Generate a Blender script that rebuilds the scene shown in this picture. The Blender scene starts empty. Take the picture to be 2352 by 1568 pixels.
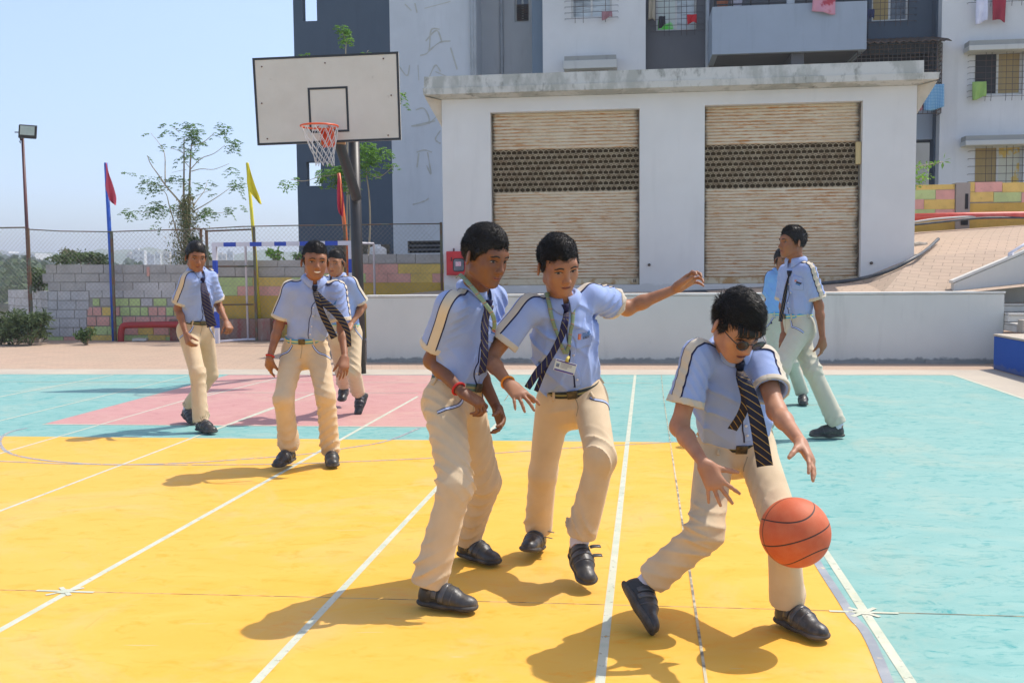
import bpy, bmesh, math, random
import numpy as np
from mathutils import Vector, Matrix
random.seed(7); RS = np.random.RandomState(11)
scene = bpy.context.scene
COL = scene.collection
R = math.radians

# ------------------------------------------------------------ camera
FPX, CH = 2300.0, 1.32
th = math.atan(164.0 / FPX)
w_ = Vector((0, math.cos(th), -math.sin(th)))
r_ = Vector((1, 0, -0.0093)); r_ = (r_ - w_ * r_.dot(w_)).normalized()
u_ = r_.cross(w_)
cam_d = bpy.data.cameras.new('camera'); cam = bpy.data.objects.new('camera', cam_d); COL.objects.link(cam)
m = Matrix((r_, u_, -w_)).transposed().to_4x4(); m.translation = Vector((0, 0, CH)); cam.matrix_world = m
cam_d.sensor_width = 36; cam_d.lens = FPX / 2352 * 36; cam_d.clip_end = 6000; cam_d.clip_start = 0.05
scene.camera = cam
# ------------------------------------------------------------ light
SUN_EL, SUN_AZ = R(57.5), math.atan2(0.88, 0.47)          # azimuth from +Y towards +X
world = bpy.data.worlds.new('World'); scene.world = world; world.use_nodes = True
nt = world.node_tree; bg = nt.nodes['Background']
sky = nt.nodes.new('ShaderNodeTexSky'); sky.sky_type = 'NISHITA'; sky.sun_disc = False
sky.sun_elevation = SUN_EL; sky.sun_rotation = SUN_AZ; sky.air_density = 1.0; sky.dust_density = 1.0; sky.ozone_density = 1.5; sky.altitude = 0
tcw = nt.nodes.new('ShaderNodeTexCoord'); spw = nt.nodes.new('ShaderNodeSeparateXYZ'); nt.links.new(tcw.outputs['Generated'], spw.inputs[0])
rpw = nt.nodes.new('ShaderNodeValToRGB'); e_ = rpw.color_ramp.elements; e_[0].position = 0.0; e_[0].color = (.60, .68, .88, 1); e_[1].position = .55; e_[1].color = (1.20, 1.0, .86, 1)
k_ = e_.new(.12); k_.color = (.72, .71, .82, 1); k_ = e_.new(.28); k_.color = (.98, .90, .90, 1)
nt.links.new(spw.outputs[2], rpw.inputs[0]); mxw = nt.nodes.new('ShaderNodeMix'); mxw.data_type = 'RGBA'; mxw.blend_type = 'MULTIPLY'; mxw.inputs[0].default_value = 1
nt.links.new(sky.outputs[0], mxw.inputs[6]); nt.links.new(rpw.outputs[0], mxw.inputs[7]); nt.links.new(mxw.outputs[2], bg.inputs[0]); bg.inputs[1].default_value = 0.15
sd = bpy.data.lights.new('sun', 'SUN'); sd.energy = 2.4; sd.angle = R(0.5); sd.color = (1, 0.95, 0.87)
sun = bpy.data.objects.new('sun', sd); COL.objects.link(sun)
sdir = Vector((math.sin(SUN_AZ) * math.cos(SUN_EL), math.cos(SUN_AZ) * math.cos(SUN_EL), math.sin(SUN_EL)))
sun.rotation_euler = sdir.to_track_quat('Z', 'Y').to_euler(); sun.location = (8, 5, 15)
scene.view_settings.view_transform = 'Standard'; scene.view_settings.look = 'None'
scene.view_settings.exposure = 0.90; scene.view_settings.gamma = 1
scene.render.engine = 'CYCLES'

# ------------------------------------------------------------ picture <-> place
def ray(px, py):
    return w_ + r_ * ((px - 1176) / FPX) - u_ * ((py - 784) / FPX)
def gp(px, py, z=0.0):                       # on the level z
    d = ray(px, py); t = (z - CH) / d.z; return Vector((d.x * t, d.y * t, z))
def atY(px, py, Y):
    d = ray(px, py); t = Y / d.y; return Vector((d.x * t, Y, CH + d.z * t))
PHI = R(7.0)
U = Vector((math.cos(PHI), -math.sin(PHI), 0)); V = Vector((math.sin(PHI), math.cos(PHI), 0))
def fr(a, b, z=0.0): return U * a + V * b + Vector((0, 0, z))
def onb(px, py, b):                          # on the upright plane b of the court's frame -> (a, z)
    d = ray(px, py); t = b / d.dot(V); p = d * t; return p.dot(U), CH + p.z
def gab(px, py, z=0.0):
    p = gp(px, py, z); return p.dot(U), p.dot(V)
def rect(x0, y0, x1, y1, b):
    ym, xm = (y0 + y1) / 2, (x0 + x1) / 2
    return onb(x0, ym, b)[0], onb(x1, ym, b)[0], onb(xm, y1, b)[1], onb(xm, y0, b)[1]

# ------------------------------------------------------------ objects
def tag(o, label=None, cat=None, group=None, kind=None):
    if label: o['label'] = label
    if cat: o['category'] = cat
    if group: o['group'] = group
    if kind: o['kind'] = kind
    return o
def empty(name, loc, label, cat, group=None):
    o = bpy.data.objects.new(name, None); COL.objects.link(o); o.location = loc; o.empty_display_size = .1
    return tag(o, label, cat, group)
def link(name, me, mats, parent=None, origin=None, smooth=False):
    if not isinstance(mats, (list, tuple)): mats = [mats]
    for mm in mats: me.materials.append(mm)
    o = bpy.data.objects.new(name, me); COL.objects.link(o)
    off = Vector(parent.matrix_world.translation) if parent is None and False else None
    if parent is not None:
        o.parent = parent
        pw = WLOC.get(parent.name, Vector((0, 0, 0)))
        me.transform(Matrix.Translation(-pw)); WLOC[o.name] = pw
    elif origin is not None:
        me.transform(Matrix.Translation(-Vector(origin))); o.location = origin; WLOC[o.name] = Vector(origin)
    else: WLOC[o.name] = Vector((0, 0, 0))
    if smooth:
        me.polygons.foreach_set('use_smooth', [True] * len(me.polygons))
    me.update(); return o
WLOC = {}
def root(name, loc, label, cat, group=None):
    o = empty(name, loc, label, cat, group); WLOC[o.name] = Vector(loc); return o

class MB:
    """collects shapes in world space, links them as one mesh"""
    def __init__(s): s.v = []; s.f = []; s.mi = []; s.uv = {}
    def add(s, vs, fs, mi=0):
        n = len(s.v); s.v += [tuple(p) for p in vs]
        for f in fs: s.f.append(tuple(i + n for i in f)); s.mi.append(mi)
    def box(s, a0, a1, b0, b1, z0, z1, mi=0, T=fr):
        if a0 > a1: a0, a1 = a1, a0
        if b0 > b1: b0, b1 = b1, b0
        if z0 > z1: z0, z1 = z1, z0
        vs = [T(a, b, z) for z in (z0, z1) for b in (b0, b1) for a in (a0, a1)]
        s.add(vs, [(0, 2, 3, 1), (4, 5, 7, 6), (0, 1, 5, 4), (1, 3, 7, 5), (3, 2, 6, 7), (2, 0, 4, 6)], mi)
    def quadbox(s, q, dvec, mi=0):            # q = 4 corner points (ccw from outside), thickness along dvec
        q = [Vector(p) for p in q]; k = [p + Vector(dvec) for p in q]
        s.add(q + k, [(0, 1, 2, 3), (7, 6, 5, 4), (0, 4, 5, 1), (1, 5, 6, 2), (2, 6, 7, 3), (3, 7, 4, 0)], mi)
    def poly(s, pts, mi=0):
        s.add(pts, [tuple(range(len(pts)))], mi)
    def tube(s, pts, r, n=8, mi=0, cap=True):
        pts = [Vector(p) for p in pts]; rs = r if isinstance(r, (list, tuple)) else [r] * len(pts)
        base = len(s.v); up = Vector((0, 0, 1)); prev = None
        for i, p in enumerate(pts):
            d = (pts[min(i + 1, len(pts) - 1)] - pts[max(i - 1, 0)]).normalized()
            if prev is None:
                x = d.cross(up)
                if x.length < 1e-3: x = d.cross(Vector((1, 0, 0)))
            else: x = prev - d * prev.dot(d)
            x.normalize(); prev = x; y = d.cross(x)
            for k in range(n):
                a = 2 * math.pi * k / n
                s.v.append(tuple(p + (x * math.cos(a) + y * math.sin(a)) * rs[i]))
        for i in range(len(pts) - 1):
            for k in range(n):
                a = base + i * n + k; b = base + i * n + (k + 1) % n
                s.f.append((a, b, b + n, a + n)); s.mi.append(mi)
        if cap:
            s.f.append(tuple(base + k for k in reversed(range(n)))); s.mi.append(mi)
            e = base + (len(pts) - 1) * n; s.f.append(tuple(e + k for k in range(n))); s.mi.append(mi)
    def build(s, name, mats, parent=None, smooth=False, origin=None, bevel=0):
        me = bpy.data.meshes.new(name); me.from_pydata(s.v, [], s.f)
        me.polygons.foreach_set('material_index', s.mi)
        o = link(name, me, mats, parent, origin, smooth)
        if bevel:
            md = o.modifiers.new('bevel', 'BEVEL'); md.width = bevel; md.segments = 2; md.limit_method = 'ANGLE'
        return o

# ------------------------------------------------------------ materials
def N(nt, t, **k):
    n = nt.nodes.new(t)
    for a, b in k.items():
        if a in n.inputs: n.inputs[a].default_value = b
        else: setattr(n, a, b)
    return n
def lk(nt, a, b): nt.links.new(a, b)
def coords(nt, scale=(1, 1, 1), rot=0, obj=True):
    t = N(nt, 'ShaderNodeTexCoord'); mp = N(nt, 'ShaderNodeMapping'); mp.inputs['Scale'].default_value = scale
    mp.inputs['Rotation'].default_value = (0, 0, rot)
    g = N(nt, 'ShaderNodeNewGeometry') if not obj else None
    lk(nt, t.outputs['Object'] if obj else g.outputs['Position'], mp.inputs[0]); return mp.outputs[0]
def ramp(nt, fac, stops):
    r = N(nt, 'ShaderNodeValToRGB'); e = r.color_ramp.elements
    while len(e) < len(stops): e.new(.5)
    for el, (p, c) in zip(e, stops):
        el.position = p; el.color = (c if isinstance(c, (tuple, list)) else (c, c, c)) + (() if not isinstance(c, (tuple, list)) or len(c) == 4 else (1,)) if isinstance(c, tuple) else (c, c, c, 1)
    lk(nt, fac, r.inputs[0]); return r.outputs[0]
def mixc(nt, fac, a, b, mode='MIX'):
    x = N(nt, 'ShaderNodeMix', data_type='RGBA', blend_type=mode)
    for s_, v in ((x.inputs[0], fac), (x.inputs[6], a), (x.inputs[7], b)):
        if isinstance(v, (int, float)): s_.default_value = v
        elif isinstance(v, (tuple, list)): s_.default_value = tuple(v)[:3] + (1,)
        else: lk(nt, v, s_)
    return x.outputs[2]
def noise(nt, vec, scale, detail=4, rough=.55, dist=0):
    n = N(nt, 'ShaderNodeTexNoise'); n.inputs['Scale'].default_value = scale; n.inputs['Detail'].default_value = detail
    n.inputs['Roughness'].default_value = rough; n.inputs['Distortion'].default_value = dist; lk(nt, vec, n.inputs['Vector']); return n.outputs[0]
def newmat(name, rough=.7, metal=0, spec=.5):
    m = bpy.data.materials.new(name); m.use_nodes = True; b = m.node_tree.nodes['Principled BSDF']
    b.inputs['Roughness'].default_value = rough; b.inputs['Metallic'].default_value = metal
    b.inputs['Specular IOR Level'].default_value = spec; return m, m.node_tree, b
def bump(nt, b, h, strength=.3, dist=.01):
    n = N(nt, 'ShaderNodeBump'); n.inputs['Strength'].default_value = strength; n.inputs['Distance'].default_value = dist
    lk(nt, h, n.inputs['Height']); lk(nt, n.outputs[0], b.inputs['Normal'])
def mat(name, c, rough=.7, metal=0, c2=None, scale=3, stretch=(1, 1, 1), lo=.4, hi=.65, bs=None, bstr=.2, spec=.5, c3=None, s3=20, lo3=.6, hi3=.75, geo=True):
    m, nt, b = newmat(name, rough, metal, spec); col = None
    vec = coords(nt, stretch, obj=not geo)
    if c2 is None: c2 = tuple(x * .86 for x in c)
    f = ramp(nt, noise(nt, vec, scale, 6, .6), [(lo, 0.0), (hi, 1.0)])
    col = mixc(nt, f, c, c2)
    if c3 is not None:
        f3 = ramp(nt, noise(nt, vec, s3, 5, .65), [(lo3, 0.0), (hi3, 1.0)]); col = mixc(nt, f3, col, c3)
    lk(nt, col, b.inputs['Base Color'])
    if bs: bump(nt, b, noise(nt, vec, bs, 4), bstr, .01)
    return m

# ============================================================ THE SETTING
def paint_mat(name, c, c2, c3, amt=.5, sc=2.2):
    m, nt, b = newmat(name, .62, 0, .35)
    vec = coords(nt, (1.0, 1.9, 1), R(8), obj=False); vec2 = coords(nt, (1, 1, 1), obj=False)
    f1 = ramp(nt, noise(nt, vec, sc, 8, .66, .6), [(.40, 0.0), (.66, 1.0)])
    f2 = ramp(nt, noise(nt, vec, sc * 2.6, 8, .74, 1.2), [(.53, 0.0), (.66, 1.0)])
    f3 = ramp(nt, noise(nt, vec2, .55, 3, .5), [(.35, 0.0), (.75, 1.0)])
    col = mixc(nt, f1, c, c2)
    col = mixc(nt, f3, col, tuple(x * .94 for x in c2))
    mul = N(nt, 'ShaderNodeMath', operation='MULTIPLY'); lk(nt, f2, mul.inputs[0]); mul.inputs[1].default_value = amt
    col = mixc(nt, mul.outputs[0], col, c3)
    wv = coords(nt, (1, 14, 1), R(-24), obj=False)      # scuffs
    f4 = ramp(nt, noise(nt, wv, 3.1, 3, .5, .3), [(.715, 0.0), (.735, 1.0)])
    mul2 = N(nt, 'ShaderNodeMath', operation='MULTIPLY'); lk(nt, f4, mul2.inputs[0]); mul2.inputs[1].default_value = .35
    col = mixc(nt, mul2.outputs[0], col, (.55, .5, .36))
    wv = coords(nt, (9, 1, 1), R(-20), obj=False); f6 = ramp(nt, noise(nt, wv, 2.2, 4, .6, .5), [(.68, 0.0), (.72, 1.0)]); mu6 = N(nt, 'ShaderNodeMath', operation='MULTIPLY'); lk(nt, f6, mu6.inputs[0]); mu6.inputs[1].default_value = .28
    col = mixc(nt, mu6.outputs[0], col, tuple(x * .72 for x in c3))
    f7 = ramp(nt, noise(nt, vec2, 1.1, 7, .7, .8), [(.50, 0.0), (.72, 1.0)]); mu7 = N(nt, 'ShaderNodeMath', operation='MULTIPLY'); lk(nt, f7, mu7.inputs[0]); mu7.inputs[1].default_value = .30
    col = mixc(nt, mu7.outputs[0], col, (.56, .47, .33))
    f5 = ramp(nt, noise(nt, vec2, 38, 3, .6), [(.70, 0.0), (.76, 1.0)])
    mul3 = N(nt, 'ShaderNodeMath', operation='MULTIPLY'); lk(nt, f5, mul3.inputs[0]); mul3.inputs[1].default_value = .18
    col = mixc(nt, mul3.outputs[0], col, (.3, .24, .14))
    lk(nt, col, b.inputs['Base Color'])
    bump(nt, b, noise(nt, vec2, 60, 4, .6), .12, .004)
    return m
M_yellow = paint_mat('yellow_paint', (.75, .395, .040), (.77, .44, .070), (.78, .33, .016), .85)
M_teal = paint_mat('teal_paint', (.17, .37, .34), (.24, .44, .40), (.04, .28, .275), 1.0, 3.0)
M_red = paint_mat('red_paint', (.49, .24, .225), (.54, .295, .265), (.42, .185, .18), .9)
M_white_line = mat('white_line_paint', (.55, .56, .45), .6, c2=(.46, .50, .38), scale=9, c3=(.55, .50, .25), s3=34, lo3=.62, hi3=.72)
def worn(m, sc=26, lo=.60, hi=.68):
    nt = m.node_tree; b = nt.nodes['Principled BSDF']; f = ramp(nt, noise(nt, coords(nt, (1, 1, 1), obj=False), sc, 5, .7), [(lo, 0.0), (hi, 1.0)]); t = N(nt, 'ShaderNodeBsdfTransparent'); x = N(nt, 'ShaderNodeMixShader')
    lk(nt, f, x.inputs[0]); lk(nt, b.outputs[0], x.inputs[1]); lk(nt, t.outputs[0], x.inputs[2]); lk(nt, x.outputs[0], nt.nodes['Material Output'].inputs[0]); return m
worn(M_white_line, 30, .60, .74)
M_grey_line = mat('grey_line_paint', (.27, .30, .36), .6, c2=(.42, .40, .34), scale=8)
worn(M_grey_line, 30, .52, .62)
M_concrete = mat('concrete', (.49, .43, .34), .85, c2=(.43, .38, .31), scale=1.3, c3=(.36, .32, .27), s3=9, lo3=.62, hi3=.8, bs=30)

def paver_mat(name, c1, c2, cm, sc=5.0, rot=0.0, dirt=(.42, .33, .24)):
    m, nt, b = newmat(name, .85, 0, .3)
    vec = coords(nt, (1, 1, 1), rot, obj=False)
    br = N(nt, 'ShaderNodeTexBrick'); lk(nt, vec, br.inputs['Vector'])
    br.inputs['Scale'].default_value = sc; br.inputs['Mortar Size'].default_value = .022; br.inputs['Mortar Smooth'].default_value = .2
    br.inputs['Color1'].default_value = c1 + (1,); br.inputs['Color2'].default_value = c2 + (1,); br.inputs['Mortar'].default_value = cm + (1,)
    br.inputs['Brick Width'].default_value = 1.0; br.inputs['Row Height'].default_value = .55; br.inputs['Bias'].default_value = -.1
    f = ramp(nt, noise(nt, vec, .8, 6, .62), [(.38, 0.0), (.72, 1.0)])
    mm = N(nt, 'ShaderNodeMath', operation='MULTIPLY'); lk(nt, f, mm.inputs[0]); mm.inputs[1].default_value = .45
    col = mixc(nt, mm.outputs[0], br.outputs[0], dirt)
    f = ramp(nt, noise(nt, vec, 14, 5, .7), [(.45, 0.0), (.75, 1.0)])
    mm = N(nt, 'ShaderNodeMath', operation='MULTIPLY'); lk(nt, f, mm.inputs[0]); mm.inputs[1].default_value = .3
    col = mixc(nt, mm.outputs[0], col, tuple(x * 1.12 for x in c1))
    lk(nt, col, b.inputs['Base Color']); 
    inv = N(nt, 'ShaderNodeMath', operation='SUBTRACT'); inv.inputs[0].default_value = 1; lk(nt, br.outputs[1], inv.inputs[1])
    bump(nt, b, inv.outputs[0], .35, .006)
    return m
M_paver = paver_mat('paver', (.48, .34, .245), (.42, .305, .225), (.33, .25, .19), 4.0, -PHI)
M_paver2 = paver_mat('terrace_paver', (.47, .35, .26), (.42, .32, .24), (.24, .185, .14), 3.6, R(28))

def ext(p, q, d):                          # move q away from p by d metres
    p, q = Vector(p), Vector(q); return q + (q - p).normalized() * d
def sheet(name, pts, z, m, kind='structure'):
    mb = MB(); mb.poly([(p[0], p[1], z) for p in pts]); o = mb.build(name, m); tag(o, kind=kind); return o

# natural ground reaching the horizon, falling away behind the block wall, with the pavement laid on it
def terrain_z(x, y):
    r = math.hypot(x, y); d = (Vector((x, y, 0))).dot(V)
    t = max(0.0, min(1.0, (d - 24.5) / 60)); left = max(0.0, min(1.0, (3 - x) / 14 + t * .3))
    z = -.03 - 7.5 * (t * t * (3 - 2 * t)) * left
    if r > 120: z += math.sin(x * .021 + 1) * math.cos(y * .017) * 2.2 * min(1, (r - 120) / 200)
    return z
mb = MB(); rs = [0, 3, 6, 9, 12, 15, 18, 21, 24, 27, 30, 34, 40, 50, 65, 85, 120, 170, 240, 340, 480, 700, 1100, 1500, 1880]
na = 120
for i, r in enumerate(rs):
    for k in range(na):
        a = 2 * math.pi * k / na; x, y = r * math.sin(a), r * math.cos(a); mb.v.append((x, y, terrain_z(x, y)))
for i in range(len(rs) - 1):
    for k in range(na):
        a, b_ = i * na + k, i * na + (k + 1) % na
        mb.f.append((a, b_, b_ + na, a + na)); mb.mi.append(0)
M_earth = mat('earth', (.33, .29, .17), .95, c2=(.17, .22, .09), scale=.06, lo=.38, hi=.6, c3=(.42, .36, .26), s3=.4, lo3=.55, hi3=.75)
tag(mb.build('ground', M_earth, smooth=True), kind='structure')
pv = [fr(-22, -6), fr(-22, 22.6), fr(12, 22.6), fr(12, -6)]
sheet('pavement', [(p.x, p.y) for p in pv], 0.0, M_paver)

far0, far1 = gp(0, 860), gp(2190, 862)
rt1 = ext(far1, gp(2352, 917), 14)
tl = ext(far1, far0, 8); nl = tl - V * 20
# concrete slab round the painted court (kerb-high edge is flush)
c0, c1 = gp(0, 848), gp(2243, 850)
cr = ext(gp(2281, 849), gp(2352, 868.5), 14)
slab = [ext(c1, c0, 8), c1, gp(2281, 849), cr, cr - U * 30]
sheet('court_border', [(p.x, p.y) for p in slab], .0040, M_concrete)
sheet('court', [(p.x, p.y) for p in (tl, far1, rt1, rt1 - U * 30)], .0048, M_teal)
y0, y1 = gp(0, 1003), gp(1722, 1018.5)
yl = ext(y1, y0, 8)
edge_px = [(1722, 1018.5), (1790, 1140), (1872, 1285), (1950, 1408), (2040, 1570)]
edge = [gp(*p) for p in edge_px]; edge.append(ext(edge[-2], edge[-1], 3.2)); edge[-1] = edge[-1] - U * .25
sheet('court_yellow_area', [(p.x, p.y) for p in [yl] + edge + [edge[-1] - U * 14]], .0056, M_yellow)
key = [gp(526, 861.5), gp(1126, 862), gp(1012, 982), gp(98, 975.5)]
sheet('court_red_area', [(p.x, p.y) for p in key], .0056, M_red)

def line(pts, w, z=.016, m=None, name='court_line'):
    pts = [Vector((p[0], p[1], 0)) for p in pts]; mb = MB(); L, Rr = [], []
    for i, p in enumerate(pts):
        d = (pts[min(i + 1, len(pts) - 1)] - pts[max(i - 1, 0)]).normalized(); n = Vector((-d.y, d.x, 0)) * w / 2
        L.append((p + n)); Rr.append((p - n))
    vs = [(p.x, p.y, z) for p in L + Rr]; k = len(pts)
    mb.add(vs, [(i, k + i, k + i + 1, i + 1) for i in range(k - 1)])
    return tag(mb.build(name, m or M_white_line), kind='structure')
def catmull(P, n=8):
    P = [Vector(p) for p in P]; out = []
    for i in range(len(P) - 1):
        a, b, c, d = P[max(i - 1, 0)], P[i], P[i + 1], P[min(i + 2, len(P) - 1)]
        for k in range(n):
            t = k / n; out.append(.5 * ((2 * b) + (c - a) * t + (2 * a - 5 * b + 4 * c - d) * t * t + (3 * b - a - 3 * c + d) * t ** 3))
    out.append(P[-1]); return out
PL = [((0, 1449.8), (960, 911), .032, 4, 0), ((588.8, 1568), (1150, 965), .032, 3, 0), ((1378.5, 1568), (1458.9, 862), .032, 2, 0),
      ((2092, 1570), (1893, 1266), .036, 2, .9), ((0, 1175.3), (574.2, 956.5), .024, 3, .6), ((0, 1042.8), (421.7, 920.9), .024, 3, .9),
      ((0, 967.2), (431.4, 863.4), .024, 3, 0), ((0, 912.1), (260.8, 861.4), .03, 3, 0), ((430, 921), (650, 866), .03, 0, 0), ((470, 997), (720, 905), .03, 0, 0)]
for i, (p, q, w, e0, e1) in enumerate(PL):
    a, b_ = gp(*p), gp(*q)
    a2 = ext(b_, a, e0) if e0 else a; b2 = ext(a, b_, e1) if e1 else b_
    line([a2, b2], w, .0061 + .00006 * i)
line([tl, far1], .028, .0068); line([far1, rt1], .04, .0069)
line([gp(98, 975.5), gp(1012, 982)], .03, .0070); line([gp(0, 877), gp(1500, 881)], .02, .0071); line([gp(480, 902.5), gp(960, 903.5)], .02, .0072)
line([gp(1560, 930), gp(1940, 931)], .02, .0072)
circ = [(62, 984), (24, 993), (4, 1006), (0, 1020.8), (14.6, 1037.9), (48.7, 1050), (121.9, 1060.8), (219, 1067.5), (292.5, 1068.6), (424, 1064.7), (560, 1056), (696, 1045), (800, 1030), (891, 1013.5), (964, 984)]
line(catmull([gp(*p) for p in circ]), .028, .0073, M_grey_line)
arc = [(0, 1061), (195, 1067.6), (574, 1068.6), (800, 1062), (988.6, 1053.5), (1148, 1041.8), (1333, 1029), (1557, 1016)]
line(catmull([ext(gp(*arc[1]), gp(*arc[0]), 2)] + [gp(*p) for p in arc]), .022, .0074, M_grey_line)
M_gl2 = mat('grey_edge_paint', (.24, .27, .30), .6, c2=(.34, .36, .38), scale=5, c3=(.66, .52, .30), s3=12, lo3=.6, hi3=.7)
line(catmull(edge[:-1] + [edge[-1]]), .036, .0075, M_gl2)
M_crack = mat('crack', (.16, .11, .07), .95, c2=(.45, .36, .2), scale=9, lo=.45, hi=.55)
M_joint = mat('expansion_joint', (.20, .18, .14), .95, c2=(.52, .46, .30), scale=10, lo=.42, hi=.55)
jl = [gp(0, 1357), gp(574, 1370), gp(1200, 1386), gp(1800, 1402), gp(2352, 1418)]
line([ext(jl[1], jl[0], 3)] + jl + [ext(jl[-2], jl[-1], 2)], .006, .0061, M_crack, 'court_joint')
j2 = [gp(1519, 862), gp(1524, 915), gp(1543, 1040), gp(1567, 1200), gp(1596, 1395), gp(1622, 1570)]
line(j2[:3], .006, .0076, M_joint, 'court_joint'); line(j2[2:] + [ext(j2[-2], j2[-1], 2)], .010, .0077, M_joint, 'court_joint')
line([gp(1150, 1000), gp(2352, 1001)], .006, .0262, M_crack, 'court_joint') if False else None
def star(px, py, s, k=3):
    c = gp(px, py)
    for i, (a, l) in enumerate(((R(-7), 1.7), (R(38), 1), (R(-52), .9), (R(80), .35))[:k + 1]):
        d = Vector((math.cos(a), math.sin(a), 0)) * s * l; line([c - d, c + d], .019, .0078 + .0001 * i)
star(1984, 1409, .075); star(150, 1361, .075)

# raised terrace behind the low wall: rises to the right and to the back
TZ = {}
def terr(px_list):
    return [atY(px, py, Y) for px, py, Y in px_list]
rw_l, rw_r = onb(841, 760, 14.5), onb(2307, 750, 14.5)
B_RW = gp(1500, 833.5).dot(V)               # front plane of the retaining wall
a_l = onb(841, 760, B_RW)[0]; a_r = onb(2306, 750, B_RW)[0]; z_rw = onb(1500, 676, B_RW)[1]
B_UB = 16.55
a_ub0 = onb(1017, 450, B_UB)[0]; a_ub1 = onb(2103, 400, B_UB)[0]
mb = MB(); rows = [B_RW + .02, B_RW + .8, B_UB, 18.2, 20.9]
cols = [a_l, a_ub0, 2.0, onb(1616, 660, B_UB)[0], onb(1800, 640, B_UB)[0], onb(1972, 640, B_UB)[0], a_ub1, a_ub1 + 1.2, a_ub1 + 3, a_ub1 + 7]
z_ub = [.93, .93, .95, .97, 1.03, 1.12, 1.46, 1.55, 1.65, 1.8]
z_rwr = [z_rw - .01] * 7 + [z_rw + .12, z_rw + .5, z_rw + .9]
for j, b_ in enumerate(rows):
    for i, a in enumerate(cols):
        f = min(1, max(0, (b_ - rows[1]) / (B_UB - rows[1]))) if j > 0 else 0
        z = z_rwr[i] * (1 - f) + z_ub[i] * f
        if j == 3: z = z_ub[i] + .25 * min(1, i / 7)
        if j == 4: z = z_ub[i] + .45 * min(1, i / 7)
        mb.v.append(tuple(fr(a, b_, z)))
nc = len(cols)
for j in range(len(rows) - 1):
    for i in range(nc - 1):
        mb.f.append((j * nc + i, j * nc + i + 1, (j + 1) * nc + i + 1, (j + 1) * nc + i)); mb.mi.append(0)
tag(mb.build('terrace', M_paver2), kind='structure')

# hills on the horizon
def ridge(name, d, x0, x1, base, hf, m, seed, depth=160):
    rr = random.Random(seed); ph = [rr.uniform(0, 6.28) for _ in range(6)]; mb = MB(); n = 90
    for j in range(7):
        for i in range(n):
            t = i / (n - 1); x = x0 + (x1 - x0) * t; w = math.sin(math.pi * j / 6)
            h = hf(t) * (1 + .10 * math.sin(t * 31 + ph[0]) + .06 * math.sin(t * 83 + ph[1]) + .03 * math.sin(t * 190 + ph[2]))
            mb.v.append((x, d + depth * j / 6, base + (h - base) * w))
    for j in range(6):
        for i in range(n - 1):
            a = j * n + i; mb.f.append((a, a + 1, a + 1 + n, a + n)); mb.mi.append(0)
    return tag(mb.build(name, m, smooth=True), kind='structure')
M_hill = mat('hill_scrub', (.10, .15, .07), .95, c2=(.22, .22, .13), scale=.02, lo=.42, hi=.6, c3=(.06, .10, .04), s3=.12)
ridge('hills', 700, -520, 40, -25, lambda t: 14 + 4 * math.sin(t * 5) + 3 * t, M_hill, 3)
ridge('far_hills', 1500, -1200, 1400, -30, lambda t: 32 - 8 * t, M_hill, 5, 300)

# ============================================================ WALLS AND BUILDINGS
M_plaster = mat('weathered_white_plaster', (.66, .65, .61), .9, c2=(.58, .57, .53), scale=1.1, stretch=(1, 1, .45), c3=(.42, .42, .38), s3=4.5, lo3=.66, hi3=.80, bs=25, bstr=.15)
def plaster(name, c, base_z=None, dirt=(.22, .23, .22), dark=.5, streak=.5, bump_s=.18, zfeather=.12):
    """painted plaster: broad mottling, vertical rain streaks, patchy dirt near a given height"""
    m, nt, b = newmat(name, .9, 0, .25)
    vec = coords(nt, (1, 1, 1), obj=False); vs = coords(nt, (1, 1, .12), obj=False)
    f1 = ramp(nt, noise(nt, vec, .9, 6, .6), [(.35, 0.0), (.7, 1.0)]); col = mixc(nt, f1, c, tuple(x * .9 for x in c))
    f2 = ramp(nt, noise(nt, vs, 5, 5, .6), [(.56, 0.0), (.78, 1.0)])
    mm = N(nt, 'ShaderNodeMath', operation='MULTIPLY'); lk(nt, f2, mm.inputs[0]); mm.inputs[1].default_value = streak
    col = mixc(nt, mm.outputs[0], col, tuple(x * .72 for x in c))
    f4 = ramp(nt, noise(nt, vec, 55, 3, .6), [(.62, 0.0), (.74, 1.0)])
    m4 = N(nt, 'ShaderNodeMath', operation='MULTIPLY'); lk(nt, f4, m4.inputs[0]); m4.inputs[1].default_value = .22
    col = mixc(nt, m4.outputs[0], col, tuple(x * .7 for x in c))
    if base_z is not None:
        g = N(nt, 'ShaderNodeNewGeometry'); sp = N(nt, 'ShaderNodeSeparateXYZ'); lk(nt, g.outputs['Position'], sp.inputs[0])
        mr = N(nt, 'ShaderNodeMapRange'); lk(nt, sp.outputs[2], mr.inputs[0]); mr.inputs[1].default_value = base_z; mr.inputs[2].default_value = base_z + zfeather
        mr.inputs[3].default_value = .62; mr.inputs[4].default_value = 0
        n = noise(nt, vec, 5.5, 7, .68); ad = N(nt, 'ShaderNodeMath', operation='ADD'); lk(nt, mr.outputs[0], ad.inputs[0]); lk(nt, n, ad.inputs[1])
        f3 = ramp(nt, ad.outputs[0], [(.72, 0.0), (.86, 1.0)]); m5 = N(nt, 'ShaderNodeMath', operation='MULTIPLY'); lk(nt, f3, m5.inputs[0]); m5.inputs[1].default_value = dark
        col = mixc(nt, m5.outputs[0], col, dirt)
    lk(nt, col, b.inputs['Base Color']); bump(nt, b, noise(nt, vec, 34, 4, .6), bump_s, .006); return m
M_rw = plaster('retaining_wall_plaster', (.68, .67, .61), 0.0, dark=.85, streak=.6)
M_slab = plaster('weathered_roof_concrete', (.60, .60, .57), None, streak=.9)
M_ub = plaster('utility_building_plaster', (.76, .74, .71), 1.0, dirt=(.48, .47, .44), dark=.4, streak=.25)
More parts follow.
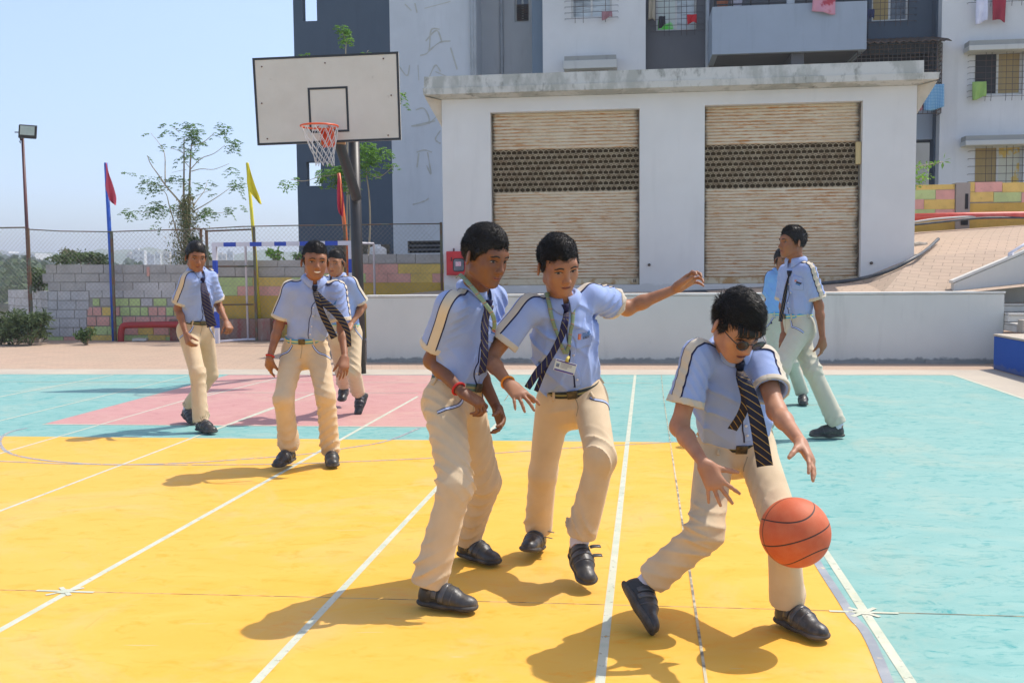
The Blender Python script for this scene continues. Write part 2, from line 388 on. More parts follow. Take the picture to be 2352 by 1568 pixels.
M_trimw = mat('wall_capping', (.70, .69, .63), .85, scale=5)

# low retaining wall in front of the terrace
rw = root('retaining_wall', fr((a_l + a_r) / 2, B_RW, 0), 'long low white plastered retaining wall behind the teal court, mould along its foot', 'wall')
mb = MB(); mb.box(a_l, a_r, B_RW, B_RW + .23, -.05, z_rw - .02); mb.build('wall', M_rw, rw, bevel=.012)
mb = MB(); mb.box(a_l - .01, a_r + .01, B_RW - .012, B_RW + .25, z_rw - .018, z_rw + .012); mb.build('capping', M_trimw, rw, bevel=.006)
mb = MB()
random.seed(4); a = a_l + .1
while a < a_r - .3:                                           # ragged cement fillet at the wall's foot
    l = random.uniform(.12, .5); mb.box(a, a + l, B_RW - random.uniform(.02, .045), B_RW - .002, -.01, random.uniform(.012, .05)); a += l * .96
mb.build('cement_fillet', mat('grey_cement', (.33, .33, .31), .95, scale=12, bs=20), rw)

# plinth with blue face, steps, sloping parapet, handrail at the right
gpl = [gp(2281, 846.5), gp(2352, 866)]
ap, bp = gpl[0].dot(U), gpl[0].dot(V); zp = .42
M_blue = plaster('blue_paint', (.025, .10, .42), 0.0, dirt=(.2, .2, .2), dark=.4, streak=.5)
dirp = (gpl[1] - gpl[0]).normalized(); far_p = gpl[0] + dirp * 7; side = Vector((dirp.y, -dirp.x, 0)) * -1
if side.dot(U) < 0: side = -side
st = root('concrete_steps', gpl[0], 'concrete steps on a plinth with a blue painted face, right of the white wall', 'steps')
mb = MB(); q = [gpl[0], far_p, far_p + Vector((0, 0, zp)), gpl[0] + Vector((0, 0, zp))]; mb.quadbox(q, side * 3.2); mb.build('plinth', [M_blue], st, bevel=.01)
mb = MB(); q = [gpl[0] + Vector((0, 0, zp + .002)) - side * .01, far_p + Vector((0, 0, zp + .002)) - side * .01, far_p + Vector((0, 0, zp + .03)) - side * .01, gpl[0] + Vector((0, 0, zp + .03)) - side * .01]
mb.quadbox(q, side * 3.2); mb.build('plinth_top', M_concrete, st, bevel=.008)
a_s = a_r + .004; zt = zp + .03; M_step = mat('pale_step_concrete', (.68, .64, .57), .9, c2=(.56, .53, .47), scale=4, bs=20)
for i, (py, bb) in enumerate(((743, .0), (719, .30), (697, .60))):
    mb = MB(); z1 = onb(2330, py, B_RW - .42 + bb)[1]
    mb.box(a_s, a_s + 2.6, B_RW - .42 + bb, B_RW + 1.5, zt + (.0 if i == 0 else i * .12), z1 - .03, 0); mb.box(a_s - .0, a_s + 2.62, B_RW - .44 + bb, B_RW + 1.5, z1 - .028, z1, 0)
    mb.build('step', M_step, st, bevel=.01)
mb = MB(); z1 = onb(2320, 746, B_RW - .62)[1]; mb.box(a_s, a_s + .30, B_RW - .64, B_RW - .46, zt + .002, zt + .17); mb.build('loose_step', M_concrete, st, bevel=.01)
B_PA = B_RW + .78
p0 = onb(2191, 645.5, B_PA); p1 = onb(2352, 578, B_PA); sl = (p1[1] - p0[1]) / (p1[0] - p0[0])
pr = root('stair_parapet', fr(p0[0], B_PA, z_rw), 'white sloping parapet wall climbing to the right above the steps', 'wall')
ae = p0[0] + 4.2
mb = MB(); mb.quadbox([fr(p0[0], B_PA, z_rw - .3), fr(ae, B_PA, z_rw - .3), fr(ae, B_PA, p0[1] + sl * 4.2 - .03), fr(p0[0], B_PA, p0[1] - .03)], V * .14); mb.build('wall', M_rw, pr, bevel=.01)
mb = MB(); mb.quadbox([fr(p0[0] - .02, B_PA - .015, p0[1] - .028), fr(ae, B_PA - .015, p0[1] + sl * 4.2 - .028), fr(ae, B_PA - .015, p0[1] + sl * 4.2 + .01), fr(p0[0] - .02, B_PA - .015, p0[1] + .01)], V * .17); mb.build('capping', M_trimw, pr)
hr = root('handrail', fr(*onb(2325, 580, B_PA + .4)[:1], B_PA + .4, 1.3), 'short white tubular handrail behind the sloping parapet at the right edge', 'handrail')
Mw = mat('white_gloss_paint', (.72, .70, .76), .35, scale=8, c3=(.5, .42, .4), s3=14, lo3=.68, hi3=.75)
h0 = atY(2318, 583, 14.2); h1 = atY(2352, 562, 14.3); h2 = h1 + (h1 - h0) * 5
mb = MB(); mb.tube([h0 - Vector((0, 0, .06)), h0, h1, h2], .022); mb.build('rail', Mw, hr, True)
for q, l in ((atY(2325, 580, 14.21), .35), (h2, .6)): mb = MB(); mb.tube([q, q - Vector((0, 0, l))], .02); mb.build('post', Mw, hr, True)

# ------------------------------------------------------------ utility building with two rolling shutters
ub = root('utility_building', fr(a_ub0, B_UB, .9), 'low white utility building with two rusty rolling shutters and a stained flat roof slab', 'building')
zt_ub = onb(1500, 200, B_UB)[1] - .10
sh = []
for (x0, y0_, x1, y1_) in ((1128, 254, 1469, 655), (1618, 237, 1979, 651)):
    sh.append(rect(x0, y0_, x1, y1_, B_UB))
DB = 3.6
mb = MB(); zb = .5
segs = [(a_ub0, sh[0][0]), (sh[0][1], sh[1][0]), (sh[1][1], a_ub1)]
for s_ in segs: mb.box(s_[0], s_[1], B_UB, B_UB + .25, zb, zt_ub)
for s_ in sh:
    mb.box(s_[0], s_[1], B_UB, B_UB + .25, s_[3], zt_ub); mb.box(s_[0], s_[1], B_UB, B_UB + .25, zb, s_[2])
mb.box(a_ub0, a_ub0 + .2, B_UB + .25, B_UB + DB, zb, zt_ub); mb.box(a_ub1 - .2, a_ub1, B_UB + .25, B_UB + DB, zb, zt_ub); mb.box(a_ub0, a_ub1, B_UB + DB, B_UB + DB + .2, zb, zt_ub)
mb.build('wall', M_ub, ub)
zc = zt_ub
mb = MB()                                                  # sloping soffit, fascia, upstand
o1 = .32
def ring(o, z, dz=0):
    o2 = .03 if .2 < o < .25 and z > zc + .15 - .001 else o
    return [fr(a_ub0 - o, B_UB - o * 1.0, z), fr(a_ub1 + o2, B_UB - o * 1.0, z), fr(a_ub1 + o2, B_UB + DB + .2 + o, z), fr(a_ub0 - o, B_UB + DB + .2 + o, z)]
lv = [(0.005, zc - .28 + .02), (.005, zc - .28), (.34, zc + .02), (.35, zc + .15), (.22, zc + .155), (.20, zc + .36), (.12, zc + .365)]
lv = [(0.012, zc + .004), (.25, zc + .045), (.26, zc + .145), (.245, zc + .150), (.235, zc + .335), (.0, zc + .338)]
for o, z in lv: mb.v += [tuple(p) for p in ring(o, z)]
for i in range(len(lv) - 1):
    for k in range(4):
        a, b_ = i * 4 + k, i * 4 + (k + 1) % 4; mb.f.append((a, b_, b_ + 4, a + 4)); mb.mi.append(0)
n_ = (len(lv) - 1) * 4; mb.f.append((n_, n_ + 1, n_ + 2, n_ + 3)); mb.mi.append(0); mb.f.append((3, 2, 1, 0)); mb.mi.append(0)
mr = mat('roof_mould', (.60, .59, .55), .9, c2=(.42, .42, .38), scale=3.2, stretch=(1, 1, .5), lo=.44, hi=.56, c3=(.22, .22, .19), s3=6, lo3=.56, hi3=.72, bs=25)
mb.build('roof_slab', mr, ub)
for x, zz in ((a_ub0, -1), (a_ub1, 1)):                     # haunches under the roof's corners
    mb = MB()
    s_ = -1 if zz < 0 else 1
    vs = [fr(x + s_ * .002, B_UB + .02, zc - .45), fr(x + s_ * .002, B_UB + .02, zc - .004), fr(x + s_ * .24, B_UB - .22, zc + .02), fr(x + s_ * .002, B_UB + .12, zc - .45), fr(x + s_ * .002, B_UB + .14, zc - .004), fr(x + s_ * .24, B_UB - .10, zc + .02)]
    mb.add(vs, [(0, 1, 2), (5, 4, 3), (0, 3, 4, 1), (1, 4, 5, 2), (2, 5, 3, 0)])
    mb.build('haunch', bpy.data.materials.get('soffit_plaster') or mat('soffit_plaster', (.70, .60, .47), .9, scale=6), ub)
for x, y in ((1491, 608), (2001, 604)):
    a, z = onb(x, y, B_UB); mb = MB(); mb.tube([fr(a, B_UB - .03, z), fr(a, B_UB + .02, z)], .024, 12); mb.build('pipe_stub', mat('pipe_dark', (.10, .08, .07), .6), ub, True)

def shutter_mat():
    m, nt, b = newmat('rusty_cream_shutter', .62, .0, .4)
    vec = coords(nt, (1, 1, 1), obj=False); vx = coords(nt, (1, 1, 5.5), -PHI, obj=False)
    vx2 = coords(nt, (.7, .7, 9), -PHI, obj=False)
    base = mixc(nt, ramp(nt, noise(nt, vec, 2.5, 5), [(.35, 0.0), (.7, 1.0)]), (.70, .60, .44), (.62, .50, .34))
    # rust sits on the ledge between laths
    g = N(nt, 'ShaderNodeUVMap'); sp = N(nt, 'ShaderNodeSeparateXYZ'); lk(nt, g.outputs[0], sp.inputs[0])
    edge_ = ramp(nt, sp.outputs[1], [(0.0, 1.0), (.16, .75), (.38, .12), (1.0, 0.0)])
    n1 = noise(nt, vx, 3.4, 6, .68, .4); ad = N(nt, 'ShaderNodeMath', operation='MULTIPLY_ADD'); lk(nt, edge_, ad.inputs[0]); ad.inputs[1].default_value = .23; lk(nt, n1, ad.inputs[2])
    f = ramp(nt, ad.outputs[0], [(.56, 0.0), (.68, .75), (.80, 1.0)])
    big = ramp(nt, noise(nt, vec, 1.0, 4, .6), [(.34, .45), (.58, 1.0)]); mm = N(nt, 'ShaderNodeMath', operation='MULTIPLY'); lk(nt, f, mm.inputs[0]); lk(nt, big, mm.inputs[1])
    col = mixc(nt, mm.outputs[0], base, (.46, .18, .03))
    n2 = ramp(nt, noise(nt, vx2, 5.5, 5, .7), [(.57, 0.0), (.66, 1.0)]); col = mixc(nt, n2, col, (.50, .20, .04))
    dk = N(nt, 'ShaderNodeSeparateXYZ'); lk(nt, g.outputs[0], dk.inputs[0])
    e2 = ramp(nt, dk.outputs[0], [(0.0, 1.0), (.018, .5), (.06, 0.0), (.92, 0.0), (.975, .55), (1.0, 1.0)])
    nn = noise(nt, vec, 7, 4, .7); a2 = N(nt, 'ShaderNodeMath', operation='MULTIPLY'); lk(nt, e2, a2.inputs[0]); lk(nt, nn, a2.inputs[1])
    f5 = ramp(nt, a2.outputs[0], [(.22, 0.0), (.48, .85)]); col = mixc(nt, f5, col, (.05, .035, .02))
    lk(nt, col, b.inputs['Base Color']); bump(nt, b, noise(nt, vec, 60, 3), .15, .003); return m
M_sh = shutter_mat(); M_shdark = mat('shutter_interior', (.085, .055, .022), .9)
M_grille = mat('grille_steel', (.50, .41, .27), .6, c2=(.28, .20, .11), scale=10)
def shutter(S, gy0, gy1, cx, name_lab):
    a0, a1, z0, z1 = S; bS = B_UB + .17
    zg1 = onb(cx, gy0, bS)[1]; zg0 = onb(cx, gy1, bS)[1]
    ro = root('rolling_shutter', fr((a0 + a1) / 2, bS, z0), name_lab, 'shutter', 'rolling shutters of the utility building') if False else None
    mb = MB(); P = .052; uvs = []
    def curtain(za, zb_, nm):
        mb = MB(); n = max(1, round((zb_ - za) / P)); p = (zb_ - za) / n; prof = [(0, .004), (.12, -.002), (.28, -.008), (.55, -.010), (.8, -.008), (.93, -.003), (1, .004)]
        nx = 24; uv = []
        for i in range(n):
            base = len(mb.v)
            for (t, o) in prof:
                for k in range(nx + 1):
                    u = k / nx; a = a0 + .012 + (a1 - a0 - .024) * u
                    jx = .0025 * math.sin(a * 9 + i * 2.1)
                    mb.v.append(tuple(fr(a, bS + o + jx, za + (i + t) * p)))
            for j in range(len(prof) - 1):
                for k in range(nx):
                    v0 = base + j * (nx + 1) + k; mb.f.append((v0, v0 + 1, v0 + nx + 2, v0 + nx + 1)); mb.mi.append(0)
                    for (du, dj) in ((0, 0), (1, 0), (1, 1), (0, 1)): uv.append(((k + du) / nx, prof[j + dj][0]))
        o_ = mb.build(nm, M_sh, ub, True); L = o_.data.uv_layers.new(name='UVMap')
        for li, c in enumerate(uv): L.data[li].uv = c
        return o_
    c1 = curtain(zg1, z1, 'shutter_curtain'); c2 = curtain(z0 + .11, zg0, 'shutter_curtain')
    mb = MB(); mb.box(a0 + .012, a1 - .012, bS - .03, bS + .02, z0 + .004, z0 + .108); mb.build('bottom_rail', mat('rail_rust', (.60, .50, .34), .6, c2=(.42, .24, .09), scale=4, lo=.5, hi=.62, c3=(.16, .11, .06), s3=6, lo3=.64, hi3=.72), ub, bevel=.006)
    # honeycomb grille: rods and zigzag links
    mb = MB(); nr = 8; rh = (zg1 - zg0) / nr; m_ = int((a1 - a0 - .03) / .088); cw = (a1 - a0 - .03) / m_; bF = bS - .006
    for r in range(nr + 1):
        zA = zg0 + r * rh
        for dz in ((.0,) if r in (0, nr) else (-.10 * rh, .10 * rh)): mb.tube([fr(a0 + .01, bS, zA + dz), fr(a1 - .01, bS, zA + dz)], .0042, 4)
    for r in range(nr):
        z0_, z1_ = zg0 + r * rh, zg0 + (r + 1) * rh; off = (r % 2) * cw / 2
        for k in range(-1, m_ + 1):
            A = a0 + .015 + off + k * cw; P6 = [(A, z0_ + rh * .18), (A, z1_ - rh * .36), (A + cw / 2, z1_ - rh * .10)]; Q6 = [(A + cw, z1_ - rh * .36), (A + cw / 2, z1_ - rh * .10)]
            for S6 in (P6, Q6, [(A, z0_ + rh * .18), (A + cw / 2, z0_ - rh * .06)], [(A + cw, z0_ + rh * .18), (A + cw / 2, z0_ - rh * .06)]):
                S6 = [p for p in S6]
                if min(p[0] for p in S6) < a0 + .01 or max(p[0] for p in S6) > a1 - .01: continue
                mb.tube([fr(x, bF, z) for x, z in S6], .0062, 4, cap=False)
    mb.build('grille', M_grille, ub)
    mb = MB(); mb.box(a0 - .0, a1 + .0, B_UB + .252, B_UB + .27, z0 - .1, z1 + .1); mb.build('shutter_box_back', M_shdark, ub)
    for a in (a0 + .001, a1 - .013): mb = MB(); mb.box(a, a + .012, bS - .05, bS - .03, z0, z1); mb.build('guide_channel', bpy.data.materials.get('channel') or mat('channel', (.30, .24, .16), .6, c2=(.12, .08, .05), scale=5), ub)
shutter(sh[0], 342, 440, 1298, '')
shutter(sh[1], 330, 431, 1798, '')
a_, z_ = onb(1972, 350, B_UB + .1); mb = MB(); mb.box(a_ - .05, a_ + .03, B_UB + .05, B_UB + .12, z_ - .19, z_ + .16); mb.build('lock_plate', mat('lock_tan', (.62, .47, .22), .6), ub, bevel=.005)
a_, z_ = onb(1456, 648, B_UB + .1)
mb = MB(); mb.tube([fr(a_, B_UB + .12, z_), fr(a_, B_UB + .10, z_ + .05), fr(a_ + .03, B_UB + .10, z_ + .05), fr(a_ + .03, B_UB + .12, z_)], .008, 6); mb.build('shutter_handle', mat('iron', (.1, .08, .06), .5, .8), ub, True)

# red hose cabinet on the building's left pier
hb0, hb1, hz0, hz1 = rect(1025, 577, 1079, 632, B_UB - .14)
hc = root('fire_hose_cabinet', fr((hb0 + hb1) / 2, B_UB - .14, hz0), 'red fire hose cabinet with a round-cornered glass window on the white wall', 'fire cabinet')
M_redp = mat('red_enamel', (.62, .02, .03), .35, scale=5, c2=(.52, .02, .03))
mb = MB(); mb.box(hb0, hb1, B_UB - .14, B_UB - .002, hz0, hz1); mb.build('case', M_redp, hc, bevel=.01)
mb = MB(); mb.box(hb0 + .02, hb1 - .02, B_UB - .152, B_UB - .141, hz0 + .02, hz1 - .02); mb.build('door', M_redp, hc, bevel=.004)
w0, w1, q0, q1 = rect(1041, 594, 1066, 623, B_UB - .155)
def rrect(a0, a1, b, z0, z1, r, n=6):
    P = []
    for cx, cz, s in ((a1 - r, z1 - r, 0), (a0 + r, z1 - r, 90), (a0 + r, z0 + r, 180), (a1 - r, z0 + r, 270)):
        for k in range(n + 1): t = R(s + 90 * k / n); P.append(fr(cx + r * math.cos(t), b, cz + r * math.sin(t)))
    return P
mb = MB(); P = rrect(w0, w1, B_UB - .156, q0, q1, .04); mb.poly(P[::-1]); P2_ = [p + V * .004 for p in P]
mb.build('window', mat('cabinet_glass', (.10, .11, .13), .12, scale=4, c2=(.25, .25, .28)), hc)
mb = MB(); mb.tube(P + [P[0]], .007, 6); mb.build('gasket', mat('black_rubber', (.01, .01, .01), .7), hc, True)
mb = MB(); mb.box(w0 + .04, w1 - .05, B_UB - .160, B_UB - .158, (q0 + q1) / 2 - .02, q1 - .05); mb.build('sticker', mat('pink_sticker', (.75, .25, .35), .5, c2=(.75, .7, .7), scale=60), hc)
mb = MB(); mb.tube([fr(hb0 + .09, B_UB - .155, hz1 - .10), fr(hb0 + .09, B_UB - .155, hz1 - .16)], .012, 8); mb.build('latch', mat('latch_dark', (.15, .02, .02), .4), hc, True)
mb = MB(); a = (hb0 + hb1) / 2 - .08; mb.tube([fr(a, B_UB - .07, hz1), fr(a, B_UB - .07, hz1 + .05)], .014, 8); mb.build('hanger', mat('dark_bolt', (.12, .05, .05), .5), hc, True)

# ------------------------------------------------------------ apartment building
BA = 26.0
ab = root('apartment_building', fr(0, BA, 0), 'four storey apartment block in white and slate blue plaster, patched cracks, barred windows, balcony', 'building')
M_slate = plaster('slate_blue_plaster', (.085, .115, .155), None, streak=.35)
M_abw = plaster('pale_blue_white_plaster', (.62, .65, .69), None, streak=.3)
M_abw2 = plaster('white_block_plaster', (.72, .72, .72), None, streak=.35)
M_grey = plaster('dark_grey_plaster', (.13, .135, .15), None, streak=.3)
M_bal = plaster('balcony_blue_plaster', (.36, .42, .50), None, streak=.5)
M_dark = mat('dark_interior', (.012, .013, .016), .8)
M_bluegrey = plaster('blue_grey_column_plaster', (.19, .25, .32), None)
ZTOP = 15.0; ZB = -.5
def wallpx(x0, x1, b, m, holes=(), thick=.3, z0=ZB, z1=ZTOP, name='wall', parent=None):
    """upright wall between two picture columns on plane b, with rectangular openings given in pixels"""
    a0, a1 = onb(x0, 300, b)[0], onb(x1, 300, b)[0]
    hs = [rect(*h, b) for h in holes]; mb = MB()
    xs = sorted({a0, a1} | {v for h in hs for v in h[:2] if a0 < v < a1}); zs = sorted({z0, z1} | {v for h in hs for v in h[2:] if z0 < v < z1})
    for i in range(len(xs) - 1):
        run = None
        for j in range(len(zs) - 1):
            xm, zm = (xs[i] + xs[i + 1]) / 2, (zs[j] + zs[j + 1]) / 2
            if any(h[0] < xm < h[1] and h[2] < zm < h[3] for h in hs):
                if run is not None: mb.box(xs[i], xs[i + 1], b, b + thick, run, zs[j]); run = None
            elif run is None: run = zs[j]
        if run is not None: mb.box(xs[i], xs[i + 1], b, b + thick, run, z1)
    return mb.build(name, m, parent or ab), a0, a1
# A slate slab with openings through which the sky shows
wallpx(680, 899, BA, M_slate, [(694, -60, 727, 49), (704, 372, 737, 427)], .25)
# B
_, aB0, aB1 = wallpx(899.2, 1085, BA, M_abw, [(936, 553, 1012, 581)], .25)
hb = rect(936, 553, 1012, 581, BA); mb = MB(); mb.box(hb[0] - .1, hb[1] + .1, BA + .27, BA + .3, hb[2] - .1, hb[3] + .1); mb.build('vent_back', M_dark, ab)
mb = MB()
for k in range(3):
    z = hb[2] + (k + .6) * (hb[3] - hb[2]) / 3; mb.box(hb[0], hb[1], BA + .06, BA + .12, z, z + .05)
mb.build('vent_slat', M_grey, ab)
mb = MB(); ha = rect(770, 562, 894, 582, BA - .05)
mb.box(ha[0], ha[1], BA - .06, BA - .004, ha[2], ha[3]); mb.build('vent_panel', mat('brown_louver', (.10, .085, .06), .8), ab)
# return of B and recess C
BC = BA + 1.6
a_, _z = onb(1085, 100, BA); mb = MB(); mb.box(a_ - .25, a_ - .003, BA + .255, BC, ZB, ZTOP); mb.build('return_wall', M_abw, ab)
wallpx(1070, 1240, BC, plaster('recess_plaster', (.52, .54, .56), None), [(1182, -40, 1217, 50)])
# D column
a0, a1 = onb(1222, 100, BA + .3)[0], onb(1247, 100, BA + .3)[0]
mb = MB(); mb.box(a0, a1, BA + .3, BC + .2, ZB, ZTOP); 
k0, k1 = onb(1222, 60, BA + .3)[1], onb(1222, 142, BA + .3)[1]
mb.quadbox([fr(a1, BA + .31, k1), fr(a1 + .1, BA + .31, k1 + .25), fr(a1 + .1, BA + .31, k0 - .35), fr(a1, BA + .31, k0)], V * .6)
mb.build('column', M_bluegrey, ab)
# E white bay
E_h = [(1312, -60, 1405, 40), (1312, 147, 1400, 250)]
wallpx(1248, 1483, BA, M_abw2, E_h)
# F dark grey recess bay
wallpx(1483, 1640, BA + .5, M_grey, [(1507, -60, 1600, 70)])
mb = MB(); a_ = onb(1483, 100, BA)[0]; mb.box(a_ - .3, a_ - .003, BA + .31, BA + .9, ZB, ZTOP); mb.build('return_wall', M_grey, ab)
# G balcony bay: dark back wall, balcony in front
wallpx(1600, 2010, BA + 1.6, M_grey, [], z0=ZB)
bg0 = onb(1636, 60, BA - .9)[0]; bg1 = onb(1991, 60, BA - .9)[0]; bz1 = onb(1800, 10, BA - .9)[1]; bz0 = onb(1800, 120, BA - .9)[1]
bal = [(bg0, bg1, BA - .9, BA - .76, bz0, bz1), (bg0, bg0 + .14, BA - .755, BA + 1.6, bz0, bz1), (bg1 - .14, bg1, BA - .755, BA + .62, bz0, bz1)]
mb = MB()
for q in bal: mb.box(*q)
mb.build('balcony', M_bal, ab)
mb = MB(); mb.box(bg0 + .145, bg1 - .145, BA - .755, BA + 1.6, bz0 + .01, bz0 + .16); mb.box(bg0 + 1.9, bg0 + 2.2, BA - .7, BA + 1.59, bz0 - .3, bz0 + .008); mb.build('balcony_floor', M_grey, ab)
mb = MB()
for dz in (.06, .17): mb.tube([fr(bg0 + .05, BA - .83, bz1 + dz), fr(bg1 - .1, BA - .83, bz1 + dz)], .018, 6)
for k in range(9): a = bg0 + .05 + k * (bg1 - bg0 - .15) / 8; mb.tube([fr(a, BA - .83, bz1), fr(a, BA - .83, bz1 + .6)], .018, 6)
mb.build('balcony_rail', mat('rail_dark', (.03, .035, .045), .5), ab, True)
p0_ = onb(1806, 0, BA - .8)[0]; mb = MB(); mb.box(p0_, p0_ + .18, BA - .9, BA - .74, bz1 + .004, ZTOP); mb.build('balcony_pillar', M_bal, ab)
# H recess at the right of the balcony
wallpx(1991, 2160, BA + .65, M_slate, [(2003, -60, 2088, 48), (2090, 325, 2150, 430)])
mb = MB(); a_ = onb(2158, 100, BA + .001)[0]; mb.box(a_, a_ + .25, BA + .31, BA + .66, ZB, ZTOP); mb.build('return_wall', M_slate, ab)
c_ = rect(2060, 250, 2157, 322, BA + .55); mb = MB(); mb.box(c_[0], c_[1], BA + .45, BA + .64, c_[2], c_[3]); mb.build('apron_panel', M_bal, ab)
# I white bay at the right
I_h = [(2238, 118, 2350, 218), (2238, 334, 2350, 430), (2238, -90, 2350, 2)]
wallpx(2158, 2500, BA, M_abw2, I_h)
# roof and side walls close the block
mb = MB(); mb.box(onb(680, 100, BA)[0] + .26, onb(2500, 100, BA)[0], BA + 3.2, BA + 3.4, ZB, ZTOP)
mb2 = MB(); mb2.box(onb(680, 100, BA)[0], onb(2500, 100, BA)[0], BA - .3, BA + 9, ZTOP + .003, ZTOP + .2); mb2.build('roof', M_slab, ab)
mbz = MB(); mbz.box(onb(899.2, 100, BA)[0], onb(2500, 100, BA)[0], BA + 3.2, BA + 3.45, ZB, ZTOP); mbz.build('rear_wall', M_abw, ab)

M_frame = mat('window_frame', (.62, .62, .60), .6, scale=5); M_bars = mat('window_bars', (.05, .05, .055), .5, c2=(.12, .07, .05), scale=6)
M_glass = mat('window_glass', (.03, .04, .05), .08, c2=(.10, .12, .14), scale=2.5, spec=.8)
def window(px, b, ncol=2, panes=(M_glass, M_glass), bars=True, bz=0, proj=.12, nb=9, parent=None, vb=(.2, .32, .62, .75, .95)):
    a0, a1, z0, z1 = rect(*px, b)
    mb = MB(); t = .05; F = b + .10
    for q in ((a0, a1, z0, z0 + t), (a0, a1, z1 - t, z1), (a0, a0 + t, z0 + t, z1 - t), (a1 - t, a1, z0 + t, z1 - t)): mb.box(q[0], q[1], F, F + .06, q[2], q[3])
    am = (a0 + a1) / 2; mb.box(am - t / 2, am + t / 2, F - .004, F + .055, z0 + t, z1 - t)
    w = mb.build('window', M_frame, ab)
    for k in range(2):
        mb = MB(); x0_ = a0 + t if k == 0 else am + t / 2; x1_ = am - t / 2 if k == 0 else a1 - t
        mb.box(x0_, x1_, F + .02, F + .028, z0 + t, z1 - t); mb.build('pane', panes[k], w)
    mb = MB(); mb.box(a0 - .05, a1 + .05, b + .31, b + 1.2, z0 - .05, z1 + .05); 
    if bars:
        mb = MB(); Bf = b - proj
        for k in range(nb):
            z = z0 - .05 + (z1 - z0 + .1) * k / (nb - 1); mb.tube([fr(a0 - .16, b + .0, z), fr(a0 - .16, Bf, z), fr(a1 + .16, Bf, z), fr(a1 + .16, b, z)], .006, 4)
        for v_ in vb:
            a = a0 + (a1 - a0) * v_; mb.tube([fr(a, Bf + .02, z0 - .16), fr(a, Bf, z0 - .05), fr(a, Bf, z1 + .05)], .0065, 4)
        mb.build('bars', M_bars, w)
    return w
M_cur = mat('curtain_tan', (.42, .30, .12), .8, c2=(.32, .24, .12), scale=1.6, stretch=(3, 3, .2)); M_cury = mat('curtain_yellow', (.66, .46, .10), .7, c2=(.58, .58, .48), scale=.9, lo=.5, hi=.52)
M_black = mat('open_dark_window', (.006, .007, .012), .6); M_curgreen = mat('green_and_white_curtain', (.10, .75, .05), .6, c2=(.60, .66, .62), scale=.5, lo=.47, hi=.5)  # second one: curtain pane, green with white patches
M_white_g = mat('glass_painted_reflection', (.55, .60, .62), .15, c2=(.14, .16, .17), scale=1.2, stretch=(.4, .4, 2.4), lo=.45, hi=.6)  # reflections painted into the pane's colour as pale and dark bands
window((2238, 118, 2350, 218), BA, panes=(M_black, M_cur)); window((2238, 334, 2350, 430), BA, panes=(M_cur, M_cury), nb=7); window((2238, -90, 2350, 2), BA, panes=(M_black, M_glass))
window((1312, -60, 1405, 40), BA, panes=(M_white_g, M_white_g), nb=9, vb=(.1, .3, .85)); window((1312, 147, 1400, 250), BA, panes=(M_white_g, M_glass))
window((1507, -60, 1600, 70), BA + .5, panes=(M_curgreen, M_white_g), nb=11); window((2003, -60, 2088, 48), BA + .65, panes=(M_cur, M_glass), nb=9)
lw = window((1182, -40, 1217, 50), BC, panes=(M_glass, M_glass), bars=False)
mb = MB(); q = rect(1186, 8, 1213, 47, BC)
for k in range(7): z = q[2] + (q[3] - q[2]) * k / 7; mb.quadbox([fr(q[0], BC + .05, z), fr(q[1], BC + .05, z), fr(q[1], BC + .09, z + .06), fr(q[0], BC + .09, z + .06)], V * .008)
mb.build('louver', M_bars, lw)
def sunshade(px, b, d=.45, lip=1.0):
    a0, a1, z0, z1 = rect(*px, b - d); mb = MB(); mb.box(a0, a1, b - d, b - .003, z0, z1); s = mb.build('sunshade', M_slab, ab, bevel=.01)
    mb = MB(); mb.box(a0 + .02, a1 - .02, b - d + .06, b - .004, z1 + .003, z1 + .12); mb.build('sunshade_top', plaster('mouldy_ledge', (.36, .36, .34), None, streak=.8), ab); return s
sunshade((1294, 138, 1417, 157), BA); sunshade((2226, 100, 2480, 112), BA, .42); sunshade((2218, 320, 2480, 331), BA, .42)
mb = MB()
for x, y0_, y1_, b_ in ((1089, -30, 165, BA - .06), (1083, -30, 300, BA - .08), (1151, -30, 165, BC - .06), (1625, -10, 155, BA + .42)):
    p_ = atY(x, y0_, b_ * 1.0); a, z = onb(x, y0_, b_); a2, z2 = onb(x, y1_, b_); mb.tube([fr(a, b_, ZTOP), fr(a, b_, 0)], .05, 8)
mb.build('drain_pipe', mat('grey_pipe', (.38, .41, .44), .5), ab, True)
# tan crack-filler strokes on the pale wall (raised putty lines)
CR = [[(985, 118), (1010, 98), (1035, 95)], [(965, 128), (985, 118), (990, 70), (1010, 68)], [(975, 20), (1035, 4)], [(915, 150), (935, 175), (941, 150)], [(960, 150), (962, 185)], [(985, 180), (1000, 150), (1012, 165)],
      [(978, 95), (1003, 70), (1015, 98)], [(1000, 278), (945, 290), (985, 282), (975, 250), (955, 253)], [(985, 285), (1010, 262)], [(1012, 300), (1000, 320), (1012, 330)], [(957, 350), (975, 345), (992, 350)],
      [(962, 352), (958, 385)], [(982, 350), (990, 400), (980, 380)], [(948, 470), (975, 462), (985, 455)], [(1000, 165), (1030, 178)], [(1035, 110), (1050, 160)], [(930, 10), (945, 25)], [(953, 8), (958, 30)]]
rc = random.Random(2); M_putty = mat('putty', (.52, .52, .48), .9, scale=8)
for c in CR:
    pts = []; mb = MB()
    for x, y in c: a, z = onb(x, y, BA); pts.append(Vector((a, 0, z)))
    pts = catmull(pts, 4) if len(pts) > 2 else pts
    for i in range(len(pts) - 1):
        p, q = pts[i], pts[i + 1]; d = (q - p).normalized(); n = Vector((-d.z, 0, d.x)) * rc.uniform(.010, .022)
        o = -.006 - .0007 * (i % 3)
        mb.poly([fr(k.x, BA + o, k.z) for k in (p - n, q - n, q + n, p + n)])
    mb.build('crack_filler', M_putty, ab)
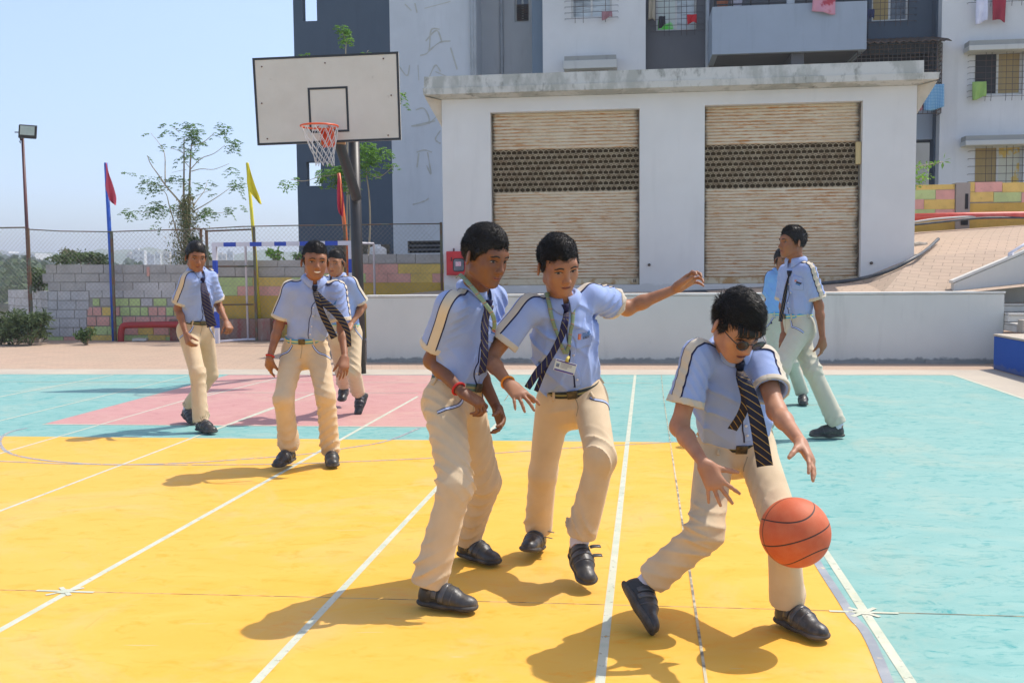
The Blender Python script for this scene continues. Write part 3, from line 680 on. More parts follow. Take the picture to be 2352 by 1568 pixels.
# canopy and grille cage right of the balcony
ca = root('metal_canopy', fr(onb(2080, 90, BA)[0], BA - .4, 8), 'dark corrugated metal canopy over a caged balcony beside the white bay', 'canopy') if False else ab
ax0, ax1 = onb(1965, 90, BA - .7)[0], onb(2185, 85, BA - .7)[0]; zc0 = onb(2080, 92, BA - .7)[1]
mb = MB(); n = 26
for k in range(n):
    a = ax0 + (ax1 - ax0) * k / n; h = .05 if k % 2 else 0
    mb.quadbox([fr(a, BA - .75, zc0 - .06 + h), fr(a + (ax1 - ax0) / n, BA - .75, zc0 - .06 + (.05 - h)), fr(a + (ax1 - ax0) / n, BA + .64, zc0 + .30 + (.05 - h)), fr(a, BA + .64, zc0 + .30 + h)], Vector((0, 0, -.02)))
mb.build('canopy', mat('rusty_sheet', (.06, .05, .045), .7, c2=(.12, .07, .04), scale=3), ab)
mb = MB(); cg0, cg1 = onb(1968, 200, BA - .6)[0], onb(2162, 200, BA - .6)[0]; zb_, zt_ = onb(2100, 262, BA - .6)[1], zc0 - .08
for k in range(17): z = zb_ + (zt_ - zb_) * k / 16; mb.tube([fr(cg0, BA + .5, z), fr(cg0, BA - .6, z), fr(cg1, BA - .6, z), fr(cg1, BA - .004, z)], .009, 4)
for k in range(20): a = cg0 + (cg1 - cg0) * k / 19; mb.tube([fr(a, BA - .6, zb_), fr(a, BA - .6, zt_)], .008 if k < 18 else .016, 4)
mb.build('balcony_cage', M_bars, ab)
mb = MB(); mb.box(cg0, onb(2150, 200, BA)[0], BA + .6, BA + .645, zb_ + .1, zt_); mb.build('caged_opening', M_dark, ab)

# laundry
def cloth(px, b, name, label, m, cat_='laundry', sag=.05, tri=False, seed=0, group='laundry hung on the apartment block'):
    a0, a1, z0, z1 = rect(*px, b); rr = random.Random(seed); mb = MB(); nx, nz = 12, 12; ph = rr.uniform(0, 6)
    for j in range(nz + 1):
        for i in range(nx + 1):
            u, v = i / nx, j / nz; w = 1 - .08 * v * (1 - u) * (1 if seed % 2 else -1)
            mb.v.append(tuple(fr(a0 + (a1 - a0) * (.5 + (u - .5) * w), b + .03 * math.sin(u * 9 + ph + v * 2) * (.3 + v), z1 - (z1 - z0) * v - sag * math.sin(u * 3.1 + ph) * v)))
    for j in range(nz):
        for i in range(nx): q = j * (nx + 1) + i; mb.f.append((q, q + 1, q + nx + 2, q + nx + 1)); mb.mi.append(0)
    c = fr((a0 + a1) / 2, b, z1); o = mb.build(name, m, None, True, origin=c); md = o.modifiers.new('thickness', 'SOLIDIFY'); md.thickness = .008; tag(o, label, cat_, group); return o
def checked(name, c1, c2, s=9):
    m, nt, b = newmat(name, .9); vec = coords(nt, (1, 1, 1), obj=False)
    wv = N(nt, 'ShaderNodeTexWave', wave_type='BANDS', bands_direction='X'); wv.inputs['Scale'].default_value = s; lk(nt, vec, wv.inputs[0])
    wz = N(nt, 'ShaderNodeTexWave', wave_type='BANDS', bands_direction='Z'); wz.inputs['Scale'].default_value = s; lk(nt, vec, wz.inputs[0])
    mx = N(nt, 'ShaderNodeMath', operation='MULTIPLY'); lk(nt, wv.outputs[1], mx.inputs[0]); lk(nt, wz.outputs[1], mx.inputs[1])
    lk(nt, mixc(nt, ramp(nt, mx.outputs[0], [(.2, 0.0), (.5, 1.0)]), c1, c2), b.inputs['Base Color']); return m
cloth((2121, 194, 2168, 250), BA - .65, 'towel', 'blue and white checked towel hanging from the caged balcony', checked('blue_check', (.10, .30, .52), (.40, .60, .72)), 'towel', seed=1)
cloth((2106, 200, 2118, 250), BA - .64, 'striped_cloth', 'narrow red striped cloth hanging beside the blue checked towel', checked('red_check', (.55, .12, .16), (.6, .45, .45), 14), 'laundry', seed=2)
cloth((2233, 188, 2265, 226), BA - .16, 'printed_cloth', 'green printed cloth hung on the bars of the middle right window', mat('green_print', (.34, .52, .14), .9, c2=(.30, .46, .12), c3=(.6, .3, .16), s3=5, lo3=.6, hi3=.65), 'laundry', seed=3)
cloth((2242, 0, 2268, 52), BA - .2, 'white_trousers', 'small white trousers hanging under the top right window', mat('white_cloth', (.75, .75, .88), .9), 'laundry', seed=4)
cloth((2278, -8, 2310, 50), BA - .2, 'maroon_cloth', 'maroon cloth hanging at the top right corner', mat('maroon_cloth', (.36, .02, .05), .9), 'laundry', seed=5)
cloth((1867, -12, 1919, 30), BA - .98, 'pink_blanket', 'pink patterned blanket with red border draped over the balcony wall', mat('pink_print', (.62, .30, .38), .9, c2=(.42, .05, .08), scale=2.4, lo=.5, hi=.56), 'blanket', seed=6)
cloth((1382, 27, 1406, 44), BA - .17, 'dusty_pink_cloth', 'dusty pink cloth on the bars of the upper white bay window', mat('dusty_pink', (.36, .18, .20), .9), 'laundry', seed=7)
cloth((1513, 38, 1528, 62), BA + .3, 'black_cloth', 'small black cloth drying at the left of the green curtained window', mat('black_cloth', (.02, .02, .03), .9), 'laundry', seed=8)
cloth((1578, 34, 1600, 56), BA + .3, 'red_cloth', 'red cloth drying at the right of the green curtained window', mat('red_cloth', (.58, .01, .02), .9), 'laundry', seed=9)
cloth((1490, -10, 1505, 48), BA + .3, 'cream_cloth', 'cream cloth hanging left of the green curtained window', mat('cream_cloth', (.42, .37, .28), .9), 'laundry', seed=10)
cloth((1992, 22, 2008, 46), BA + .3, 'navy_cloth', 'navy cloth on the window bars right of the balcony', mat('navy_cloth', (.02, .03, .09), .9), 'laundry', seed=11)
for x, m_, lb in ((1660, mat('terracotta', (.42, .14, .07), .8), 'terracotta pot standing behind the balcony rail'), (1692, mat('white_pot', (.7, .68, .8), .6), 'white pot behind the balcony rail')):
    a, z = onb(x, 6, BA - .6); mb = MB(); mb.tube([fr(a, BA - .55, z - .2), fr(a, BA - .55, z - .18), fr(a, BA - .55, z + .10), fr(a, BA - .55, z + .13)], [.10, .11, .15, .16], 14); o = mb.build('flower_pot', m_, None, True, origin=fr(a, BA - .55, z - .2)); tag(o, lb, 'pot')

# ------------------------------------------------------------ painted block walls
CY, CG, CP, CM = (.82, .60, .17), (.56, .70, .30), (.82, .44, .37), (.66, .45, .09)
M_by, M_bg, M_bp, M_bm = [mat(n, c, .85, c2=tuple(x * .85 for x in c), scale=4, c3=tuple(x * .6 for x in c), s3=16, lo3=.62, hi3=.75, bs=30) for n, c in (('yellow_block', CY), ('green_block', CG), ('pink_block', CP), ('mustard_paint', CM))]
M_bgy = mat('grey_concrete_block', (.50, .49, .47), .95, c2=(.42, .41, .40), scale=3, c3=(.34, .33, .32), s3=12, lo3=.58, hi3=.75, bs=30, bstr=.5)
M_bgy2 = mat('pale_concrete_block', (.60, .60, .60), .95, c2=(.51, .51, .51), scale=3, c3=(.42, .41, .40), s3=14, lo3=.6, hi3=.75, bs=30, bstr=.5)
M_mort = mat('mortar', (.38, .37, .34), .95, c2=(.30, .29, .27), scale=8, bs=25)
BM = [M_mort, M_bgy, M_bgy2, M_by, M_bg, M_bp, M_bm]
BW = gp(300, 782).dot(V) + .12
def block_rows(mb, rows, b, seed, thick=.2, gap=.014, jag=.006):
    """rows: (x0,x1,y0,y1, palette, width px, jitter)"""
    rr = random.Random(seed)
    for (x0, x1, y0_, y1_, pal, wpx, gp_) in rows:
        x = x0; first = True
        while x < x1 - 3:
            w = wpx * rr.uniform(.72, 1.2) * (.6 if first else 1); first = False; xe = min(x1, x + w)
            if x1 - xe < wpx * .35: xe = x1
            a0, a1, z0, z1 = rect(x, y0_, xe, y1_, b); g = gp_
            mb.box(a0 + g, a1 - g, b - rr.uniform(.004, .016), b + .05, z0 + g, z1 - g, rr.choice(pal)); x = xe
bwl = root('block_wall', fr(onb(300, 782, BW)[0], BW, 0), 'stepped concrete block wall at left, grey above with painted pink green and yellow blocks below', 'wall')
mb = MB()
G, P_, C_, CC = [1, 1, 1], [2], [3, 4, 5], [3, 4, 5, 5, 4]
for q in ((105, 609, 560, 630), (97, 629, 560, 649), (111, 649, 560, 669)):
    A = rect(*q, BW); mb.box(A[0] + .01, A[1], BW + .01, BW + .19, A[2], A[3] - .01, 0)
A = rect(111, 669, 560, 790, BW); mb.box(A[0], A[1], BW + .01, BW + .19, -.1, A[3], 0)
rows = [(105, 470, 607, 628, [1], 50, .008), (97, 470, 628, 648, [1], 52, .008), (110, 470, 648, 668, [1, 1, 2], 50, .008),
        (111, 205, 668, 690, [2, 2, 1], 38, .008), (111, 205, 690, 711, [2], 40, .008), (111, 200, 711, 731, [2], 38, .008), (111, 200, 731, 752, [2], 42, .008), (111, 198, 752, 773, [2], 42, .008),
        (205, 470, 664, 684, [2, 1], 42, .008), (212, 470, 684, 704, [2, 1, 2, 1, 4], 28, .016), (200, 470, 704, 726, CC, 24, .013), (200, 470, 726, 749, CC, 36, .013), (200, 470, 749, 769, CC, 36, .006), (111, 470, 773, 790, CC, 60, .004), (200, 470, 769, 783, CC, 44, .005)]
block_rows(mb, rows[:3], BW, 3); block_rows(mb, rows[3:], BW, 9)
a0, a1, z0, z1 = rect(338, 613, 344, 634, BW); mb.box(a0, a1, BW - .02, BW + .02, z0, z1, 5)
rows = [(470, 700, 597, 613, [1], 50, .008), (470, 700, 613, 635, [1], 55, .008), (470, 700, 637, 657, CC, 50, .002), (470, 700, 657, 679, CC, 58, .002)]
A = rect(470, 597, 700, 790, BW); mb.box(A[0], A[1], BW + .01, BW + .19, -.1, A[3] - .01, 0)
block_rows(mb, rows, BW, 12); A = rect(470, 679, 700, 783, BW); mb.box(A[0] + .001, A[1], BW - .012, BW + .05, 0, A[3], 6)
mb.build('wall', BM, bwl, origin=None)
# left return of the wall running away from the court
rt0 = onb(111, 700, BW)[0]
rw2 = root('return_wall', fr(rt0, BW, 0), 'low grey block wall running back from the left end of the stepped wall', 'wall')
pA = fr(rt0 - .01, BW + .02, 0); dA = ray(20, 700); tA = (BW + 2.2) / dA.dot(V); pB = dA * tA; pB = Vector((pB.x, pB.y, 0))
mb = MB(); dd = (pB - pA); ztop = onb(111, 669, BW)[1]; nn_ = Vector((-dd.y, dd.x, 0)).normalized()
if nn_.dot(V) < 0: nn_ = -nn_
Z = lambda z: Vector((0, 0, z))
mb.quadbox([pB + Z(-1), pA + Z(-1), pA + Z(ztop), pB + Z(ztop)], nn_ * .2, 0)
rr = random.Random(5); nr = 6; hrow = (ztop + .05) / nr
for r in range(nr):
    t = 0
    while t < .985:
        w = rr.uniform(.10, .18); t2 = min(1, t + w); q0, q1 = pA + dd * (t + .006), pA + dd * (t2 - .006); z0, z1 = -.05 + r * hrow + .012, -.05 + (r + 1) * hrow - .004
        o = -nn_ * rr.uniform(.005, .014); mb.quadbox([q1 + Z(z0) + o, q0 + Z(z0) + o, q0 + Z(z1) + o, q1 + Z(z1) + o], -o * .9, 2 if rr.random() < .8 else 1); t = t2
mb.build('wall', BM, rw2)
# right part of the painted wall, one storey of blocks higher, behind the goal
bw3 = root('painted_block_wall', fr(onb(860, 600, BW)[0], BW, 0), 'painted block wall between goal and utility building, grey cap, pastel rows, mustard base', 'wall')
mb = MB(); A = rect(700, 584, 1090, 790, BW); mb.box(A[0] + .003, A[1], BW + .01, BW + .2, -.1, A[3] - .02, 0)
rows = [(700, 1090, 583, 605, [1], 58, .007), (700, 1090, 606, 628, CC, 55, .002), (700, 1090, 628, 649, CC, 55, .002)]
block_rows(mb, rows, BW, 21); A = rect(700, 649, 1090, 790, BW); mb.box(A[0] + .004, A[1], BW - .012, BW + .05, 0, A[3], 6)
mb.build('wall', BM, bw3)
# colourful wall at the far right
BR = 21.2
bw4 = root('colourful_compound_wall', fr(onb(2230, 500, BR)[0], BR, 1.7), 'yellow green and pink painted compound wall with a grey pillar at right', 'wall')
mb = MB(); A = rect(2095, 424, 2600, 640, BR); mb.box(A[0], A[1], BR + .01, BR + .2, 1.0, A[3] - .02, 0)
def fixrow(specs, y0_, y1_, b, mb):
    for x0, x1, mi in specs:
        a0, a1, z0, z1 = rect(x0, y0_, x1, y1_, b); mb.box(a0 + .004, a1 - .004, b - .008, b + .05, z0 + .002, z1 - .002, mi)
fixrow([(2085, 2103, 5), (2103, 2193, 3)], 424, 436, BR, mb); fixrow([(2085, 2149, 4), (2149, 2193, 5)], 436, 458, BR, mb)
fixrow([(2085, 2122, 5), (2122, 2193, 3)], 458, 481, BR, mb); fixrow([(2085, 2148, 4), (2148, 2193, 5)], 481, 492, BR, mb); fixrow([(2085, 2193, 6)], 492, 600, BR, mb)
fixrow([(2225, 2239, 3), (2239, 2302, 5), (2302, 2480, 3)], 418, 441, BR, mb); fixrow([(2225, 2282, 3), (2282, 2346, 4), (2346, 2480, 5)], 441, 464, BR, mb); fixrow([(2225, 2480, 6)], 465, 600, BR, mb)
mb.build('wall', BM, bw4)
mb = MB(); A = rect(2193, 420, 2225, 600, BR); mb.box(A[0], A[1], BR - .05, BR + .25, 1.2, A[3]); mb.build('pillar', plaster('pillar_cement', (.40, .37, .33), None, streak=.9), bw4)
mb = MB(); A = rect(2217, 445, 2224, 480, BR - .06); mb.box(A[0], A[1], BR - .06, BR - .052, A[2], A[3]); A = rect(2207, 500, 2223, 517, BR - .06); mb.box(A[0], A[1], BR - .07, BR - .052, A[2], A[3]); mb.build('rust_hole', M_dark, bw4)
# red water main, cables
M_pipe_red = mat('red_pipe_paint', (.62, .06, .04), .45, c2=(.70, .16, .12), scale=3)
mb = MB(); b_ = BR - .6; A = [onb(2080, 499, b_), onb(2225, 496, b_), onb(2352, 494, b_), onb(2500, 493, b_)]
mb.tube([fr(a, b_, z) for a, z in A], .07, 12)
o = mb.build('water_main', M_pipe_red, None, True, origin=fr(A[1][0], b_, A[1][1])); tag(o, 'red water main running along the colourful wall at right', 'pipe')
def cable(pts, r, m, name, label, cat_='cable'):
    P = catmull(pts, 8); mb = MB(); mb.tube(P, r, 8); o = mb.build(name, m, None, True, origin=P[0]); return tag(o, label, cat_)
M_cab = mat('black_hose', (.035, .045, .055), .5, c2=(.10, .11, .12), scale=6); M_cabw = mat('white_hose', (.62, .60, .55), .6)
cable([atY(x, y, BR * 1.0 - 1.6) for x, y in ((2085, 513), (2150, 503), (2250, 497), (2300, 498), (2380, 500), (2450, 500))], .022, M_cabw, 'white_hose', 'thin white hose crossing in front of the red water main')
cable([atY(x, y, BR * 1.0 - 1.7) for x, y in ((2085, 518), (2150, 511), (2250, 501), (2352, 500), (2450, 501))], .022, M_cab, 'black_cable', 'thin black cable crossing in front of the red water main')
cable([atY(1560, 673, 15.6), atY(1590, 670, 15.7), atY(1700, 667, 15.75), atY(1780, 660, 15.7), atY(1860, 653, 15.6), atY(1960, 643, 15.5), atY(2040, 622, 15.45), atY(2100, 592, 15.6), atY(2130, 572, 16.2), atY(2155, 549, 17)], .028, M_cab, 'black_hose', 'thick black hose lying along the foot of the utility building', 'hose')
# stone block and rubble by the building's corner
M_stone = mat('dirty_stone', (.22, .18, .13), .95, c2=(.14, .12, .09), scale=6, bs=12, bstr=.8)
def rock(c, s, seed, name, label, cat_, m=M_stone, rot=0, sub=2, amp=.06):
    bm = bmesh.new(); bmesh.ops.create_cube(bm, size=1); bmesh.ops.subdivide_edges(bm, edges=bm.edges, cuts=4, use_grid_fill=True); rr = random.Random(seed)
    ph = [rr.uniform(0, 6) for _ in range(6)]
    for v in bm.verts:
        p = v.co.copy(); k = 1 - .10 * (abs(p.x * 2) ** 6 + abs(p.y * 2) ** 6 + abs(p.z * 2) ** 6) / 2
        v.co = Vector((p.x * s[0], p.y * s[1], p.z * s[2])) * k + Vector((math.sin(p.y * 7 + ph[0]), math.sin(p.z * 8 + ph[1]), math.sin(p.x * 9 + ph[2]))) * amp * min(s)
    bmesh.ops.rotate(bm, verts=bm.verts, cent=(0, 0, 0), matrix=Matrix.Rotation(rot, 3, 'Z')); me = bpy.data.meshes.new(name); bm.to_mesh(me); bm.free()
    o = link(name, me, m); o.location = c; return tag(o, label, cat_)
def onterr(px, py, Y): return atY(px, py, Y)
rock(onterr(2222, 553, 18.6), (.60, .25, .24), 1, 'stone_block', 'large mossy stone block lying on the paved ramp', 'stone', rot=-.1)
rock(onterr(2150, 553, 19.2), (.45, .2, .12), 2, 'kerb_stone', 'flat dirty kerb stone behind the black hose end', 'stone')
rock(onterr(2112, 567, 17.2), (.24, .2, .17), 3, 'rubble_stone', 'pale rubble stone at the utility building corner', 'stone', mat('pale_rubble', (.42, .38, .32), .95, scale=6))
mb = MB(); p = [atY(2132, 573, 17.0), atY(2157, 574, 17.0)]; mb.tube(p, .035, 8); tag(mb.build('rusty_pipe_piece', mat('rust', (.25, .09, .04), .9), None, True, origin=p[0]), 'short rusty pipe piece lying by the rubble', 'pipe')
rock(onterr(2106, 587, 16.0), (.12, .08, .06), 8, 'broken_tile', 'small white broken tile at the foot of the building corner', 'rubble', M_cabw)

# ============================================================ COURT EQUIPMENT, FENCE, PLANTS
# basketball hoop
M_blk = mat('black_pole_paint', (.022, .022, .024), .45, c2=(.035, .032, .03), scale=4, c3=(.10, .04, .03), s3=7, lo3=.66, hi3=.74)
pb = gp(828, 858); YB = pb.y
bh = root('basketball_hoop', pb, 'outdoor basketball hoop with white backboard and orange rim on a black post', 'basketball hoop')
mb = MB(); pt = atY(812, 300, YB + .05); base = Vector(pb); base.z = -.02; top = Vector((base.x + (pt.x - base.x) * 1.0, pt.y, pt.z)); 
mb.tube([base, top], [.075, .072], 20); mb.build('post', M_blk, bh, True)
Ybd = YB - .72
cs = [atY(580.5, 134.5, Ybd + .11), atY(914, 119.5, Ybd - .11), atY(920.5, 321, Ybd - .11), atY(592.5, 334, Ybd + .11)]   # tl tr br bl
n_bd = (cs[1] - cs[0]).cross(cs[3] - cs[0]).normalized(); n_bd = n_bd if n_bd.y > 0 else -n_bd
M_bd = mat('backboard_cream', (.68, .63, .55), .6, c2=(.63, .58, .50), scale=2.2, c3=(.44, .38, .32), s3=7, lo3=.66, hi3=.82)
def bl(u, v): return cs[0] * (1 - u) * (1 - v) + cs[1] * u * (1 - v) + cs[2] * u * v + cs[3] * (1 - u) * v
mb = MB(); mb.quadbox([cs[3], cs[2], cs[1], cs[0]], n_bd * .04); mb.build('backboard', M_bd, bh, bevel=.003)
def bband(u0, v0, u1, v1, t, o, w=1.8, h=1.07):
    tu, tv = t / w, t / h; mb = MB()
    for (a, b_, c, d) in ((u0, v0, u1, v0 + tv), (u0, v1 - tv, u1, v1), (u0, v0 + tv, u0 + tu, v1 - tv), (u1 - tu, v0 + tv, u1, v1 - tv)):
        mb.quadbox([bl(a, d) - n_bd * o, bl(c, d) - n_bd * o, bl(c, b_) - n_bd * o, bl(a, b_) - n_bd * o], n_bd * (o - .0005))
    return mb
M_bline = mat('board_black_line', (.025, .027, .03), .5)
bband(-.003, -.003, 1.003, 1.003, .028, .004).build('border_line', M_bline, bh)
uv0, uv1 = (.371, .365), (.648, .885)
bband(uv0[0], uv0[1], uv1[0], uv1[1], .026, .0045).build('target_square', M_bline, bh)
for u, v in ((.06, .10), (.50, .09), (.90, .07), (.045, .52), (.945, .49), (.915, .945), (.07, .93)):
    mb = MB(); p = bl(u, v); mb.tube([p + n_bd * .002, p - n_bd * .008], .009, 8); mb.build('bolt', mat('bolt_rust', (.12, .04, .02), .6) if 'bolt_rust' not in bpy.data.materials else bpy.data.materials['bolt_rust'], bh, True)
M_or = mat('orange_rim_paint', (.78, .10, .02), .4, c2=(.70, .09, .02), scale=5)
rc_ = bl(.452, .82) - n_bd * .38; rc_ = atY(733.5, 290, rc_.y); rr_ = .215
nh = Vector((n_bd.x, n_bd.y, 0)).normalized(); sh_ = Vector((nh.y, -nh.x, 0))
def rimp(a, r=rr_, dz=0): return rc_ + (nh * math.cos(a) + sh_ * math.sin(a)) * r + Vector((0, 0, dz))
mb = MB(); mb.tube([rimp(2 * math.pi * k / 40) for k in range(41)], .011, 8, cap=False)
bk = rimp(0); plate = bl(.47, .90)
mb.tube([rimp(R(30)), plate + sh_ * .06 + Vector((0, 0, .09)) - nh * .02], .009, 6); mb.tube([rimp(R(-30)), plate - sh_ * .06 + Vector((0, 0, .09)) - nh * .02], .009, 6)
mb.build('rim', M_or, bh, True)
mb = MB(); pc = Vector((rc_.x, 0, 0)); bc = rc_ + nh * (rr_ + .10); pw = .075; 
bdp = lambda s, z: Vector((rc_.x, rc_.y, 0)) + nh * ((cs[3] - rc_).dot(nh) * 0 + pl_d - .012) + sh_ * s + Vector((0, 0, z))
pl_d = (bl(.47, .9) - rc_).dot(nh)
mb.quadbox([bdp(-pw, rc_.z - .20), bdp(pw, rc_.z - .20), bdp(pw, rc_.z + .02), bdp(-pw, rc_.z + .02)], nh * .01)
mb.quadbox([bdp(-pw, rc_.z - .01), bdp(pw, rc_.z - .01), rimp(math.pi * .0) + sh_ * -pw, rimp(0) + sh_ * pw][:2] + [rimp(0) + sh_ * pw, rimp(0) - sh_ * pw], Vector((0, 0, -.01)))
for s_ in (-pw, pw): mb.quadbox([bdp(s_, rc_.z - .20), bdp(s_, rc_.z - .01), rimp(0) + sh_ * s_, rimp(0) + sh_ * s_ + Vector((0, 0, -.02))], sh_ * .004)
mb.build('rim_bracket', M_or, bh)
mb = MB(); nn = 12; lev = [(0, 1.0, 0), (-.11, .88, .5), (-.20, .74, 0), (-.27, .63, .5), (-.33, .55, 0), (-.385, .52, .5), (-.43, .50, 0)]
rn = random.Random(3)
sw = lambda z: Vector((.10, .02, 0)) * min(1, -z / .43) * .55
nodes = [[rimp(2 * math.pi * (k + ph) / nn, rr_ * f, dz) + sw(dz) + Vector((rn.uniform(-.006, .006), 0, rn.uniform(-.008, .008))) for k in range(nn)] for dz, f, ph in lev]
for i in range(len(lev) - 1):
    for k in range(nn):
        ks = (k, k - 1) if lev[i][2] == 0 else (k, (k + 1) % nn)
        for q in ks:
            a_, b_ = nodes[i][k], nodes[i + 1][q]; mid = (a_ + b_) / 2 + Vector((0, 0, -.004)); mb.tube([a_, mid, b_], .0042, 5, cap=False)
for k in range(0, nn): mb.tube([nodes[-1][k], nodes[-1][k] + Vector((0, 0, -.02))], .006, 5)
mb.build('net', mat('net_cord', (.62, .60, .58), .8), bh, True)
mb = MB(); pA_ = atY(778, 325, Ybd + .06); pB_ = atY(817, 448, YB - .08); mb.tube([pA_ + Vector((-.05, -.02, .14)), pA_, pB_, pB_ + (pB_ - pA_).normalized() * .05], .065, 18); mb.build('arm', M_blk, bh, True)
mb = MB(); a_ = pA_ + Vector((-.1, 0, .2)); mb.tube([a_ + Vector((0, 0, 0)), Vector((top.x, top.y, a_.z))], .05, 12); mb.tube([a_ + Vector((0, .0, .5)), Vector((top.x, top.y, a_.z))], .03, 10); mb.build('brace', M_blk, bh, True)
mb = MB(); q = bl(.52, .99); mb.quadbox([q + Vector((-.14, .01, -.03)), q + Vector((.16, .01, -.03)), q + Vector((.16, .01, 0)), q + Vector((-.14, .01, 0))], Vector((0, .06, 0))); mb.build('wood_strip', mat('wood_strip', (.40, .24, .12), .8), bh)

# handball goal
gl = gp(501, 788); BG = gl.dot(V)
gx0, gx1 = onb(497, 700, BG)[0], onb(808, 700, BG)[0]; gzt = (onb(492, 567, BG)[1] + onb(811, 553, BG)[1]) / 2
go = root('handball_goal', fr((gx0 + gx1) / 2, BG, 0), 'white handball goal frame with blue bands, behind the boys at left', 'goal')
M_gw = mat('goal_white', (.72, .70, .76), .45, c2=(.66, .64, .70), scale=4, c3=(.5, .45, .4), s3=9, lo3=.7, hi3=.8); M_gb = mat('goal_blue', (.02, .07, .48), .4, c2=(.02, .06, .42))
def banded(p, q, w, spec, name):
    p, q = Vector(p), Vector(q); d = (q - p); L = d.length; d.normalize(); x = d.cross(V).normalized() * w / 2; y = V * w / 2; mb = MB()
    for t0, t1, mi in spec:
        a, b_ = p + d * L * t0, p + d * L * t1; base = [a - x - y, a + x - y, a + x + y, a - x + y, b_ - x - y, b_ + x - y, b_ + x + y, b_ - x + y]
        mb.add(base, [(0, 1, 5, 4), (1, 2, 6, 5), (2, 3, 7, 6), (3, 0, 4, 7), (3, 2, 1, 0), (4, 5, 6, 7)], mi)
    return mb.build(name, [M_gw, M_gb], go)
vb_ = [(0, .10, 0), (.10, .27, 1), (.27, .45, 0), (.45, .62, 1), (.62, .78, 0), (.78, .93, 1), (.93, 1, 0)]
vb_ = [(0, .16, 0), (.16, .31, 1), (.31, .46, 0), (.46, .61, 1), (.61, .70, 0), (.70, .86, 1), (.86, 1, 0)]
banded(fr(gx0, BG, 0), fr(gx0, BG, gzt - .04), .075, [(0, .33, 0)] and [(0, .32, 0), (.32, .46, 0), (.46, .60, 1), (.60, .74, 0)] and [(0, .16, 0), (.16, .33, 1), (.33, .46, 0), (.46, .60, 1), (.60, .72, 0), (.72, .86, 1), (.86, 1, 0)], 'post')
banded(fr(gx1, BG, 0), fr(gx1, BG, gzt - .04), .075, [(0, .16, 0), (.16, .33, 1), (.33, .46, 0), (.46, .60, 1), (.60, .72, 0), (.72, .86, 1), (.86, 1, 0)], 'post')
cb = []; t = 0.06; cb.append((0, .085, 0))
ed = [.085, .175, .275, .360, .45, .535, .63, .72, .81, .90, 1.0]
for i in range(10): cb.append((ed[i], ed[i + 1], (i + 1) % 2))
banded(fr(gx0 - .04, BG, gzt), fr(gx1 + .04, BG, gzt), .078, cb, 'crossbar')
BGr = BG + .60
for x in (gx0 + .36, gx1 + .28):
    mb = MB(); xx = gx0 if x < gx0 + 1 else gx1
    zr = gzt
    mb.tube([fr(xx, BG + .04, zr), fr(x, BGr - .03, zr), fr(x, BGr, zr - .03), fr(x, BGr, .03)], .022, 8); mb.build('rear_stay', M_gw, go, True)
mb = MB(); mb.tube([fr(gx0, BG, .03), fr(gx0 + .36, BGr, .03), fr(gx1 + .28, BGr, .03), fr(gx1, BG, .03)], .024, 8); mb.build('ground_frame', M_gw, go, True)

# flags
def flag(px_b, px_t, Y, r, mp, fpts, mf, label, bands=None, zoff=0, groupn='flagpoles along the fence'):
    b0 = atY(*px_b, Y); t0 = atY(*px_t, Y); b0.z = max(b0.z, 0)
    ro = root('flagpole', Vector((b0.x, b0.y, 0)), label, 'flagpole', groupn)
    b0.z = -.02 if zoff == 0 else b0.z
    mb = MB(); mb.tube([b0, b0.lerp(t0, .5) + Vector((.012, 0, 0)), t0], [r, r * .95, r * .8], 10); mb.build('pole', mp, ro, True)
    # flag cloth: hanging folded; left/right outline columns in the picture
    mb = MB(); n = len(fpts); nx = 8
    for j, (x0, x1, y0_, y1_) in enumerate(fpts):
        for i in range(nx + 1):
            u = i / nx; p = atY(x0 + (x1 - x0) * u, y0_ + (y1_ - y0_) * u, Y - .03 + .05 * math.sin(u * 9 + j * .7) * (.25 + j / n)); mb.v.append(tuple(p))
    for j in range(n - 1):
        for i in range(nx): q = j * (nx + 1) + i; mb.f.append((q, q + 1, q + nx + 2, q + nx + 1)); mb.mi.append(0)
    o = mb.build('flag', mf, ro, True); md = o.modifiers.new('thickness', 'SOLIDIFY'); md.thickness = .006; md = o.modifiers.new('smooth', 'SUBSURF'); md.levels = md.render_levels = 1
    return ro
YF = gp(262, 783).y
def clothm(n, c): return mat(n, c, .8, c2=tuple(x * .85 for x in c), scale=6)
flag((262, 783), (243, 374), YF, .042, mat('blue_pole_paint', (.02, .10, .50), .4), [(242, 245, 373, 373), (242, 250, 390, 400), (241, 257, 410, 415), (241, 262, 430, 432), (244, 266, 438, 446), (248, 268, 444, 458), (250, 266, 462, 470), (263, 266, 470, 472)], clothm('pink_flag_cloth', (.62, .08, .13)), 'blue flagpole with a crimson pink flag, beside the left fence bay')
flag((596, 732), (568, 374), YF - .25, .036, mat('yellow_pole_paint', (.75, .66, .03), .4), [(567, 571, 372, 374), (567, 577, 388, 398), (567, 583, 408, 416), (567, 589, 425, 434), (573, 594, 436, 446), (576, 598, 444, 458), (588, 601, 458, 468), (594, 600, 467, 470)], clothm('yellow_flag_cloth', (.85, .72, .03)), 'yellow flagpole with a yellow flag, behind the goal', zoff=1)
flag((804, 660), (778, 398), YF - .35, .042, mat('orange_pole_paint', (.80, .18, .04), .4), [(777, 780, 398, 398), (775, 783, 412, 416), (774, 788, 432, 438), (774, 790, 455, 460), (775, 789, 475, 478), (777, 788, 488, 492), (784, 788, 496, 498)], clothm('red_flag_cloth', (.55, .02, .05)), 'orange flagpole with a furled red flag, beside the black hoop post', zoff=1)

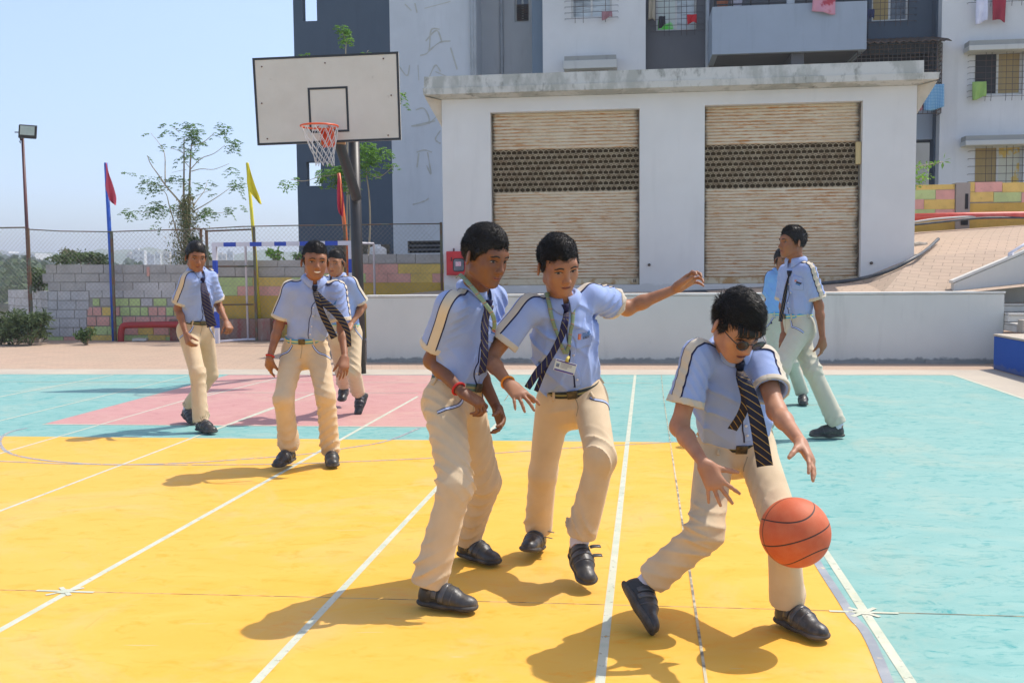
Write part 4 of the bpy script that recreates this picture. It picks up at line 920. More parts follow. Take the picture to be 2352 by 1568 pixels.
# floodlight
Yf = gp(74, 780).y
fl = root('floodlight_pole', Vector((gp(74, 780).x, Yf, 0)), 'thin maroon pole with a square floodlight, at the far left fence corner', 'floodlight')
mb = MB(); mb.tube([atY(74, 782, Yf), atY(52, 318, Yf)], [.042, .028], 10); mb.build('pole', mat('maroon_pole', (.12, .035, .035), .5, c2=(.08, .03, .03)), fl, True)
mb = MB(); q = [atY(41.5, 317, Yf - .12), atY(83, 320, Yf - .02), atY(84.5, 290, Yf - .08), atY(43, 287, Yf - .18)]; nf = (q[1] - q[0]).cross(q[3] - q[0]).normalized(); nf = nf if nf.y > 0 else -nf
mb.quadbox(q, nf * .09); mb.build('housing', M_bline, fl, bevel=.008)
ctr = (q[0] + q[1] + q[2] + q[3]) / 4; qq = [ctr + (p - ctr) * .80 - nf * .022 + Vector((0, 0, .018)) for p in q]; mb = MB(); mb.quadbox([qq[0] * .86 + qq[3] * .14, qq[1] * .86 + qq[2] * .14, qq[2], qq[3]], nf * .003); mb.build('lens', mat('floodlight_glass', (.42, .50, .47), .15, c2=(.5, .56, .54), scale=10), fl)
mb = MB(); mb.box(0, 1, 0, 1, 0, 1) if False else None
mb.tube([atY(34, 304, Yf), atY(42, 304, Yf)], .012, 6); mb.tube([atY(48, 322, Yf), atY(46, 316, Yf - .05)], .015, 6); mb.tube([atY(46, 318, Yf), atY(47, 330, Yf), atY(44, 324, Yf)], .006, 5); mb.build('bracket', M_blk, fl, True)
mb = MB(); g0 = gp(68, 786); mb.box(g0.dot(U) - .25, g0.dot(U) + .30, g0.dot(V) - .15, g0.dot(V) + .15, 0, .10); o = mb.build('footing', M_concrete, fl, bevel=.01)

# chain link fence: posts, top wire, mesh; several bays
BF = gp(255, 783).dot(V) - .02
M_post = mat('rusty_green_post', (.12, .13, .09), .7, c2=(.16, .09, .05), scale=5, lo=.45, hi=.55); M_wire = mat('chain_wire', (.34, .32, .27), .6, .3)
fe = root('chain_link_fence', fr(onb(260, 780, BF)[0], BF, 0), 'rusty chain link fence in front of the block walls', 'fence')
posts = [(-160, 527, 790), (64, 526, 782), (256, 533, 784), (461, 527, 770), (474, 530, 770), (583, 524, 734), (791, 519, 700), (1013, 513, 690)]
PA = []
for x, y0_, y1_ in posts:
    aT, zT = onb(x, y0_, BF); aB, zB_ = onb(x + 6, y1_, BF); PA.append((aT, zT)); mb = MB()
    mb.box(aT - .022, aT + .022, BF - .02, BF + .02, -.02, zT + .02); mb.build('post', M_post, fe)
tops = [onb(x, y, BF) for x, y in ((-160, 524), (0, 523.5), (60, 522.5))]; wire = MB(); wire.tube([fr(a, BF - .03, z) for a, z in tops], .016, 6)
T2 = [onb(x, y, BF) for x, y in ((68, 527), (140, 531), (250, 532.5), (330, 530), (461, 526), (560, 520.5), (680, 518), (800, 517), (900, 515), (1012, 514))]
wire.tube([fr(a, BF - .03, z) for a, z in T2], .012, 6); a, z = onb(478, 531, BF); a2, z2 = onb(578, 527, BF); wire.tube([fr(a, BF - .03, z), fr(a2, BF - .03, z2)], .018, 6)
a, z = onb(478, 700, BF); 
for yy in (612, 700): p_, q_ = onb(478, yy, BF), onb(583, yy - 1, BF); wire.tube([fr(p_[0], BF - .02, p_[1]), fr(q_[0], BF - .02, q_[1])], .016, 6)
p_, q_ = onb(800, 552, BF), onb(1012, 548, BF)
wire.build('top_rail', M_post, fe, True)
def topz(a):
    pts = [(t[0], t[1]) for t in tops] + [(t[0], t[1]) for t in T2]
    for (a0, z0), (a1, z1) in zip(pts, pts[1:]):
        if a0 <= a <= a1: return z0 + (z1 - z0) * (a - a0) / max(1e-6, a1 - a0)
    return pts[-1][1]
cell = .088; aL, aR = onb(-60, 600, BF)[0], onb(1012, 600, BF)[0]; wv, wf = [], []
def ribbon_seg(p, q, r=.0019):
    n = len(wv); d = (q - p).normalized(); s1 = d.cross(V).normalized() * r
    t = V * r
    wv.extend([tuple(p + s1), tuple(p - s1 * .5 + t), tuple(p - s1 * .5 - t), tuple(q + s1), tuple(q - s1 * .5 + t), tuple(q - s1 * .5 - t)])
    wf.extend([(n, n + 1, n + 4, n + 3), (n + 1, n + 2, n + 5, n + 4), (n + 2, n, n + 3, n + 5)])
ztm = 2.35; N_ = int((aR - aL + ztm) / cell)
for k in range(N_ + 1):
    for sgn in (1, -1):
        a0 = aL - (ztm if sgn > 0 else 0) + k * cell
        ptsl = []
        st_, prev = .35, None; z = .02; a = a0
        # straight strand at 45 degrees, clipped to the bays
        t = 0
        while t < ztm:
            t2 = min(ztm, t + st_); A0 = a0 + sgn * t; A1 = a0 + sgn * t2
            if aL <= min(A0, A1) and max(A0, A1) <= aR:
                if t2 + .02 <= topz(A1): ribbon_seg(fr(A0, BF + .03 + .004 * sgn, .02 + t), fr(A1, BF + .03 + .004 * sgn, .02 + t2))
                else:
                    tt = min(t2, max(t, topz(A0) - .03)); 
                    if tt > t: ribbon_seg(fr(A0, BF + .03 + .004 * sgn, .02 + t), fr(a0 + sgn * tt, BF + .03 + .004 * sgn, .02 + tt))
            t = t2
me = bpy.data.meshes.new('mesh_wire'); me.from_pydata(wv, [], wf); link('wire_mesh', me, M_wire, fe)

# red pipe hoop and the reddish stone kerb by the wall
BP = BW - .35
def pb_(x, y): a, z = onb(x, y, BP); return fr(a, BP, z)
mb = MB(); P_r = catmull([pb_(278, 790), pb_(278, 765), pb_(281, 752), pb_(290, 747), pb_(330, 746), pb_(388, 745), pb_(420, 745)], 6); mb.tube(P_r, .062, 12)
tag(mb.build('bent_pipe', mat('dark_red_pipe', (.36, .03, .03), .5, c2=(.30, .03, .03)), None, True, origin=gp(278, 785)), 'thick dark red bent pipe standing before the painted blocks', 'pipe')
mb = MB(); P_r = [pb_(630, 740), pb_(700, 738), pb_(812, 736)]; mb.tube(P_r, .05, 10); tag(mb.build('bent_pipe', bpy.data.materials['dark_red_pipe'], None, True, origin=P_r[0]), 'dark red pipe behind the goal and the smiling boy', 'pipe')
M_rs = mat('red_stained_concrete', (.27, .17, .14), .9, c2=(.30, .08, .07), scale=5, stretch=(1, 1, .35), lo=.5, hi=.62, c3=(.36, .32, .27), s3=7, lo3=.55, hi3=.7, bs=20)
A = rect(384, 733, 640, 782, BW - .30)
mb = MB(); mb.box(A[0], onb(600, 760, BW)[0], BW - .22, BW - .03, 0, A[3]); o = mb.build('low_bench_wall', M_rs, None, origin=fr(A[0], BW - .2, 0), bevel=.02); tag(o, 'low reddish stained concrete bench wall behind the goal', 'wall')
A2 = rect(600, 733, 640, 782, BW - .30); mb = MB(); mb.box(onb(600, 760, BW)[0] + .005, onb(632, 760, BW)[0], BW - .26, BW - .03, 0, A2[3] + .01); o = mb.build('low_bench_wall', M_rs, None, origin=fr(A2[0], BW - .2, 0), bevel=.02); tag(o, 'short reddish concrete block at the right end of the low bench wall', 'wall')
rock(gp(322, 783) + Vector((0, 0, .03)), (.3, .12, .06), 31, 'broken_tile', 'flat pale tile scrap on the ground below the bent red pipe', 'rubble', M_cabw)
A = rect(0, 779, 85, 790, BF - .05); mb = MB(); mb.box(A[0] - 3, onb(86, 780, BF)[0], BF - .1, BF + .02, -.01, .10); o = mb.build('painted_kerb', M_bg, None, origin=fr(A[0], BF, 0)); tag(o, 'low green painted kerb under the left fence bay', 'kerb')

# ------------------------------------------------------------ plants
def leafm(name, c, c2, trans=.35):
    m, nt, b = newmat(name, .6, 0, .3); vec = coords(nt, (1, 1, 1), obj=False)
    col = mixc(nt, ramp(nt, noise(nt, vec, 4, 3), [(.35, 0.0), (.65, 1.0)]), c, c2); lk(nt, col, b.inputs['Base Color'])
    tr = N(nt, 'ShaderNodeBsdfTranslucent'); lk(nt, col, tr.inputs[0]); mx = N(nt, 'ShaderNodeMixShader'); mx.inputs[0].default_value = trans
    lk(nt, b.outputs[0], mx.inputs[1]); lk(nt, tr.outputs[0], mx.inputs[2]); lk(nt, mx.outputs[0], nt.nodes['Material Output'].inputs[0]); return m
M_leaf = leafm('moringa_leaf', (.20, .33, .09), (.13, .25, .07), .5); M_leaf2 = leafm('bright_leaf', (.22, .42, .06), (.14, .30, .05)); M_leafd = leafm('shrub_leaf', (.11, .18, .06), (.08, .13, .05)); M_dry = leafm('dry_creeper', (.36, .29, .16), (.22, .25, .11))
M_bark = mat('bark', (.34, .28, .20), .9, c2=(.24, .20, .14), scale=8); M_twig = mat('twig', (.44, .37, .25), .9)
class Leaves:
    def __init__(s, seed): s.v = []; s.f = []; s.r = random.Random(seed)
    def leaf(s, p, l, w=.5):
        r = s.r; d = Vector((r.gauss(0, 1), r.gauss(0, 1), r.gauss(-.2, .7))).normalized(); q = d.cross(Vector((r.gauss(0, 1), r.gauss(0, 1), r.gauss(0, 1)))).normalized() * l * w * .5
        n = len(s.v); p = Vector(p); s.v += [tuple(p), tuple(p + d * l * .5 + q), tuple(p + d * l), tuple(p + d * l * .5 - q)]; s.f.append((n, n + 1, n + 2, n + 3))
    def leafd(s, p, d, l, w=.5):
        r = s.r; d = Vector(d).normalized(); q = d.cross(Vector((r.gauss(0, .4), r.gauss(0, .4), 1))).normalized() * l * w * .5
        n = len(s.v); p = Vector(p); s.v += [tuple(p), tuple(p + d * l * .45 + q), tuple(p + d * l), tuple(p + d * l * .45 - q)]; s.f.append((n, n + 1, n + 2, n + 3))
    def frond(s, p, d, L, leaf=.035, nsub=5):
        """a drooping compound leaf: rachis with side stems and small leaflets"""
        r = s.r; d = Vector(d).normalized(); side = d.cross(Vector((0, 0, 1))); side = side.normalized() if side.length > .1 else Vector((1, 0, 0))
        for k in range(nsub):
            t = (k + 1) / nsub; c = Vector(p) + d * L * t + Vector((0, 0, -.45 * L * t * t))
            for sg in (-1, 1):
                sd_ = (side * sg + d * .6 + Vector((0, 0, -.15 + r.uniform(-.2, .1)))).normalized(); ll = L * .42 * (1 - .5 * t) * r.uniform(.7, 1.1)
                for m_ in range(5):
                    q = c + sd_ * ll * (m_ + 1) / 5 + Vector((0, 0, -.1 * ll * (m_ / 5) ** 2))
                    for w in (-1, 1):
                        s.leafd(q, d * w * .7 + sd_ * .6 + Vector((0, 0, r.uniform(-.5, .1))), leaf * r.uniform(.7, 1.3), .55)
    def build(s, name, m, parent=None, origin=None):
        me = bpy.data.meshes.new(name); me.from_pydata(s.v, [], s.f); return link(name, me, m, parent, origin)
# moringa tree behind the block wall
YT = BW + 1.6
def tp(x, y, dy=0):
    """point of the tree seen at (x, y) in the big crop of the tree"""
    return atY(258.4 + x / 4.552, 258.4 + y / 4.552, YT + dy)
tr0 = atY(421, 610, YT); tr0.z = -.2
tree = root('moringa_tree', tr0, 'sparse moringa tree with drooping fronds and dry creeper round its trunk, behind the block wall', 'tree')
mb = MB(); limbs = [([(760, 1700), (760, 1300), (745, 900), (748, 560), (748, 260)], .05, .012), ([(790, 1700), (800, 1200), (805, 800), (815, 500), (825, 330)], .05, .012),
   ([(735, 1000), (690, 920), (560, 770), (500, 680), (400, 540), (365, 450)], .03, .007), ([(550, 760), (550, 600), (545, 440), (500, 340), (400, 215)], .018, .005), ([(770, 1650), (700, 1350), (600, 1000), (560, 850), (490, 790)], .022, .006),
   ([(820, 590), (930, 480), (1060, 430), (1180, 340)], .016, .006), ([(825, 350), (950, 310), (1060, 220)], .014, .006), ([(825, 615), (930, 590), (1060, 595), (1220, 535)], .014, .005),
   ([(830, 1030), (870, 940), (960, 820), (990, 720)], .016, .006), ([(850, 1030), (990, 950), (1130, 860), (1240, 780)], .016, .005), ([(850, 1120), (960, 1040), (1130, 1050), (1240, 1010)], .014, .004), ([(560, 960), (460, 1030), (260, 1040)], .012, .004), ([(540, 770), (430, 750), (270, 740)], .013, .004),
   ([(520, 980), (430, 940), (350, 970)], .012, .004), ([(745, 430), (690, 400), (600, 370)], .010, .003), ([(770, 600), (700, 610), (620, 630)], .008, .003), ([(830, 890), (930, 850), (1050, 800)], .009, .003), ([(800, 570), (760, 520), (745, 480)], .010, .004), ([(700, 210), (650, 170), (610, 160)], .008, .003)]
trk = MB()
rt = random.Random(8)
for i, (P, r0, r1) in enumerate(limbs):
    dys = rt.uniform(-.5, .5) if i > 1 else 0
    pts = catmull([tp(x, y, dys * k / max(1, len(P) - 1)) for k, (x, y) in enumerate(P)], 4); n = len(pts)
    if i < 2: pts[0].z = -.2 if False else pts[0].z
    (trk if i < 2 else mb).tube(pts, [(r0 + (r1 - r0) * k / (n - 1)) * .72 for k in range(n)], 6)
trk.tube([tr0, tp(775, 1650), tp(770, 1250), tp(765, 1000)], [.09, .08, .065, .03], 8)
t_ = trk.build('trunk', M_bark, tree, True); mb.build('branch', M_twig, t_, True)
lv = Leaves(5)
cl = [(830, 130, 90, 60, 20), (840, 200, 110, 50, 26), (800, 260, 100, 30, 12), (870, 305, 90, 15, 8), (1180, 120, 70, 40, 10), (1110, 190, 40, 30, 7), (1180, 230, 30, 30, 6), (1240, 290, 70, 30, 12), (1260, 350, 40, 40, 8), (590, 130, 40, 40, 6), (590, 190, 30, 40, 7), (390, 690, 90, 40, 14), (400, 750, 100, 40, 12), (370, 800, 30, 40, 6), (460, 780, 50, 40, 7), (590, 700, 50, 40, 6),
      (420, 970, 90, 30, 14), (510, 940, 60, 30, 10), (400, 1030, 40, 40, 7), (190, 1030, 60, 40, 13), (1300, 740, 70, 40, 14), (1280, 700, 60, 30, 8), (1240, 1010, 60, 40, 9), (1330, 980, 30, 40, 5), (1010, 1000, 80, 50, 14), (1100, 1040, 50, 30, 7), (900, 1070, 60, 60, 10), (1260, 590, 40, 60, 8), (1000, 700, 50, 50, 5), (960, 770, 40, 60, 5),
      (560, 350, 50, 40, 4), (650, 370, 40, 30, 4), (760, 380, 60, 60, 9), (780, 430, 60, 60, 8), (700, 450, 50, 40, 4), (780, 720, 60, 80, 16), (640, 960, 80, 60, 10), (620, 630, 30, 20, 2), (365, 450, 25, 15, 2), (400, 215, 25, 15, 2), (930, 375, 20, 20, 1), (940, 480, 20, 30, 2), (1100, 860, 30, 20, 2), (150, 640, 40, 10, 3), (480, 1190, 40, 20, 3), (560, 1010, 60, 40, 7)]
for x, y, rx, ry, n in cl:
    for _ in range(max(1, int(n * .72))):
        p = tp(x + rt.gauss(0, rx * .42), y + rt.gauss(0, ry * .42), rt.gauss(0, .12)); lv.frond(p, (rt.uniform(-1, 1), rt.uniform(-1, 1), rt.uniform(-.5, .25)), rt.uniform(.12, .22), .034, 3)
lv.build('crown', M_leaf, tree)
lv = Leaves(6)
for k in range(3000):
    t = rt.random(); y = 850 + 800 * t; w = 35 + 70 * math.sin(min(1, t * 1.5) * 1.7); x = 765 + rt.gauss(0, w * .75) + (30 if y < 900 else 0)
    p = tp(x, y, rt.gauss(0, .16)); lv.leafd(p, (rt.gauss(0, .5), rt.gauss(0, .5), rt.gauss(-.6, .5)), rt.uniform(.04, .10), .28)
lv.build('dry_creeper', M_dry, tree)
lv = Leaves(7)
for k in range(1200):
    t = rt.random(); y = 950 + 700 * t; w = 60 + 110 * t; x = 770 + rt.gauss(0, w * .62); lv.leaf(tp(x, y, rt.gauss(0, .25)), rt.uniform(.03, .065), .5)
for k in range(500): lv.leaf(tp(850 + rt.gauss(0, 28), 1335 + rt.gauss(0, 14), -.3), .05, .5)
lv.build('creeper_leaves', M_leafd, tree)

def bush(px, py, Y, rx, rz, n, m, label, name='shrub', leaf=.07, ry=None, seed=1, stems=7, groundz=None, cat_='shrub', group=None, w=.5):
    c = atY(px, py, Y); base = Vector(c); base.z = groundz if groundz is not None else c.z - rz; ro = root(name, base, label, cat_, group); rr = random.Random(seed); lv = Leaves(seed); mb = MB()
    ry = ry or rx * .7
    lobes = [(Vector((rr.uniform(-1, 1) * rx * .6, rr.uniform(-1, 1) * ry * .6, rr.uniform(-.3, .75) * rz)), rr.uniform(.35, .6)) for _ in range(9)]
    for k in range(n):
        lo, s_ = rr.choice(lobes); d = Vector((rr.gauss(0, 1), rr.gauss(0, 1), rr.gauss(0, 1))).normalized() * (rr.random() ** .4) * s_
        lv.leaf(c + lo + Vector((d.x * rx, d.y * ry, d.z * rz)), leaf * rr.uniform(.6, 1.3), w)
    for lo, s_ in lobes[:stems]: mb.tube([base, (base + c + lo) / 2 + Vector((rr.uniform(-.05, .05), 0, 0)), c + lo], [.02, .014, .006], 5)
    mb.build('stem', M_bark, ro, True); lv.build('foliage', m, ro); return ro
bush(184, 598, BW + 1.5, .58, .20, 1300, M_leafd, 'dusty shrub above the stepped block wall, left of the blue flagpole', seed=2, leaf=.085); bush(158, 588, BW + 2.2, .22, .14, 400, leafm('dusty_leaf', (.22, .22, .13), (.14, .17, .08)), 'dusty dry shrub top showing over the left wall shrub', seed=3)
bush(92, 650, BW + 2.0, .22, .30, 800, M_leafd, 'dark green shrub in the wall step at far left', seed=4, leaf=.09)
bush(68, 752, BW - .1, .44, .28, 1700, leafm('dark_grass_leaf', (.13, .18, .08), (.08, .12, .05)), 'bushy dark green shrub at the foot of the far left wall', seed=5, leaf=.13, ry=.3, groundz=0, w=.22); bush(0, 765, BW + .1, .5, .4, 1800, leafm('olive_leaf', (.11, .14, .05), (.07, .09, .035)), 'olive shrub cut by the left picture edge', seed=6, leaf=.12, ry=.3, groundz=0, w=.25)
bush(198, 770, BW - .15, .22, .14, 500, M_leafd, 'small weed at the foot of the painted blocks, left of the blue flagpole', 'weed', seed=7, groundz=0, cat_='weed'); bush(470, 590, BW + 1.0, .18, .22, 500, M_leafd, 'dark shrub just right of the walking boy\'s head behind the wall', seed=8)
bush(635, 587, BW + .9, .22, .14, 260, M_leaf2, 'bright green sapling above the wall behind the goal', 'sapling', seed=9, leaf=.07, cat_='sapling'); bush(683, 590, BW + .9, .12, .10, 130, M_leaf2, 'small bright green sprig above the wall left of the smiling boy', 'sapling', seed=10, leaf=.06, cat_='sapling')
# young trees behind the hoop
def sapling(pts, cl_, Y, label, seed, m=M_leaf2, r=.022):
    P = [atY(x, y, Y) for x, y in pts]; b = Vector(P[0]); ro = root('young_tree', b, label, 'tree', None); mb = MB(); C = catmull(P, 4); n = len(C); mb.tube(C, [r * (1 - .7 * k / n) for k in range(n)], 6)
    rr = random.Random(seed)
    for br in cl_[1]:
        Q = catmull([atY(x, y, Y + rr.uniform(-.2, .2)) for x, y in br], 4); mb.tube(Q, .006, 5)
    mb.build('trunk', M_twig, ro, True); lv = Leaves(seed)
    for x, y, rx, ry_, k in cl_[0]:
        for _ in range(k): lv.frond(atY(x + rr.gauss(0, rx * .45), y + rr.gauss(0, ry_ * .45), Y + rr.gauss(0, .15)), (rr.uniform(-1, 1), rr.uniform(-1, 1), rr.uniform(-.5, .2)), rr.uniform(.12, .22), .042, 3)
    lv.build('crown', m, ro); return ro
sapling([(846, 590), (850, 520), (848, 450), (842, 400), (842, 370)], ([(852, 345, 32, 18, 34), (845, 370, 26, 20, 24), (790, 385, 22, 14, 10), (880, 340, 16, 8, 6), (900, 372, 16, 6, 4), (858, 392, 12, 8, 4), (845, 325, 25, 8, 8)], [[(845, 395), (870, 408), (905, 380)]]), BW + 1.3, 'young tree with pale bare stem right of the hoop post', 3)
sapling([(800, 600), (805, 520), (800, 430), (790, 380)], ([(775, 385, 32, 18, 30), (760, 402, 26, 16, 16), (782, 412, 20, 14, 14), (805, 428, 12, 10, 6), (668, 415, 12, 8, 5), (690, 412, 8, 4, 2), (735, 395, 16, 10, 7)], [[(795, 400), (740, 405), (700, 416), (668, 412)]]), BW + 1.5, 'young tree with spreading light green fronds left of the hoop post', 4)
sapling([(797, 600), (798, 300), (798, 180), (794, 122), (795, 95), (785, 75)], ([(786, 66, 10, 12, 16), (792, 88, 6, 10, 8), (840, 118, 10, 5, 4), (702, 126, 12, 4, 5), (922, 214, 10, 8, 5), (924, 238, 4, 4, 1)], [[(798, 180), (830, 140), (846, 116)], [(798, 200), (740, 150), (705, 127)], [(800, 300), (880, 240), (930, 215)]]), BW + 3.2, 'tall thin tree rising behind the backboard with a yellowing tip', 5)
# leaves at the right corner of the utility building
ro = root('leafy_branch', atY(2095, 420, 17.8), 'bright leafy branch reaching out from behind the utility building corner', 'plant'); lv = Leaves(9); mb = MB()
for br in ([(2080, 400), (2110, 383), (2140, 377), (2165, 372)], [(2080, 420), (2105, 412), (2130, 408)]): mb.tube(catmull([atY(x, y, 17.8) for x, y in br], 3), .008, 5)
for x, y, s_, n in ((2112, 383, 8, 26), (2130, 378, 8, 20), (2148, 377, 5, 8), (2112, 410, 8, 30), (2128, 408, 7, 16), (2095, 400, 14, 60), (2095, 425, 14, 50)):
    for _ in range(n): lv.leaf(atY(x + rt.gauss(0, s_), y + rt.gauss(0, s_ * .5), 17.8 + rt.gauss(0, .1)), .07, .5)
for x, y, dx, dz in ((2167, 366, .1, .4), (2166, 372, -.1, -1), (2168, 371, 1, -.2), (2170, 368, .7, .2)): lv.leafd(atY(x, y, 17.7), (dx, 0, dz), .13, .5)
mb.build('stem', M_twig, ro, True); lv.build('foliage', M_leaf2, ro)
# white water tank by the apartment foot
c = atY(866, 575, BW + 3.4); mb = MB(); mb.tube([c + Vector((0, 0, -.5)), c + Vector((0, 0, -.48)), c + Vector((0, 0, .02)), c + Vector((0, 0, .06)), c + Vector((0, 0, .09)), c + Vector((0, 0, .13))], [.20, .21, .21, .17, .09, .085], 16)
tag(mb.build('water_can', mat('white_plastic', (.72, .74, .74), .4), None, True, origin=c), 'white plastic water can behind the goal at the apartment foot', 'water can')

# far town and woods
rf = random.Random(12)
M_far = [mat('far_wall_white', (.62, .62, .60), .9), mat('far_wall_cream', (.52, .46, .38), .9), mat('far_wall_grey', (.38, .40, .43), .9)]; M_fw = mat('far_window', (.10, .11, .13), .6)
for i, (x, y, w, h) in enumerate([(318, 588, 26, 26), (300, 592, 20, 18), (345, 592, 18, 14), (362, 590, 12, 18), (382, 588, 16, 20), (400, 586, 14, 22), (416, 590, 12, 14), (510, 592, 18, 16), (528, 588, 14, 20), (20, 588, 120, 12), (160, 583, 26, 10), (440, 592, 16, 12)]):
    Y = 560 + rf.uniform(0, 60); c = atY(x, y, Y); W = w * Y / FPX; H = h * Y / FPX; ro = root('distant_building', (c.x, Y, c.z - H / 2), 'pale distant block %s' % ['left of the rest beside the blue flagpole', 'low and grey nearest the blue flagpole', 'low and wide in mid town', 'narrow and cream', 'tall beside the moringa tree on its left', 'tallest just left of the moringa trunk', 'small against the moringa trunk', 'seen through the goal, wider', 'seen through the goal, taller', 'long and low at the far left edge', 'white and low above the dusty shrub', 'low between moringa trunk and walking boy'][i], 'building', 'distant town buildings')
    mb = MB(); x0, x1 = c.x - W / 2, c.x + W / 2; T = lambda a, b_, z: Vector((a, b_, z)); mb.box(x0, x1, Y, Y + W * .7, c.z - H / 2 - 30, c.z + H / 2, T=T); mb.box(x0 + W * .2, x0 + W * .5, Y + .1, Y + W * .4, c.z + H / 2 + .002, c.z + H / 2 + 1.2, T=T); mb.build('wall', M_far[i % 3], ro)
    nx = max(2, int(W / 3)); nz = max(1, int(H / 3))
    for a in range(nx):
        for b_ in range(nz):
            ax = x0 + W * (a + .3) / nx; az = c.z - H / 2 + H * (b_ + .35) / nz; mb = MB(); mb.box(ax, ax + W / nx * .4, Y - .25, Y - .01, az, az + H / nz * .4, T=T); mb.build('window', M_fw, ro)
lv = Leaves(20)
for k in range(24000):
    Yd = rt.uniform(90, 330); x = rt.uniform(-420, 330) if rt.random() < .35 else rt.uniform(-150, 110); top_ = 592 + (0 if x < 75 else 12); yy = rt.triangular(top_, 690, 600 + 60 * (1 - (Yd - 90) / 240))
    c = atY(x, yy, Yd); 
    lv.leaf(c, Yd * .0075, .8)
o = lv.build('woodland', leafm('woodland_leaf', (.085, .13, .05), (.05, .085, .035), .2)); tag(o, 'hazy scrub woodland beyond the block wall at far left', 'woodland', None, 'stuff')

# ============================================================ FIGURES: distance-field bodies turned into one surface each
def nv(a): return np.array(a, dtype=np.float64)
def unit(a): a = nv(a); return a / (np.linalg.norm(a) + 1e-12)
_wd = np.random.RandomState(3).randn(5, 3) ; _wp = np.random.RandomState(4).rand(5) * 6.28
def wob(P, f):
    s = 0
    for d, p in zip(_wd, _wp): s = s + np.sin(P @ (d * f) + p)
    return s / 2.6
class Cone:
    """rounded cone a->b, optionally flattened by k along n; clip: planes (point, normal) the solid stays behind; fold: cloth folds"""
    def __init__(s, a, b, ra, rb, n=None, k=1.0, sm=.02, clip=(), hollow=None, fold=None, sub=False):
        s.a, s.b, s.ra, s.rb, s.k, s.sm, s.sub = nv(a), nv(b), ra, rb, k, sm, sub; s.n = None if n is None else unit(n)
        s.clip = [(nv(p), unit(q)) for p, q in clip]; s.hollow = hollow; s.fold = fold
        s.c = (s.a + s.b) / 2; s.R = np.linalg.norm(s.b - s.a) / 2 + max(ra, rb) + .01
    def d(s, P):
        q = P - s.a; ba = s.b - s.a
        if s.n is not None:
            q = q + np.outer((1 / s.k - 1) * (q @ s.n), s.n); ba = ba + (1 / s.k - 1) * (ba @ s.n) * s.n
        l2 = ba @ ba + 1e-12; t = q @ ba / l2; h = np.clip(t, 0, 1)
        r = s.ra + (s.rb - s.ra) * h
        D = np.linalg.norm(q - np.outer(h, ba), axis=1) - r
        if s.k < 1: D = D * (s.k ** .5)
        if s.fold is not None: D = D + s.fold(P, h, q - np.outer(h, ba))
        for p, n in s.clip: D = np.maximum(D, (P - p) @ n)
        if s.hollow is not None: D = np.maximum(D, -s.hollow.d(P))
        return D
class Ell:
    def __init__(s, c, r, M=None, sm=.02, clip=(), sub=False, fold=None):
        s.c, s.r, s.M, s.sm, s.sub = nv(c), nv(r), (np.eye(3) if M is None else np.array(M)), sm, sub; s.R = max(r) + .01; s.clip = [(nv(p), unit(q)) for p, q in clip]; s.fold = fold
    def d(s, P):
        q = (P - s.c) @ s.M; u = q / s.r; k0 = np.linalg.norm(u, axis=1); k1 = np.linalg.norm(u / s.r, axis=1) + 1e-9
        D = k0 * (k0 - 1) / k1
        if s.fold is not None: D = D + s.fold(P, None, q)
        for p, n in s.clip: D = np.maximum(D, (P - p) @ n)
        return D
def field(prims, P, cull=None):
    D = np.full(len(P), 1.0)
    for p in prims:
        if p.sub: continue
        x = p.d(P); k = p.sm; h = np.maximum(k - np.abs(D - x), 0) / k; D = np.minimum(D, x) - h * h * k * .25
    for p in prims:
        if not p.sub: continue
        x = -p.d(P); k = p.sm; h = np.maximum(k - np.abs(D - x), 0) / k; D = np.maximum(D, x) + h * h * k * .25
    return D
